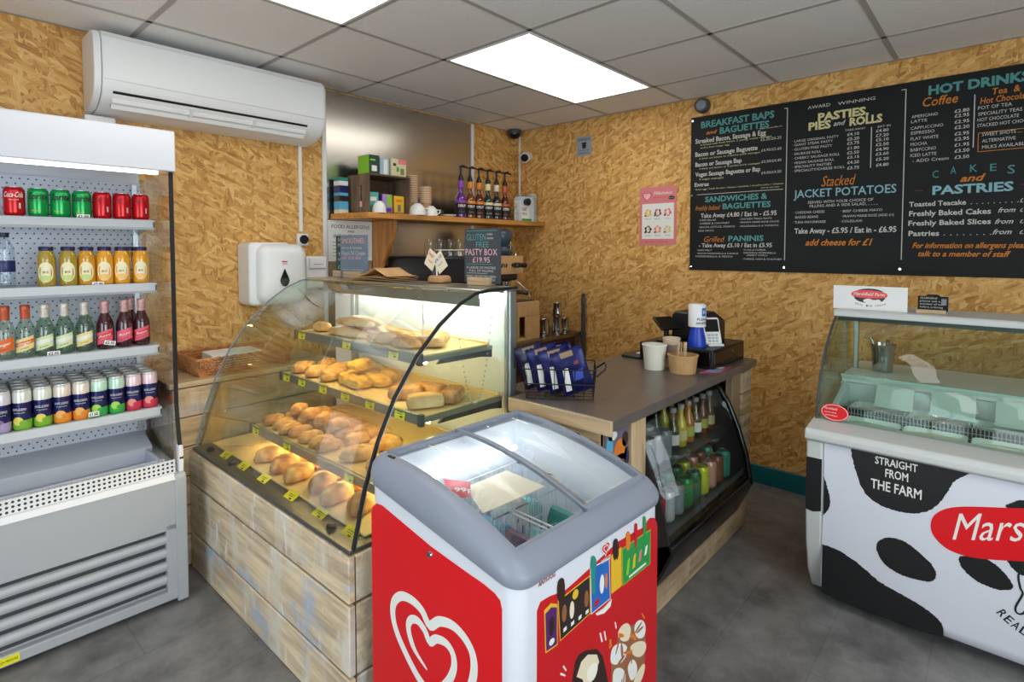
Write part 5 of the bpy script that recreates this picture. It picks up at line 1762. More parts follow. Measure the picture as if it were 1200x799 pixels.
jug(-.40, -.655, bz, .042, .125, 'steel milk jug nearest the wooden knock box', 2.6)
jug(-.315, -.60, bz, .038, .115, 'steel milk jug behind, second from the left', 1.2)
jug(-.245, -.665, bz, .044, .135, 'steel milk jug in the middle, bearing a smaller one on top', .6)
jug(-.245, -.665, bz + .136, .038, .10, 'steel milk jug balanced on top of the others', .3)
jug(-.145, -.66, bz, .040, .11, 'steel milk jug at the right end', .2)
t = thing('teaspoon', 'long pale stirrer standing beside the jugs', 'spoon', (-.43, -.58, bz))
MB(PALE_WOOD).obox((-.43, -.58, bz + .085), (.008, .004, .17), (.06, .05, 0)).build('stick', t, smooth=0)

# wooden knock box and boards
t = thing('wooden_knock_box', 'pale wooden box with a dark opening between coffee machine and jugs', 'box', (-.62, -.62, bz))
k = MB(CARD).box(-.74, -.50, -.70, -.52, bz, bz + .018).box(-.515, -.50, -.70, -.52, bz + .018, bz + .17).box(-.74, -.725, -.70, -.52, bz + .018, bz + .17).box(-.725, -.515, -.535, -.52, bz + .018, bz + .17).box(-.66, -.515, -.70, -.69, bz + .018, bz + .17)
k.build('box_body', t, bevel=.002)
MB(BLACK).box(-.72, -.665, -.60, -.54, bz + .018, bz + .10).build('dark_tray', t, smooth=0)
t = thing('wooden_block_shelf', 'small wooden ledge under the coffee machine group heads', 'ledge', (-.62, -.66, bz + .22))
MB(CARD).box(-.735, -.505, -.70, -.56, bz + .171, bz + .275).build('wooden_block', t, bevel=.003)
MB(BLACK).cyl((-.512, -.66, bz + .24), (-.49, -.68, bz + .255), .02, .018, 14).build('tamper_knob', t, bevel=.004)
MB(GREY_DK).box(-.72, -.54, -.68, -.58, bz + .275, bz + .281).build('drip_mat', t, smooth=0)

# espresso machine
COF = M('dark_machine_enamel', (26, 30, 38), .3)
t = thing('espresso_machine', 'dark espresso machine with a wooden front panel on the back bench', 'coffee machine', (-1.08, -.4, bz))
MB(COF).box(-1.40, -.60, -.58, -.10, bz + .42, bz + .60).build('upper_body', t, bevel=.02, seg=3)
MB(COF).box(-1.38, -.62, -.36, -.10, bz + .06, bz + .42).build('rear_body', t, bevel=.01)
MB(GREY_DK).box(-1.40, -.76, -.68, -.12, bz + .02, bz + .085).build('drip_tray', t, bevel=.006)
for xx in (-1.35, -.80):
    for yy in (-.62, -.18):
        MB(BLACK_RUB).cyl((xx, yy, bz), (xx, yy, bz + .02), .022, n=14).build('foot', t)
MB(CARD).box(-.92, -.585, -.612, -.582, bz + .47, bz + .60).build('wooden_panel', t, bevel=.004)
s = MB(INK)
for q, (a, w_) in enumerate(((0, .012), (.022, .014), (.044, .010), (.066, .014))):
    s.obox((-.83 + a, -.6126, bz + .532), (w_, .001, .028), (0, .25 if q % 2 else -.2, 0))
s.build('panel_marks', t, smooth=0)
MB(BLACK).tube([(-.70, -.612, bz + .535), (-.70, -.64, bz + .535)], .012).lathe([(.0008, -.02), (.02, -.017), (.026, 0), (.02, .017), (.0008, .02)], (-.70, -.655, bz + .535), 16).build('steam_knob', t, smooth=50)
MB(BLACK).tube([(-.715, -.655, bz + .535), (-.62, -.665, bz + .532)], [.014, .018], 10).build('steam_lever', t, smooth=50)
for xx in (-1.22, -.72):
    g = MB(CHROME).cyl((xx, -.56, bz + .42), (xx, -.56, bz + .365), .042, .036, 20)
    g.build('group_head', t)
    pf = MB(CHROME).cyl((xx, -.56, bz + .363), (xx, -.56, bz + .335), .036, .032, 20).tube([(xx, -.575, bz + .335), (xx, -.575, bz + .31)], .01)
    pf.use(BLACK).tube([(xx, -.59, bz + .352), (xx + .03, -.66, bz + .346), (xx + .07, -.72, bz + .338)], [.010, .013, .015], 10)
    pf.build('portafilter', t, smooth=50)
MB(CHROME).tube([(-.63, -.56, bz + .43), (-.61, -.60, bz + .40), (-.585, -.65, bz + .35), (-.575, -.67, bz + .30)], .005, 8).build('steam_wand', t, smooth=60)
MB(CHROME).tube([(-1.38, -.57, bz + .60), (-1.38, -.57, bz + .64), (-.62, -.57, bz + .64), (-.62, -.57, bz + .60)], .004, 8).build('cup_rail', t, smooth=60)
for i, xx in enumerate((-1.34, -1.255, -1.17, -1.085, -1.0)):
    tt = thing('latte_glass', 'clear latte glass upside down on the espresso machine, %s from the left' % nth(i), 'glass', (xx, -.48, bz + .601), 0, 'latte glasses on the espresso machine')
    MB(GLASS('latte_glass_%d' % i, (.88, .92, .92), .12, .6) if i == 0 else bpy.data.materials['latte_glass_0']).lathe([(.038, .002), (.034, .09), (.029, .11), (.0008, .112)], (xx, -.48, bz + .601), 20).build('glass_body', tt, smooth=50)
    MB(bpy.data.materials['latte_glass_0']).lathe([(.039, 0), (.0395, .002), (.038, .004), (.036, .002)], (xx, -.48, bz + .601), 20, None, False).build('rim', tt, smooth=50)
# grinder with rounded hopper
t = thing('coffee_grinder', 'blue grey coffee grinder hopper half hidden behind the pasty box sign', 'grinder', (-.50, -.33, bz))
GRD = M('blue_grey_hopper', (58, 76, 92), .3)
MB(COF).lathe([(.075, .001), (.075, .05), (.055, .08), (.055, .45), (.068, .50), (.068, .602), (.0008, .602)], (-.50, -.33, bz), 24).build('body', t, smooth=40)
MB(GRD).lathe([(.07, 0), (.078, .01), (.078, .06), (.06, .07), (.0008, .07)], (-.50, -.33, bz + .602), 24).build('lower_bowl', t, smooth=50)
MB(GRD).lathe([(.05, .07), (.075, .10), (.085, .14), (.082, .175), (.06, .195), (.0008, .2)], (-.515, -.33, bz + .602), 24).build('hopper', t, smooth=50)
MB(CHROME).tube([(-.50, -.41, bz + .63), (-.505, -.415, bz + .70)], .006).build('spout', t, smooth=50)

# ------------------------------------------------------------------ service counter with drinks chiller
wt = thing('counter_worktop', 'dark taupe laminate worktop carrying crisps and the till', 'worktop', (-1.3, -2.0, .862))
MB(LAMINATE).prism([(-2.022, -2.25), (-.60, -2.25), (-.60, -1.66), (-1.93, -1.66), (-1.93, -1.785), (-2.022, -1.785)], 'z', .862, .90).build('laminate_top', wt, bevel=.003)
MB(PALE_WOOD).box(-2.036, -2.022, -2.25, -1.785, .848, .899).build('timber_edge', wt, bevel=.002)
cb = thing('service_counter', 'timber framed service counter around the drinks chiller', 'counter', (-1.3, -2.0, 0))
MB(PALE_WOOD).box(-2.025, -2.005, -2.20, -1.80, 0, .846).build('end_panel', cb, smooth=0)
MB(wood('pale_post', (214, 184, 142), 'z', .2)).box(-1.835, -1.728, -2.215, -2.17, 0, .846).build('corner_post', cb, bevel=.003)
MB(PALE_WOOD_X).box(-2.02, -1.835, -2.20, -2.185, 0, .846).build('front_panel', cb, smooth=0)
for i in range(6):
    a = .17 + i * .113
    MB(RECLAIM_X[i % 3]).box(-.735, -.605, -2.225, -2.18, a, a + .108).build('cladding_board', cb, bevel=.003)
MB(wood('grey_tan_post', (150, 124, 98), 'z', .25)).box(-.845, -.735, -2.215, -2.18, .17, .846).build('corner_post', cb, bevel=.003)
for i, (a, b_) in enumerate(((-2.02, -1.30), (-1.295, -.605))):
    MB(RECLAIM_X[i]).box(a, b_, -2.205, -2.185, .004, .165).build('plinth_board', cb, bevel=.003)
MB(RECLAIM_X[1]).box(-.625, -.605, -2.18, -1.68, .004, .846).build('end_panel', cb, smooth=0)
# advert panel on the left end of the counter front
t = thing('drinks_advert', 'colourful drinks advert on the counter end behind the freezer', 'poster', (-1.92, -2.202, .5))
p = MB(M('advert_ground', (110, 104, 120), .4)).box(-2.0, -1.84, -2.2045, -2.2005, .42, .84)
p.build('sheet', t, smooth=0)
q = MB()
for (cx, cz, rx, rz, m_) in ((-1.90, .74, .045, .06, ORANGE_P), (-1.90, .73, .036, .014, GOLDY), (-1.97, .78, .022, .05, SKYB_P), (-1.95, .82, .03, .016, PAPER), (-1.865, .79, .022, .028, BROWN_P), (-1.855, .72, .018, .04, NAVY_P), (-1.96, .66, .03, .04, M('advert_red', (170, 60, 60), .4)), (-1.88, .62, .04, .03, GREEN_P), (-1.93, .53, .05, .05, GOLDY)):
    q.prism(ell(cx, cz, rx, rz, 18), 'y', -2.2052, -2.2046, m_)
q.build('printed_drinks', t, smooth=0)

chl = thing('drinks_chiller', 'black framed curved glass drinks chiller built into the counter', 'chiller', (-1.3, -2.1, .17))
CX0, CX1 = -1.725, -.85
CP = [(-2.10, .835), (-2.15, .79), (-2.20, .715), (-2.25, .60), (-2.29, .48), (-2.312, .36)]
k = MB(BLACK)
k.box(CX0, CX1, -1.76, -1.74, .18, .85).box(CX0, CX1, -2.24, -1.74, .17, .19).box(CX0, CX1, -2.12, -1.74, .835, .855)
k.build('cabinet', chl, smooth=0)
sd = [(-1.745, .18), (-2.245, .18), (-2.318, .345), (-2.312, .36)] + CP[::-1][1:] + [(-1.745, .845)]
DKP = M('dark_chiller_side', (34, 34, 36), .4)
MB(DKP).prism(sd, 'x', CX1 - .012, CX1).build('side_panel', chl, smooth=0)
MB(DKP).prism(sd, 'x', CX0, CX0 + .012).build('side_panel', chl, smooth=0)
MB(BLACK_GL).tube([(CX1 - .022, y - .004, z) for y, z in CP] + [(CX1 - .022, -2.318, .34)], .015, 8).build('curved_frame', chl, smooth=60)
MB(BLACK_GL).prism([(-2.326, .335), (-2.326, .37), (-2.30, .374), (-2.24, .34), (-2.24, .19), (-2.25, .175)], 'x', CX0, CX1).build('bottom_fascia', chl, bevel=.005)
gg = MB(GLASS_DK)


def cfun(u, v):
    k_ = v * (len(CP) - 1)
    i = min(int(k_), len(CP) - 2)
    f = k_ - i
    return (CX0 + .014 + (CX1 - CX0 - .03) * u, CP[i][0] * (1 - f) + CP[i + 1][0] * f, CP[i][1] * (1 - f) + CP[i + 1][1] * f)


gg.grid(cfun, 1, 15)
gg.build('curved_glass', chl, smooth=60, solidify=.006)
SHD = M('dark_wire_shelf', (70, 74, 76), .4, .4)
for z, yf in ((.385, -2.275), (.585, -2.205)):
    MB(SHD).box(CX0 + .014, CX1 - .014, yf, -1.765, z - .008, z).build('shelf', chl, smooth=0)
MB(GREY_DK).box(CX0 + .014, CX1 - .014, -2.282, -2.275, .375, .40).build('shelf_lip', chl, smooth=0)
FIZZ = [('red', (196, 24, 30)), ('grey white', (196, 200, 206)), ('silver', (150, 160, 170)), ('green', (30, 150, 80)), ('dark green', (22, 110, 62)), ('lime yellow', (200, 206, 50)), ('pale pink', (206, 150, 140)), ('brown', (130, 84, 54)), ('mint green', (60, 160, 130)), ('orange', (220, 120, 40))]
CM = {n_: M('can_paint_%s' % n_.replace(' ', '_'), c_, .25, .3) for n_, c_ in FIZZ}


def chill_can(n_, x, y, z, label):
    t = thing('drink_can', label, 'can', (x, y, z), 0, 'cans in the counter chiller')
    b = MB(CM[n_]); b.M = Matrix.Translation((x, y, z)); r, h = .033, .125
    b.lathe([(r * .72, .0), (r * .97, .010), (r, .016), (r, h - .016), (r * .95, h - .010), (r * .80, h - .002)], n=20)
    b.build('body', t, smooth=50)
    l = MB(LIDM); l.M = Matrix.Translation((x, y, z)); l.lathe([(r * .80, h - .003), (r * .80, h), (r * .72, h - .003), (.0008, h - .003)], n=20); l.build('lid', t, smooth=50)


for r_ in range(2):
    for i, n_ in enumerate(['red', 'grey white', 'silver', 'green', 'dark green', 'lime yellow', 'pale pink', 'brown', 'mint green']):
        chill_can(n_, -1.655 + i * .0845, -2.225 + r_ * .085, .3858, '%s can on the lower chiller shelf, %s row' % (n_, ['front', 'second']  [r_]))
for r_ in range(3):
    for i in range(4):
        chill_can('silver' if (i + r_) % 2 else 'grey white', -1.665 + i * .072, -2.15 + r_ * .08, .5858, 'pale can on the upper chiller shelf, %s row, %s from the freezer side' % (nth(r_), nth(i)))
CG = {'clear': GLASS('chilled_clear_glass', (.72, .80, .74), .12, .5, .05), 'amber': M('amber_bottle', (176, 110, 30), .1, coat=1), 'brown': M('brown_bottle', (110, 58, 26), .1, coat=1), 'lemon': M('lemon_bottle', (206, 190, 60), .1, coat=1)}
seq = ['clear', 'lemon', 'amber', 'clear', 'brown', 'brown']
for r_ in range(2):
    for i, k_ in enumerate(seq):
        x, y, z = -1.335 + i * .079, -2.135 + r_ * .085, .5858
        t = thing('chilled_bottle', '%s bottle on the upper chiller shelf, %s row, %s from the cans' % (k_, ['front', 'second'][r_], nth(i)), 'bottle', (x, y, z), 0, 'bottles in the counter chiller')
        b = MB(CG[k_]); b.M = Matrix.Translation((x, y, z)); b.lathe([(.024, 0), (.029, .006), (.029, .085), (.024, .11), (.0125, .14), (.0125, .175)], n=18); b.build('bottle_body', t, smooth=60)
        b = MB(PAPER if k_ == 'clear' else M('bottle_label_%s_%d' % (k_, i), (220, 206, 150) if i % 2 else (176, 180, 80), .5)); b.M = Matrix.Translation((x, y, z)); b.lathe([(.0294, .03), (.0294, .075)], n=18, cap=False); b.build('label', t)
        b = MB(GREY_EN); b.M = Matrix.Translation((x, y, z)); b.lathe([(.0138, .17), (.0145, .172), (.0145, .19), (.0008, .191)], n=14); b.build('cap', t)

# wire basket of crisps
bk = thing('wire_basket', 'black wire basket full of blue crisp packets on the counter', 'basket', (-1.862, -1.908, .9012), radians(-55))
wr = MB(BLACK)
o_ = Vector((-1.862, -1.908, .9012))


def B(x, y, z):
    return (o_.x + x, o_.y + y, o_.z + z)


hw, hd = .128, .088
for z in (.004, .06, .118):
    e = .10 * z
    wr.tube([B(-hw - e, -hd - e, z), B(hw + e, -hd - e, z), B(hw + e, hd + e, z), B(-hw - e, hd + e, z), B(-hw - e, -hd - e, z)], .0026, 6)
for k in range(8):
    x = -hw + 2 * hw * k / 7
    wr.tube([B(x * 1.08, -hd * 1.1, .118), B(x, -hd, .004), B(x, hd, .004), B(x * 1.08, hd * 1.1, .118)], .0016, 5)
for k in range(5):
    y = -hd + 2 * hd * k / 4
    wr.tube([B(-hw * 1.08, y * 1.1, .118), B(-hw, y, .004), B(hw, y, .004), B(hw * 1.08, y * 1.1, .118)], .0016, 5)
wr.build('wire_frame', bk)
hl = MB(BLACK).tube([B(hw + .012, -hd * .9, .09), B(hw + .045, -hd * .9, .12), B(hw + .05, -hd * .3, .125), B(hw + .05, hd * .6, .12), B(hw + .012, hd * .8, .09)], .0035, 6)
hl.build('side_handle', bk, smooth=60)
CRISP = M('navy_crisp_foil', (22, 25, 84), .28, .3, var=.35, scale=14, bump=.4)
CRISP2 = M('dark_crisp_foil', (26, 22, 52), .28, .3, var=.35, scale=14, bump=.4)


def crisp(ix, iy, seed, label, m_, tilt, ln):
    t = thing('crisp_packet', label, 'crisp packet', (0, 0, 0), 0, 'crisp packets in the wire basket')
    w_, h_, d_ = .062, .18, .0145

    def fn_side(s_):
        def fn(u, v):
            x, z = (u - .5) * 2 * w_, v * h_
            bl = (max(0, sin(pi * u)) ** .6) * (max(0, sin(pi * min(1, max(0, (v - .06) / .88)))) ** .55)
            n_ = .004 * noise.noise(Vector((x * 30 + seed, z * 30, s_)))
            return (x, s_ * (d_ * bl + n_ * bl) + .0006 * s_, z + .003 * sin(u * 40) * (1 if v > .98 else 0))
        return fn
    b = MB(m_)
    b.grid(fn_side(-1), 14, 18); b.grid(fn_side(1), 14, 18)
    b.weld = True
    b.build('pouch', t, smooth=60)
    q = MB(PAPER)

    def patch(u0, u1, v0, v1, m2, sl):
        q.use(m2)
        f = fn_side(-1)

        def g(u, v):
            p_ = f(u0 + (u1 - u0) * u + sl * v, v0 + (v1 - v0) * v)
            return (p_[0], p_[1] - .0012, p_[2])
        q.grid(g, 6, 10)
    patch(.12, .30, .10, .62, PAPER, .12)
    patch(.45, .78, .30, .52, M('pale_blue_foil_%d' % seed, (60, 80, 170), .35), .06)
    patch(.30, .70, .84, .95, M('gold_foil_%d' % seed, (140, 116, 84), .35), 0)
    patch(.62, .76, .64, .72, M('red_foil_%d' % seed, (120, 40, 60), .35), .03)
    q.build('printing', t, smooth=60)
    c_, s_ = cos(radians(-55)), sin(radians(-55))
    t.location = (o_.x + ix * c_ - iy * s_, o_.y + ix * s_ + iy * c_, o_.z + .010 + abs(sin(tilt)) * .05)
    t.rotation_euler = (ln, tilt, radians(-55))
    return t


for i, (ix, iy, tl, m_, lab) in enumerate(((-.080, .022, -.30, CRISP2, 'dark blue crisp packet nearest the pastry case in the basket'), (-.028, -.008, -.30, CRISP, 'blue crisp packet second from the pastry case in the basket'), (.024, -.038, -.30, CRISP, 'blue crisp packet third from the pastry case in the basket'),
                                           (.078, -.066, -.34, CRISP, 'blue crisp packet leaning out at the far right end of the basket'), (.02, .058, -.26, CRISP2, 'dark blue crisp packet standing behind the others in the basket'))):
    crisp(ix, iy, i + 1, lab, m_, tl, .14)

# tubs, sticks, cups by the till
zc = .9005


def tub(name, label, x, y, r0, r1, h, m_, rimm):
    t = thing(name, label, 'tub', (x, y, zc))
    MB(m_).lathe([(r0, 0), (r1, h), (r1 - .003, h), (r0 - .003, .006), (.0008, .006)], (x, y, zc), 32).build('tub_wall', t, smooth=50)
    MB(rimm).lathe([(r1 - .002, h - .004), (r1 + .003, h - .003), (r1 + .003, h + .002), (r1 - .003, h + .003)], (x, y, zc), 32, None, False).build('rolled_rim', t, smooth=50)
    return t


tub('paper_tub', 'white paper tub on the worktop left of the kraft tub', -1.185, -1.965, .046, .057, .118, M('ivory_paper_tub', (232, 230, 212), .5), PAPER)
tub('kraft_tub', 'brown kraft tub holding wooden sticks beside the till', -1.165, -2.10, .058, .068, .083, KRAFT, KRAFT)
for i in range(9):
    a, l_ = i * .7, .04
    x, y = -1.175 + .018 * cos(a), -2.095 + .018 * sin(a)
    o = MB(PALE_WOOD).obox((0, 0, .068), (.008, .0022, .13), (0, 0, 0)).build('wooden_stick', bevel=.001)
    o.location = (x, y, zc + .008); o.rotation_euler = (.10 * sin(a), .10 * cos(a), a)
    tag(o, 'flat wooden ice cream stick standing in the kraft tub', 'stick', 'wooden sticks in the kraft tub')
t = thing('paper_cup', 'tan cup with a dark sleeve behind the kraft tub', 'cup', (-1.078, -2.0, zc))
MB(CUPR).lathe([(.031, 0), (.042, .135), (.044, .138), (.043, .142), (.039, .141), (.029, .006), (.0008, .006)], (-1.078, -2.0, zc), 26).build('cup_wall', t, smooth=50)
MB(M('taupe_sleeve', (150, 128, 112), .6)).lathe([(.0355, .045), (.0415, .112)], (-1.078, -2.0, zc), 26, None, False).build('sleeve', t)
t = thing('receipt_tray', 'low dark green tray lying at the back of the worktop', 'tray', (-.95, -1.73, zc))
MB(M('dark_green_plastic', (36, 52, 48), .4)).box(-1.03, -.86, -1.80, -1.69, zc, zc + .014).build('tray', t, bevel=.004)
MB(PAPER).box(-.96, -.90, -1.78, -1.74, zc + .014, zc + .018).build('receipt', t, smooth=0)
t = thing('leaflet', 'pink and blue leaflet lying on the worktop in front of the till', 'leaflet', (-1.03, -2.19, zc))
t.rotation_euler = (0, 0, 0)
MB(M('leaflet_pink', (196, 80, 110), .4)).prism([(-1.13, -2.165), (-1.06, -2.235), (-.90, -2.232), (-.965, -2.165)], 'z', zc, zc + .002).build('sheet', t, smooth=0)
MB(SKYB_P).prism([(-1.09, -2.178), (-1.045, -2.225), (-.985, -2.223), (-1.03, -2.178)], 'z', zc + .002, zc + .0026).prism([(-1.0, -2.178), (-.97, -2.21), (-.93, -2.21), (-.96, -2.178)], 'z', zc + .002, zc + .0026, PAPER).build('print', t, smooth=0)

# till: cash drawer, printer, card reader
t = thing('cash_drawer', 'black cash drawer at the right end of the worktop', 'cash drawer', (-.82, -2.02, zc))
MB(BLACK).box(-1.03, -.62, -2.19, -1.80, zc, zc + .094).build('casing', t, bevel=.004)
MB(BLACK_GL).box(-1.034, -1.03, -2.175, -1.815, zc + .012, zc + .082).box(-1.02, -.63, -2.194, -2.19, zc + .012, zc + .082).build('drawer_front', t, bevel=.002)
MB(CHROME).cyl((-.80, -2.194, zc + .065), (-.80, -2.197, zc + .065), .007, n=14).build('lock', t)
zd = zc + .0945
t = thing('receipt_printer', 'black till printer on the cash drawer behind the card reader', 'printer', (-.72, -1.99, zd))
MB(BLACK).prism([(-2.10, zd), (-2.10, zd + .10), (-2.04, zd + .145), (-1.90, zd + .15), (-1.88, zd + .13), (-1.88, zd)], 'x', -.83, -.645).build('casing', t, bevel=.008)
MB(GREY_DK).box(-.80, -.675, -2.045, -2.035, zd + .13, zd + .147).build('paper_slot', t, smooth=0)
t = thing('card_reader', 'white card reader propped on its stand on the cash drawer', 'card reader', (-.885, -2.13, zd))
b = MB(WHITE_PL); R_ = Matrix.Translation((-.885, -2.13, zd)) @ Matrix.Rotation(radians(-42), 4, 'Z') @ Matrix.Rotation(radians(-20), 4, 'X')
b.M = R_
b.prism(rrect(-.044, .044, .004, .140, .010), 'y', -.012, .008).build('casing', t, bevel=.003)
b = MB(BLACK_GL); b.M = R_; b.prism(rrect(-.036, .036, .066, .130, .004), 'y', -.014, -.0122); b.build('screen', t, smooth=0)
b = MB(GREY_EN); b.M = R_
for q in range(3):
    for w_ in range(3):
        b.box(-.026 + w_ * .019, -.012 + w_ * .019, -.0135, -.012, .014 + q * .015, .024 + q * .015)
b.build('keypad', t, smooth=0)
b = MB(WHITE_PL); b.M = Matrix.Translation((-.885, -2.13, zd)) @ Matrix.Rotation(radians(-42), 4, 'Z')
b.box(-.04, .04, -.04, .05, 0, .012).box(-.015, .015, .02, .035, .012, .05).build('stand', t, bevel=.004)
t = thing('tablet_till', 'black tablet on an angled arm left of the blue and white bottle', 'tablet', (-.93, -1.9, zd))
b = MB(BLACK_GL); b.M = Matrix.Translation((-.955, -1.925, zd + .10)) @ Matrix.Rotation(radians(-30), 4, 'Z') @ Matrix.Rotation(radians(-58), 4, 'X')
b.box(-.07, .04, -.006, .006, -.05, .05).build('screen', t, bevel=.003)
MB(BLACK).tube([(-.93, -1.90, zd), (-.93, -1.90, zd + .09)], .014).lathe([(.05, 0), (.05, .008), (.0008, .010)], (-.93, -1.90, zd), 20).build('stand', t, smooth=40)
t = thing('wipes_tub', 'white and blue wipes tub standing upside down on the till', 'bottle', (-.985, -2.06, zd))
p = (-.975, -2.085, zd)
b = MB(M('royal_blue_plastic', (24, 62, 180), .35)); b.M = Matrix.Translation(p)
b.lathe([(.044, 0), (.045, .01), (.041, .045), (.030, .088), (.030, .098)], n=26).build('blue_base', t, smooth=50)
b = MB(WHITE_PL); b.M = Matrix.Translation(p)
b.lathe([(.036, .098), (.042, .102), (.042, .206), (.036, .212), (.0008, .213)], n=28).build('white_canister', t, smooth=50)
b = MB(); b.M = Matrix.Translation(p)
b.use(BLUE_P)
for (a0, a1, za, zb) in ((-2.0, -1.35, .155, .195),):
    V = []
    for i in range(7):
        a = a0 + (a1 - a0) * i / 6 - .2
        V += [(.0426 * cos(a), .0426 * sin(a), za), (.0426 * cos(a), .0426 * sin(a), zb)]
    b.add(V, [(2 * i, 2 * i + 2, 2 * i + 3, 2 * i + 1) for i in range(6)])
b.text_round('H', (0, 0), .0430, .166, -1.88, .018, PAPER, .014, 0, .02)
b.text_round('PLEASE', (0, 0), .0430, .134, -2.05, .012, NAVY_P, .06, 0, .02)
b.text_round('SANITISE', (0, 0), .0430, .115, -2.05, .012, NAVY_P, .07, 0, .02)
b.build('lettering', t, smooth=0)

# wicker basket on the clad cabinet
zb = .8665
t = thing('wicker_basket', 'low wicker basket with white napkins on the clad cabinet', 'basket', (-2.44, -.235, zb))
WICK = M('wicker', (186, 122, 70), .6, var=.35, scale=40)
X0, X1, Y0, Y1 = -2.665, -2.225, -.375, -.085
for side, (a, b_) in enumerate((((X0, Y0), (X1, Y0)), ((X1, Y0), (X1, Y1)), ((X1, Y1), (X0, Y1)), ((X0, Y1), (X0, Y0)))):
    w = MB(WICK)
    n = 24 if side % 2 == 0 else 16
    a, b_ = Vector((*a, 0)), Vector((*b_, 0))
    nrm_ = Vector(((b_ - a).y, -(b_ - a).x, 0)).normalized()
    for r_ in range(6):
        pts = []
        for q in range(n * 2 + 1):
            f = q / (n * 2)
            fl = .012 * (r_ / 5)
            pts.append(a.lerp(b_, f) + nrm_ * (fl + .0035 * (1 if (q + r_) % 2 else -1)) + Vector((0, 0, zb + .012 + r_ * .0125)))
        w.tube(pts, .0052, 5)
    for q in range(n // 2 + 1):
        f = q / (n // 2)
        p0 = a.lerp(b_, f)
        w.tube([p0 + Vector((0, 0, zb + .002)), p0 + nrm_ * .012 + Vector((0, 0, zb + .08))], .003, 5)
    w.build('woven_side', t, smooth=60)
rim = MB(WICK)
e = .013
c4 = [(X0 - e, Y0 - e), (X1 + e, Y0 - e), (X1 + e, Y1 + e), (X0 - e, Y1 + e), (X0 - e, Y0 - e)]
for k in range(4):
    a, b_ = Vector((*c4[k], zb + .083)), Vector((*c4[k + 1], zb + .083))
    n = 30
    for ph in (0, pi):
        rim.tube([a.lerp(b_, q / n) + Vector((.003 * cos(q * 1.3 + ph), .003 * cos(q * 1.3 + ph), .004 * sin(q * 1.3 + ph))) for q in range(n + 1)], .005, 5)
rim.build('braided_rim', t, smooth=60)
MB(WICK).box(X0, X1, Y0, Y1, zb, zb + .006).build('basket_floor', t, smooth=0)
for i, (dx, rz, lab) in enumerate(((0, .04, 'lower'), (.02, -.05, 'upper'))):
    o = MB(PAPER).box(-.16, .08, -.085, .085, 0, .038).build('napkin_pile', bevel=.003)
    o.location = (-2.44 + dx, -.228, zb + .0068 + i * .0385); o.rotation_euler = (0, 0, rz)
    tag(o, '%s pile of white napkins in the wicker basket' % lab, 'napkins')

# ------------------------------------------------------------------ ice cream chest freezer in the foreground
FC = (-2.395, -2.15, 0)
fz = thing('ice_cream_freezer', 'small white chest freezer with grey curved rim and red heart panel', 'freezer', FC, radians(-2.0))
GX0, GX1, GY0, GY1 = -2.715, -2.082, -2.45, -1.85
RIMM = M('blue_grey_rim_plastic', (140, 146, 160), .4, var=.04, scale=2)
FZW = M('white_freezer_enamel', (226, 228, 236), .35)


def zb_(y):
    f = (y - GY0) / (GY1 - GY0)
    return .722 + .082 * f


def arch(y):
    f = min(1, max(0, (y - GY0) / (GY1 - GY0)))
    return .034 * 4 * f * (1 - f)


def RT(h):
    return lambda y: h * (.70 + .36 * min(1, max(0, (y - GY0) / (GY1 - GY0))))


def ring(off, dz, r=.045, ar=0.0, n=6):
    dzf = dz if callable(dz) else (lambda y: dz)
    pts = []
    P = rrect(GX0 - off, GX1 + off, GY0 - off, GY1 + off, max(.006, r + off), n)
    # extra points along the long sides so that the arch reads
    Q = []
    for i, p in enumerate(P):
        q = P[(i + 1) % len(P)]
        Q.append(p)
        if abs(p[1] - q[1]) > .2:
            for k in range(1, 12):
                Q.append((p[0] + (q[0] - p[0]) * k / 12, p[1] + (q[1] - p[1]) * k / 12))
    return [(x, y, zb_(y) + dzf(y) + ar * arch(y)) for x, y in Q]


def flat_ring(off, z, r=.045):
    return [(p[0], p[1], z) for p in ring(off, 0, r)]


body = MB(FZW).loft([flat_ring(-.004, .03), flat_ring(0, .036), ring(0, .01)], cap=False)
body.build('cabinet', fz, smooth=40)
MB(GREY_DK).loft([flat_ring(-.03, .012), flat_ring(-.03, .05)]).build('plinth', fz, smooth=40)
rim = MB(RIMM).loft([ring(-.004, .0), ring(.006, -.002), ring(.010, .008), ring(.011, .024, ar=.3), ring(.006, RT(.044), ar=.7), ring(-.005, RT(.060), ar=.9), ring(-.016, RT(.069), ar=1), ring(-.036, RT(.072), ar=1), ring(-.038, RT(.055), ar=1), ring(-.044, RT(.048), ar=1)], cap=False)
rim.build('rim', fz, smooth=50)
# liner
LIN = M('white_liner', (240, 244, 250), .4)
l = MB(LIN)
l.loft([ring(-.043, RT(.050), ar=1), ring(-.052, -.05), flat_ring(-.065, .28)], cap=False)
l.box(GX0 + .066, GX1 - .066, GY0 + .066, GY1 - .066, .27, .282)
l.build('liner', fz, smooth=40)
MB(EMIT('freezer_lamp', (235, 245, 255), 7.0)).cyl((GX0 + .062, GY1 - .08, .775), (GX1 - .09, GY1 - .08, .775), .008, n=10).build('lamp_tube', fz)
# two sliding lids, the right one riding above the left
xm = (GX0 + GX1) / 2


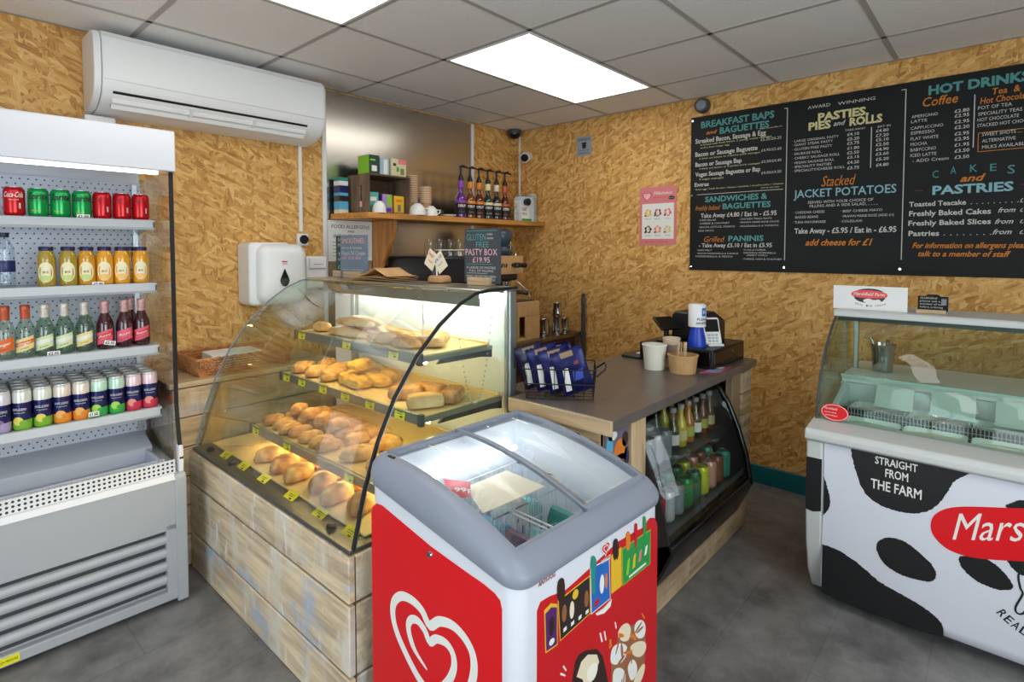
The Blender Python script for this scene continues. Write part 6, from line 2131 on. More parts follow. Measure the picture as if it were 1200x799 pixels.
def lid(x0, x1, dz, nm_):
    y0, y1 = GY0 + .036, GY1 - .036

    def top(x, y):
        return zb_(y) + RT(.066)(y) + dz + arch(y)
    g = MB(GLASS_LID)
    g.grid(lambda u, v: (x0 + (x1 - x0) * u, y0 + (y1 - y0) * v, top(0, y0 + (y1 - y0) * v)), 1, 16)
    go = g.build('sliding_lid', fz, smooth=60, solidify=.005)
    f = MB(RIMM)
    for xx, w_ in ((x0, .009), (x1 - .009, .009)):
        f.loft([[(xx, y, top(0, y) - .005), (xx + w_, y, top(0, y) - .005), (xx + w_, y, top(0, y) + .005), (xx, y, top(0, y) + .005)] for y in [y0 + (y1 - y0) * k / 16 for k in range(17)]])
    for ya, yb in ((y0, y0 + .012), (y1 - .012, y1)):
        f.loft([[(x0, y, top(0, y) - .005), (x0, y, top(0, y) + .005), (x1, y, top(0, y) + .005), (x1, y, top(0, y) - .005)] for y in (ya, yb)])
    f.build('lid_frame', go, smooth=30)
    return go


lid(GX0 + .038, xm + .02, -.004, 'a')
lid(xm - .015, GX1 - .038, .008, 'b')
sl = MB(BLACK)
for y in (-1.97, -2.15, -2.33):
    sl.obox((GX1 - .028, y, zb_(y) + RT(.071)(y) + arch(y)), (.008, .028, .006), (0, 0, 0))
sl.obox((GX0 + .027, -1.93, zb_(-1.93) + RT(.071)(-1.93) + arch(-1.93)), (.008, .028, .006))
sl.build('track_slots', fz, smooth=0)

# heart panel on the shop-side face
RED_L = [(-1.865, .16), (-1.865, .703), (-1.872, .726), (-1.893, .743), (-1.923, .746), (-2.013, .732), (-2.146, .712), (-2.274, .702), (-2.344, .698), (-2.382, .692), (-2.399, .683), (-2.405, .665), (-2.405, .16), (-2.385, .14), (-1.885, .14)]
MB(REDV).prism(RED_L, 'x', GX0 - .0010, GX0).build('red_panel', fz, smooth=0)


def ribbon(mb, pts, w, x, n_sub=4, ends=True):
    """painted stroke of width w on the face at x, through points (y, z)"""
    P = []
    m_ = len(pts)
    for i in range(m_ - 1):
        p0, p1, p2, p3 = pts[max(i - 1, 0)], pts[i], pts[i + 1], pts[min(i + 2, m_ - 1)]
        for k in range(n_sub):
            t_ = k / n_sub
            P.append(tuple(.5 * (2 * p1[j] + (p2[j] - p0[j]) * t_ + (2 * p0[j] - 5 * p1[j] + 4 * p2[j] - p3[j]) * t_ ** 2 + (3 * p1[j] - p0[j] - 3 * p2[j] + p3[j]) * t_ ** 3) for j in (0, 1)))
    P.append(pts[-1])
    V = []
    for i, p in enumerate(P):
        a, b_ = P[max(i - 1, 0)], P[min(i + 1, len(P) - 1)]
        d_ = Vector((b_[0] - a[0], b_[1] - a[1])).normalized()
        ww = w * (min(1, .25 + i / 8) if ends else 1)
        V += [(x, p[0] - d_.y * ww / 2, p[1] + d_.x * ww / 2), (x, p[0] + d_.y * ww / 2, p[1] - d_.x * ww / 2)]
    mb.add(V, [(2 * i, 2 * i + 1, 2 * i + 3, 2 * i + 2) for i in range(len(P) - 1)])


H_IN = [(-2.128, .375), (-2.077, .399), (-2.053, .427), (-2.046, .455), (-2.06, .478), (-2.088, .488), (-2.119, .477), (-2.14, .456), (-2.167, .478), (-2.207, .487), (-2.233, .473), (-2.238, .443), (-2.223, .405), (-2.195, .367), (-2.165, .335), (-2.135, .318)]
H_OUT = [(-2.135, .318), (-2.085, .335), (-2.03, .372), (-1.99, .41), (-1.972, .45), (-1.979, .49), (-2.013, .522), (-2.063, .533), (-2.108, .525), (-2.14, .500), (-2.179, .530), (-2.23, .545), (-2.273, .538), (-2.304, .515), (-2.312, .479), (-2.301, .43), (-2.272, .36), (-2.22, .29), (-2.16, .24)]
hh = MB(PAPER)
ribbon(hh, H_IN, .022, GX0 - .0016)
ribbon(hh, H_OUT, .025, GX0 - .0016, 4, False)
hh.build('heart_logo', fz, smooth=0)
MB(CHROME).cyl((GX0 - .001, -2.143, .690), (GX0 - .006, -2.143, .690), .0095, .008, 18).cyl((GX0 - .006, -2.143, .690), (GX0 - .0065, -2.143, .690), .003, .003, 10, INK).build('lock', fz)

# product poster on the front face
yF = GY0


def card(pts, lift, m_, mb):
    mb.prism([(p[0], p[1]) for p in pts], 'y', yF - .0008 - lift * .0005, yF - .0004 - (lift - 1) * .0005, m_)


pp = MB()
card([(-2.648, .14), (-2.648, .65), (-2.636, .666), (-2.604, .664), (-2.545, .651), (-2.501, .656), (-2.425, .666), (-2.354, .677), (-2.311, .682), (-2.22, .677), (-2.171, .672), (-2.163, .684), (-2.145, .688), (-2.122, .68), (-2.106, .66), (-2.102, .64), (-2.100, .14)], 1, RED_P, pp)
pp.build('red_poster', fz, smooth=0)
cd = MB()
DKCH = M('dark_card_print', (46, 36, 36), .4)
card([(-2.624, .640), (-2.599, .646), (-2.575, .632), (-2.574, .532), (-2.619, .535)], 2, GOLDY, cd)
card([(-2.620, .630), (-2.599, .636), (-2.578, .626), (-2.577, .536), (-2.616, .539)], 3, M('plum_print', (86, 34, 104), .4), cd)
card([(-2.574, .640), (-2.444, .646), (-2.442, .545), (-2.565, .536)], 2, GOLDY, cd); card([(-2.571, .637), (-2.447, .643), (-2.445, .548), (-2.563, .539)], 3, DKCH, cd)
card([(-2.444, .664), (-2.357, .656), (-2.351, .541), (-2.439, .540)], 2, PAPER, cd); card([(-2.441, .661), (-2.360, .653), (-2.354, .544), (-2.436, .543)], 3, BLUE_P, cd)
card([(-2.350, .658), (-2.300, .663), (-2.297, .552), (-2.347, .552)], 3, GOLDY, cd)
card([(-2.296, .656), (-2.143, .654), (-2.144, .550), (-2.292, .550)], 2, LIME_P, cd); card([(-2.293, .653), (-2.146, .651), (-2.147, .553), (-2.289, .553)], 3, GREEN_P, cd)
cd.build('product_cards', fz, smooth=0)
lo = MB()
TOFFEE = M('toffee_print', (150, 96, 60), .4)
for pts, m_ in (([(-2.577, .685), (-2.562, .692), (-2.549, .682), (-2.547, .63), (-2.576, .634)], BROWN_P), ([(-2.443, .692), (-2.427, .692), (-2.415, .668), (-2.425, .632), (-2.419, .59), (-2.434, .586), (-2.441, .63)], TEALBOX), ([(-2.342, .692), (-2.329, .699), (-2.316, .688), (-2.313, .634), (-2.341, .639)], BROWN_P),
                ([(-2.338, .64), (-2.318, .64), (-2.324, .60), (-2.332, .60)], GOLDY), ([(-2.278, .69), (-2.266, .696), (-2.255, .682), (-2.257, .638), (-2.277, .643)], ORANGE_P), ([(-2.234, .70), (-2.226, .704), (-2.217, .694), (-2.221, .63), (-2.233, .632)], RED_P), ([(-2.189, .704), (-2.180, .708), (-2.171, .696), (-2.17, .647), (-2.185, .647)], GREEN_P)):
    card(smooth_poly(pts, 1), 4, m_, lo)
for i in range(4):   # little lollies and bars on the cards
    card(ell(-2.550 + i * .030, .598 - .006 * (i % 2), .009, .022, 12), 4, [TOFFEE, CREAM_P, BROWN_P, TOFFEE][i], lo)
    card([(-2.553 + i * .030, .552), (-2.541 + i * .030, .553), (-2.541 + i * .030, .562), (-2.553 + i * .030, .561)], 4, PAPER, lo)
card(ell(-2.506, .625, .012, .012, 16), 4, GOLDY, lo); card(ell(-2.597, .59, .010, .024, 12), 4, BROWN_P, lo); card(ell(-2.597, .552, .010, .008, 10), 4, PAPER, lo)
card(ell(-2.392, .60, .010, .026, 12), 4, PAPER, lo); card(ell(-2.372, .60, .006, .022, 12), 4, ORANGE_P, lo); card([(-2.425, .565), (-2.405, .57), (-2.405, .556), (-2.425, .552)], 4, RED_P, lo)
for i in range(4):
    card([(-2.275 + i * .032, .57 + .006 * i), (-2.262 + i * .032, .572 + .006 * i), (-2.257 + i * .032, .615), (-2.268 + i * .032, .613)], 4, [LIME_P, GOLDY, PINK_P, PAPER][i], lo)
card([(-2.26, .558), (-2.17, .56), (-2.17, .566), (-2.26, .564)], 4, PAPER, lo)
card([(-2.42, .534), (-2.384, .531), (-2.345, .538), (-2.352, .520), (-2.381, .516), (-2.414, .526)], 4, PAPER, lo)
lo.build('lolly_pictures', fz, smooth=0)
# small heart logo with the brand name
hs = MB(PAPER)
for s_, m_, q in ((.022, PAPER, 5), (.0175, RED_P, 6), (.012, PAPER, 7), (.0085, RED_P, 8)):
    card([(-2.377 + s_ * .0588 * 16 * sin(u) ** 3, .690 + s_ * .0588 * (13 * cos(u) - 5 * cos(2 * u) - 2 * cos(3 * u) - cos(4 * u))) for u in [2 * pi * i / 26 for i in range(26)]], q, m_, hs)
hs.text("WALL'S", (-2.398, yF - .0032, .654), (1, 0, 0), (0, 0, 1), .044, .011, PAPER, 0, .02)
hs.text('ANTI-FOG', (-2.644, yF - .0012, .704), (1, 0, 0), (0, 0, 1), .062, .011, M('brick_red_print', (150, 44, 36), .5), .15, .02)
hs.build('poster_lettering', fz, smooth=0)
# big pictures: bitten chocolate bar and clustered sundae
bg = MB()
card([(-2.530, .33), (-2.520, .40), (-2.505, .452), (-2.49, .462), (-2.462, .458), (-2.413, .436), (-2.387, .404), (-2.371, .358), (-2.355, .30), (-2.35, .18), (-2.53, .18)], 2, BROWN_P, bg)
card([(-2.499, .41), (-2.48, .438), (-2.452, .442), (-2.412, .420), (-2.402, .395), (-2.417, .380), (-2.44, .372), (-2.432, .35), (-2.461, .36), (-2.475, .39)], 3, CREAM_P, bg)
card(smooth_poly([(-2.53, .30), (-2.51, .345), (-2.47, .35), (-2.445, .325), (-2.45, .28), (-2.50, .26)], 2), 4, BROWN_P, bg)
card(smooth_poly([(-2.46, .40), (-2.43, .41), (-2.405, .39), (-2.42, .36), (-2.45, .365)], 2), 4, M('pale_vanilla_print', (250, 244, 226), .5), bg)
bg.build('chocolate_bar_picture', fz, smooth=0)
bg = MB()
SHADEC = M('caramel_sauce_print', (160, 104, 70), .4)
card([(-2.30, .43), (-2.2, .40), (-2.165, .34), (-2.17, .26), (-2.25, .20), (-2.34, .24), (-2.345, .36)], 2, SHADEC, bg)
for i, pts in enumerate(([(-2.319, .423), (-2.297, .440), (-2.262, .432), (-2.245, .404), (-2.256, .377), (-2.29, .389)], [(-2.233, .405), (-2.203, .412), (-2.171, .388), (-2.165, .355), (-2.183, .343), (-2.22, .365)], [(-2.35, .377), (-2.34, .403), (-2.296, .392), (-2.261, .361), (-2.273, .335), (-2.306, .334), (-2.345, .356)],
                         [(-2.256, .358), (-2.214, .352), (-2.164, .326), (-2.162, .297), (-2.195, .292), (-2.237, .322)], [(-2.339, .303), (-2.334, .337), (-2.295, .321), (-2.272, .289), (-2.277, .25), (-2.33, .24)], [(-2.263, .31), (-2.237, .315), (-2.213, .285), (-2.212, .255), (-2.242, .246), (-2.26, .283)], [(-2.236, .245), (-2.188, .268), (-2.165, .26), (-2.177, .225), (-2.218, .21)])):
    card(smooth_poly(pts, 2), 3, PAPER if i % 3 else CREAM_P, bg)
for i in range(14):
    r_ = random.Random(i)
    card(ell(-2.335 + r_.random() * .16, .25 + r_.random() * .17, .016 + .012 * r_.random(), .003 + .003 * r_.random(), 10, i * 1.1), 4, [SHADEC, SHADEC, ORANGE_P][i % 3], bg)
card([(-2.356, .405), (-2.354, .43), (-2.346, .427), (-2.342, .405)], 3, ORANGE_P, bg)
for pts in ([(-2.391, .442), (-2.401, .471), (-2.395, .471), (-2.385, .441)], [(-2.374, .438), (-2.381, .466), (-2.375, .464), (-2.368, .436)], [(-2.324, .444), (-2.330, .466), (-2.325, .464), (-2.319, .444)], [(-2.564, .452), (-2.545, .437), (-2.543, .440), (-2.562, .457)], [(-2.554, .466), (-2.542, .448), (-2.539, .451), (-2.550, .468)]):
    card(pts, 2, PAPER, bg)
bg.build('sundae_picture', fz, smooth=0)

# inside: wire baskets, card, sign and packs
fl = .2825


def FZ(x, y, z):
    d_ = Vector((x - FC[0], y - FC[1], 0)); a = radians(-2)
    return (FC[0] + d_.x * cos(a) - d_.y * sin(a), FC[1] + d_.x * sin(a) + d_.y * cos(a), z)


WW = M('white_wire', (228, 230, 234), .35)


def wire_bask(x0, x1, y0, y1, z0, z1, label):
    t = thing('wire_freezer_basket', label, 'basket', FZ((x0 + x1) / 2, (y0 + y1) / 2, z0), radians(-2), 'wire baskets in the freezer')
    # built square, then turned with the freezer
    c_ = Vector((t.location.x - (x0 + x1) / 2, t.location.y - (y0 + y1) / 2, 0))
    w = MB(WW); w.M = Matrix.Translation(c_)
    for z in (z0, z1):
        w.tube([(x0, y0, z), (x1, y0, z), (x1, y1, z), (x0, y1, z), (x0, y0, z)], .003, 6)
    n = int((x1 - x0) / .022)
    for k in range(1, n):
        x = x0 + (x1 - x0) * k / n
        w.tube([(x, y0, z1), (x, y0, z0), (x, y1, z0), (x, y1, z1)], .0017, 5)
    n = int((y1 - y0) / .022)
    for k in range(1, n):
        y = y0 + (y1 - y0) * k / n
        w.tube([(x0, y, z1), (x0, y, z0), (x1, y, z0), (x1, y, z1)], .0017, 5)
    w.build('wire_frame', t)
    ff = MB(WW); ff.M = Matrix.Translation(c_)
    for xx, yy in ((x0, y0), (x1, y0), (x1, y1), (x0, y1)):
        ff.tube([(xx, yy, z0), (xx, yy, fl + .001)], .0035, 6)
    ff.build('legs', t)
    return t


wire_bask(GX0 + .085, xm - .01, -2.365, -2.13, .50, .69, 'white wire basket in the front left of the freezer')
wire_bask(xm + .01, GX1 - .085, -2.365, -2.13, .50, .69, 'white wire basket in the front right of the freezer')
wire_bask(GX0 + .085, GX1 - .085, -2.10, -1.93, .50, .72, 'long white wire basket at the back of the freezer')
PK = [(BROWN_P, 'dark brown'), (M('plum_pack', (88, 50, 84), .4), 'plum'), (TEALBOX, 'teal'), (GREEN_P, 'green'), (M('aqua_pack', (120, 196, 196), .4), 'aqua'), (LIME_P, 'lime'), (M('mauve_pack', (150, 120, 160), .4), 'mauve'), (SKYB_P, 'sky blue'), (PAPER, 'white')]
k = 0
for (x0, x1, y0, y1, zb0, cells, where) in ((GX0 + .10, xm - .025, -2.35, -2.145, .505, 4, 'front left basket'), (xm + .025, GX1 - .10, -2.35, -2.145, .505, 4, 'front right basket'), (GX0 + .10, GX1 - .10, -2.085, -1.945, .505, 6, 'back basket')):
    for q in range(cells):
        m_, nm = PK[{'front left basket': (0, 1, 0, 1), 'front right basket': (4, 6, 2, 4), 'back basket': (3, 8, 5, 7, 8, 4)}[where][q]]
        k += 1
        w_ = (x1 - x0) / cells
        xx = x0 + w_ * (q + .5)
        h_ = .10 + .03 * ((k * 5) % 3)
        t = thing('ice_cream_pack', '%s ice cream pack in the %s, %s from the left' % (nm, where, nth(q)), 'ice cream', FZ(xx, (y0 + y1) / 2, zb0), radians(-2 + (k * 17) % 9 - 4), 'ice cream packs in the freezer')
        L_ = Vector(t.location)
        b = MB(m_); b.M = Matrix.Translation(L_)
        hw_, hl_ = w_ * .43, (y1 - y0) * .42
        b.loft([[(hw_ * c1 * f, hl_ * c2 * g, z) for c1, c2 in ((-1, -1), (1, -1), (1, 1), (-1, 1))] for f, g, z in ((.9, .96, 0), (1, 1, .01), (1, 1, h_ * .8), (.5, .97, h_), (.06, .95, h_ + .006))])
        b.build('wrapper', t, bevel=.004)
        b = MB(PAPER if nm != 'white' else BLUE_P); b.M = Matrix.Translation(L_)
        b.box(-hw_ * .5, hw_ * .5, -hl_ * 1.0 - .0008, -hl_ * 1.0, h_ * .3, h_ * .5); b.box(-hw_ * .9, hw_ * .9, -hl_ - .0008, -hl_, h_ * .62, h_ * .68)
        b.build('print', t, smooth=0)
t = thing('cream_card', 'blank cream card lying over the freezer baskets under the glass', 'card', FZ(-2.37, -2.07, .7245))
b = MB(M('cream_display_card', (240, 228, 200), .6)).prism([(-2.437, -1.968), (-2.252, -1.975), (-2.262, -2.150), (-2.520, -2.130)], 'z', .7245, .7275)
b.build('card_sheet', t, smooth=0)
t = thing('red_price_sign', 'red price sign propped behind the cream card in the freezer', 'sign', (-2.43, -1.95, .7245))
b = MB(RED_P).add([(-2.478, -1.912, .749), (-2.425, -1.978, .742), (-2.480, -2.040, .734), (-2.526, -2.010, .734), (-2.478, -1.912, .751), (-2.425, -1.978, .744), (-2.480, -2.040, .736), (-2.526, -2.010, .736)], [(3, 2, 1, 0), (4, 5, 6, 7), (0, 1, 5, 4), (1, 2, 6, 5), (2, 3, 7, 6), (3, 0, 4, 7)])
b.build('sign_card', t, smooth=0)
b = MB(PAPER).text('99p', (-2.502, -1.990, .7418), (.66, -.70, -.02), (.55, .75, .16), .06, .022, PAPER, 0, .02)
b.build('lettering', t, smooth=0)

# ------------------------------------------------------------------ scoop ice cream counter on the right
ic = thing('ice_cream_counter', 'white scoop ice cream counter with cow print front and curved glass', 'display counter', (-.65, -3.35, 0))
IY0, IY1 = -2.62, -4.05
ICW = M('white_counter_panel', (226, 228, 238), .4)
RAILW = M('grey_white_moulding', (206, 208, 206), .4)
fp = [(-1.045, .06), (-1.07, .065), (-1.10, .14), (-1.105, .40), (-1.105, .69), (-1.06, .69), (-1.03, .06)]
MB(ICW).prism([(-1.06, .045), (-1.085, .06), (-1.10, .10), (-1.10, .692), (-1.02, .692), (-1.02, .045)], 'y', IY1, -2.682).build('front_panel', ic, smooth=40)
MB(RAILW).prism([(-.90, .012), (-.99, .02), (-1.06, .12), (-1.10, .26), (-1.115, .42), (-1.115, .692), (-.14, .692), (-.14, .012)], 'y', -2.680, IY0).build('end_plate', ic, bevel=.008, seg=3)
MB(GREY_DK).box(-1.0, -.16, IY1, -2.70, .0, .05).build('plinth', ic, smooth=0)
MB(RAILW).prism([(-1.118, .690), (-1.135, .70), (-1.135, .725), (-1.12, .742), (-1.01, .756), (-.975, .756), (-.975, .69)], 'y', IY1, IY0 + .004).build('front_rail', ic, bevel=.006, seg=3)
MB(ICW).box(-.20, -.14, IY1, -2.682, .04, .86).build('rear_panel', ic, smooth=0)
# printed front
pf = MB()
xF = -1.10


def pr2(pts, lift, m_, mb):
    mb.prism([(min(-2.684, p[0]), min(p[1], .688)) for p in pts], 'x', xF - lift * .0005 - .0004, xF - (lift - 1) * .0005 - .0002, m_)


COWB = M('black_cow_patch', (14, 14, 15), .4)
SPOTS = [[(-2.60, .620), (-2.656, .62), (-2.679, .566), (-2.704, .484), (-2.712, .43), (-2.68, .375), (-2.65, .335), (-2.62, .345), (-2.60, .375)],
         [(-2.772, .72), (-2.785, .63), (-2.82, .525), (-2.87, .488), (-2.943, .480), (-3.006, .495), (-3.05, .535), (-3.08, .595), (-3.10, .65), (-3.16, .70), (-3.17, .73)],
         [(-2.868, .33), (-2.888, .362), (-2.934, .380), (-2.983, .366), (-3.01, .342), (-3.04, .322), (-3.06, .291), (-3.05, .252), (-3.007, .243), (-2.95, .240), (-2.90, .258), (-2.874, .296)],
         [(-2.60, .25), (-2.715, .268), (-2.792, .243), (-2.84, .215), (-2.888, .183), (-2.948, .170), (-3.03, .146), (-3.075, .118), (-3.085, .085), (-3.08, .05), (-2.68, .05), (-2.60, .10)],
         [(-3.115, .375), (-3.147, .392), (-3.192, .400), (-3.228, .380), (-3.26, .345), (-3.268, .318), (-3.232, .298), (-3.172, .302), (-3.128, .335)],
         [(-3.225, .585), (-3.261, .625), (-3.33, .655), (-3.42, .66), (-3.47, .62), (-3.40, .57)], [(-3.235, .425), (-3.34, .455), (-3.40, .44), (-3.38, .40), (-3.31, .375), (-3.27, .375)],
         [(-3.60, .26), (-3.66, .33), (-3.75, .34), (-3.80, .27), (-3.74, .20), (-3.65, .20)], [(-3.72, .69), (-3.74, .58), (-3.84, .54), (-3.95, .58), (-3.98, .69)], [(-3.55, .05), (-3.6, .12), (-3.7, .14), (-3.82, .10), (-3.86, .05)]]
for i, p in enumerate(SPOTS):
    cow = MB()
    pr2(ragged(smooth_poly(p, 2 if i not in (1, 3) else 1), i, .0016), 1, COWB, cow)
    if i == 0:
        cow.prism([(-2.622, .62), (-2.679, .62), (-2.679, .405), (-2.65, .395), (-2.622, .40)], 'x', -1.1162, -1.1148)
    cow.build('cow_patch', ic, smooth=0)
rl = MB()
pr2(smooth_poly([(-3.035, .445), (-3.038, .495), (-3.068, .532), (-3.108, .555), (-3.16, .572), (-3.284, .604), (-3.50, .668), (-3.66, .70), (-3.73, .67), (-3.75, .60), (-3.70, .55), (-3.60, .515), (-3.289, .425), (-3.215, .400), (-3.144, .384), (-3.09, .388), (-3.055, .412)], 2), 2, REDV, rl)
rl.build('red_lozenge', ic, smooth=0)
s = MB(PAPER)
ang = radians(18)
ux_, uz_ = (0, -cos(ang), sin(ang)), (0, sin(ang) * .3, cos(ang))
wm = text_mesh('Marshfield', .25, 0.0)[2] / text_mesh('Mar', .25, 0.0)[2]
s.text('Marshfield', (xF - .0016, -3.100, .432), ux_, (0, 0, 1), .165 * wm, .095, PAPER, .25, 0)
s.build('brand_lettering', ic, smooth=0)
s = MB(PAPER)
s.text('STRAIGHT', (xF - .0011, -2.859, .648), (0, -1, 0), (0, 0, 1), .134, .028, PAPER, 0, .015)
s.text('FROM', (xF - .0011, -2.893, .604), (0, -1, 0), (0, 0, 1), .072, .031, PAPER, 0, .015)
s.text('THE FARM', (xF - .0011, -2.847, .549), (0, -1, 0), (0, 0, 1), .160, .036, PAPER, 0, .015)
s.build('slogan_lettering', ic, smooth=0)
s = MB(INK)
for i, ch_ in enumerate('REAL ICE CREAM'):
    a = radians(-42 + i * 6.4)
    cy_, cz_ = -3.224 - sum(cos(radians(-42 + q * 6.4)) * .024 for q in range(i)), .218 + sum(sin(radians(-42 + q * 6.4)) * .024 for q in range(i))
    if ch_ != ' ':
        s.text(ch_, (xF - .0011, cy_, cz_), (0, -cos(a), sin(a)), (0, sin(a), cos(a)), .018, .028, INK, 0, .012)
s.build('lettering', ic, smooth=0)
cw = MB(INK)
ribbon(cw, [(-3.284, .423), (-3.288, .40), (-3.277, .371), (-3.283, .329), (-3.289, .311), (-3.273, .26), (-3.276, .241), (-3.289, .242), (-3.30, .262), (-3.312, .30), (-3.318, .345), (-3.36, .335), (-3.42, .34), (-3.46, .31), (-3.462, .25), (-3.482, .25), (-3.49, .32), (-3.50, .40), (-3.47, .44)], .006, xF - .0016, 4, False)
cw.build('cow_outline', ic, smooth=0)

# glass superstructure
IP = [(-1.005, .752), (-.990, .84), (-.945, .945), (-.87, 1.04), (-.77, 1.12), (-.665, 1.178)]
g = MB(GLASS_AQ)


def ifun(u, v):
    k_ = v * (len(IP) - 1)
    i = min(int(k_), len(IP) - 2)
    f = k_ - i
    return (IP[i][0] * (1 - f) + IP[i + 1][0] * f, IY0 - .012 + (IY1 - IY0 + .012) * u, IP[i][1] * (1 - f) + IP[i + 1][1] * f)


g.grid(ifun, 1, 15)
g.build('curved_front_glass', ic, smooth=60, solidify=.006)
ep = IP + [(-.40, 1.178), (-.34, .90), (-.34, .752)]
MB(GLASS_AQ).prism(ep, 'y', IY0 - .016, IY0 - .010).build('end_glass', ic, smooth=0)
MB(GREY_DK).tube([(p[0], IY0 - .010, p[1]) for p in IP], .005, 8).build('edge_seal', ic, smooth=60)
MB(RAILW).prism([(-.70, 1.166), (-.70, 1.186), (-.69, 1.196), (-.37, 1.196), (-.36, 1.18), (-.36, 1.166)], 'y', IY1, IY0 - .002).build('canopy', ic, bevel=.004)
MB(GREY_DK).box(-.690, -.662, IY1, IY0 - .02, 1.148, 1.166).build('canopy_channel', ic, smooth=0)
for yy in (IY0 - .03, IY1 + .05):
    MB(ALU).box(-.385, -.355, yy - .02, yy, .87, 1.166).build('canopy_post', ic, bevel=.003)
MB(M('glass_shelf_tint', (196, 220, 212), .1)).box(-.60, -.585, IY1, IY0 - .02, .868, .882).build('shelf_front_edge', ic, smooth=0)
MB(WHITE_PL).box(-.585, -.14, IY1, IY0 - .02, .842, .876).build('rear_shelf', ic, bevel=.003)
# well
WELL = M('well_liner', (206, 216, 214), .35)
MB(WELL).prism([(-.975, .69), (-.975, .755), (-.96, .755), (-.945, .65), (-.60, .65), (-.60, .842), (-.585, .842), (-.585, .64), (-.975, .64)], 'y', IY1, IY0 - .02).build('well_liner', ic, smooth=0)
MB(WELL).prism([(-.945, .651), (-.955, .75), (-.61, .842), (-.602, .651)], 'y', IY0 - .055, IY0 - .03).build('well_end', ic, bevel=.004)
# white wall light strip? none: the well is lit by the room
# pierced air grille between the two rows of pans
GRL_ = MB(BLACK).box(-.805, -.795, IY1, IY0 - .06, .70, .776)
GRL_.build('grille_backing', ic, smooth=0)
gm = MB(GREY_EN)
y = IY0 - .09
while y > IY1:
    gm.box(-.8075, -.805, y - .0012, y + .0012, .704, .775)
    y -= .0125
for z in (.704, .728, .752, .775):
    gm.box(-.8075, -.805, IY1, IY0 - .09, z - .001, z + .001)
gm.build('air_grille', ic, smooth=0)
FL = [('mint', (196, 226, 204)), ('cream', (232, 224, 190)), ('vanilla', (238, 230, 204)), ('pale pink', (228, 196, 196)), ('toffee', (206, 176, 136)), ('white', (232, 232, 226))]
PANM = M('white_scoop_pan', (226, 234, 230), .3)


def pan(x0, x1, y0, y1, z, h, label, m_, lidded):
    t = thing('ice_cream_pan', label, 'tub', ((x0 + x1) / 2, (y0 + y1) / 2, z), 0, 'pans in the scoop counter')
    b = MB(PANM)
    R = lambda i, zz: [(p[0], p[1], zz) for p in rrect(x0 + i, x1 - i, y0 + i, y1 - i, .03 - i * .4, 4)]
    b.loft([R(.012, z), R(.0, z + h), R(.004, z + h + .001), R(.014, z + .008)])
    b.build('pan', t, smooth=40)
    f = MB(m_)
    hx, hy = (x1 - x0) / 2 - .010, (y1 - y0) / 2 - .010

    def fn(u, v):
        a, b2 = (u - .5) * 2, (v - .5) * 2
        return ((x0 + x1) / 2 + a * hx, (y0 + y1) / 2 + b2 * hy, z + h * .78 + .016 * (1 - a * a) * (1 - b2 * b2) + .007 * noise.noise(Vector((a * 3, b2 * 3, y0 * 9))))
    f.grid(fn, 14, 14)
    f.build('ice_cream', t, smooth=60)
    return t


for i in range(6):
    y1 = IY0 - .085 - i * .215
    nm, c_ = FL[i]
    pan(-.936, -.815, y1 - .205, y1, .6512, .092, '%s ice cream pan in the front row of the scoop counter, %s along' % (nm, nth(i)), M('%s_ice_cream' % nm.replace(' ', '_'), c_, .5, var=.06, scale=20, bump=.4), True)
    pan(-.785, -.615, y1 - .205, y1, .6512, .115, 'taller white pan in the back row of the scoop counter, %s along' % nth(i), M('rear_ice_cream_%d' % i, FL[(i + 3) % 6][1], .5, var=.06, scale=20, bump=.4), False)
# lids leaning over the rear pans
for i, (ya, yb) in enumerate(((-2.79, -2.93), (-2.99, -3.14), (-3.20, -3.36))):
    b = MB(M('clear_lid_plastic', (200, 214, 208), .12) if i == 0 else bpy.data.materials['clear_lid_plastic'])
    b.prism([(-.690, .780), (-.625, .860), (-.618, .857), (-.682, .7755)], 'y', yb, ya)
    b.prism([(-.7, .772), (-.690, .783), (-.680, .776), (-.69, .768)], 'y', yb - .004, ya + .004)
    tag(b.build('pan_lid', bevel=.002), 'pale lid leaning over the back row pans of the scoop counter, %s along' % nth(i), 'lid', 'lids leaning in the scoop counter')
# red oval sticker on the glass
t = ic
st = MB()
R0 = []
for m_, rx, rz, lf, nm in ((REDV, .052, .036, .004, 'sticker'), (PAPER, .049, .033, .0044, 'sticker'), (REDV, .047, .031, .0048, 'sticker')):
    st.prism(ell(-2.700, .796, rx, rz, 28), 'x', -1.012 - lf, -1.0118 - lf + .0002, m_)
st.text('Marshfield', (-1.0172, -2.660, .806), (0, -1, 0), (0, 0, 1), .05, .010, PAPER, .2).text('real ice cream', (-1.0172, -2.662, .792), (0, -1, 0), (0, 0, 1), .045, .007, PAPER).text('scan for allergens', (-1.0172, -2.665, .780), (0, -1, 0), (0, 0, 1), .045, .006, PAPER)
st.build('oval_sticker', ic, smooth=0)

# steel jug with scoops on the rear shelf
t = thing('scoop_jug', 'dented steel jug holding scoops on the rear shelf behind the glass', 'jug', (-.38, -2.775, .8765))
rings = []
for r_, z in ((.040, 0), (.043, .006), (.045, .05), (.047, .09), (.053, .125), (.056, .135), (.053, .134), (.044, .09), (.040, .008)):
    rings.append([(-.38 + r_ * cos(2 * pi * i / 28), -2.775 + r_ * sin(2 * pi * i / 28), .8765 + z) for i in range(28)])
MB(JUG).loft(rings).build('jug_body', t, smooth=50)
for a_ in (1.2, 3.6):
    MB(CHROME).tube([(-.38 + .02 * cos(a_), -2.775 + .02 * sin(a_), .89), (-.38 + .05 * cos(a_), -2.775 + .05 * sin(a_), 1.02), (-.38 + .062 * cos(a_), -2.775 + .062 * sin(a_), 1.035)], [.006, .006, .010], 8).build('scoop_handle', t, smooth=60)
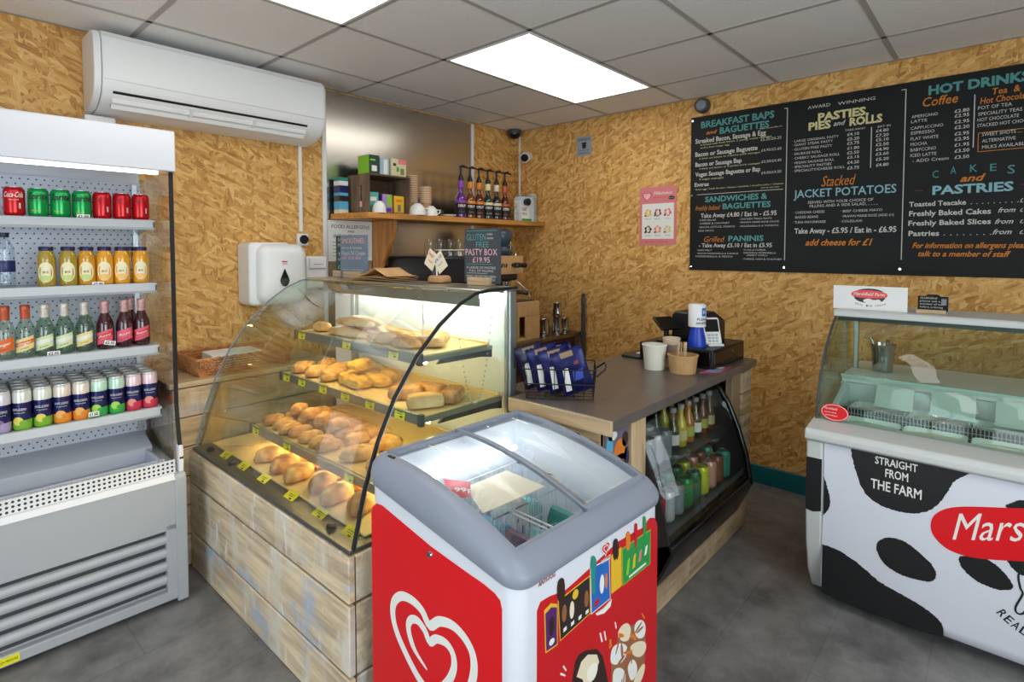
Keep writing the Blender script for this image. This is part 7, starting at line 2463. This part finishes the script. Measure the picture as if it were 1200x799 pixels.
# cards on the canopy
t = thing('brand_card', 'white card with a red and black ice cream logo on the counter canopy', 'sign', (-.62, -2.745, 1.1965))
xs_ = -.622
MB(WHITE_PL).prism([(xs_ - .002, 1.1965), (xs_ - .002, 1.306), (xs_ + .002, 1.306), (xs_ + .002, 1.2), (xs_ + .05, 1.2), (xs_ + .05, 1.1965)], 'y', -2.895, -2.605).build('folded_card', t, smooth=0)
p = MB()


def cd2(pts, lift, m_):
    p.prism(pts, 'x', xs_ - .002 - lift * .0005, xs_ - .002 - (lift - 1) * .0005, m_)


cd2(smooth_poly([(-2.685, 1.262), (-2.70, 1.288), (-2.75, 1.298), (-2.80, 1.290), (-2.818, 1.262), (-2.80, 1.235), (-2.75, 1.226), (-2.70, 1.236)], 2), 1, COWB)
cd2(smooth_poly([(-2.72, 1.238), (-2.745, 1.252), (-2.77, 1.242), (-2.79, 1.25), (-2.80, 1.232), (-2.75, 1.224)], 2), 2, PAPER)
cd2(smooth_poly([(-2.675, 1.268), (-2.69, 1.284), (-2.75, 1.290), (-2.81, 1.282), (-2.825, 1.266), (-2.81, 1.254), (-2.75, 1.250), (-2.69, 1.254)], 2), 3, REDV)
p.text('Marshfield Farm', (xs_ - .0038, -2.688, 1.263), (0, -1, 0), (0, 0, 1), .122, .014, PAPER, .2, .01)
for i, ch_ in enumerate('REAL ICE CREAM'):
    f = (i - 6.5) / 6.5
    if ch_ != ' ':
        p.text(ch_, (xs_ - .0026, -2.752 - f * .058, 1.212 + .010 * f * f), (0, -cos(f * .35), sin(f * .35)), (0, sin(f * .35), cos(f * .35)), .006, .008, INK)
p.build('logo_print', t, smooth=0)
t = thing('small_chalk_sign', 'small black chalk sign with a wooden foot on the counter canopy', 'sign', (-.60, -2.98, 1.1965))
MB(PALE_WOOD).box(-.615, -.585, -3.03, -2.925, 1.1965, 1.213).build('wooden_foot', t, bevel=.002)
MB(BOARD).prism([(-2.93, 1.208), (-2.93, 1.272), (-2.955, 1.272), (-2.965, 1.280), (-3.0, 1.280), (-3.01, 1.272), (-3.036, 1.272), (-3.036, 1.208)], 'x', -.604, -.599).build('board', t, smooth=0)
s = MB(CHALK)
for q, (tx, w_) in enumerate((('ALLERGENS', .06), ('please ask a', .07), ('member of staff', .085), ('before ordering', .08))):
    s.text(tx, (-.6046, -2.938, 1.260 - q * .013), (0, -1, 0), (0, 0, 1), w_, .0075)
s.box(-.6046, -.604, -3.03, -3.012, 1.235, 1.262, M('grey_chalk', (130, 136, 140), .7))
s.build('lettering', t, smooth=0)
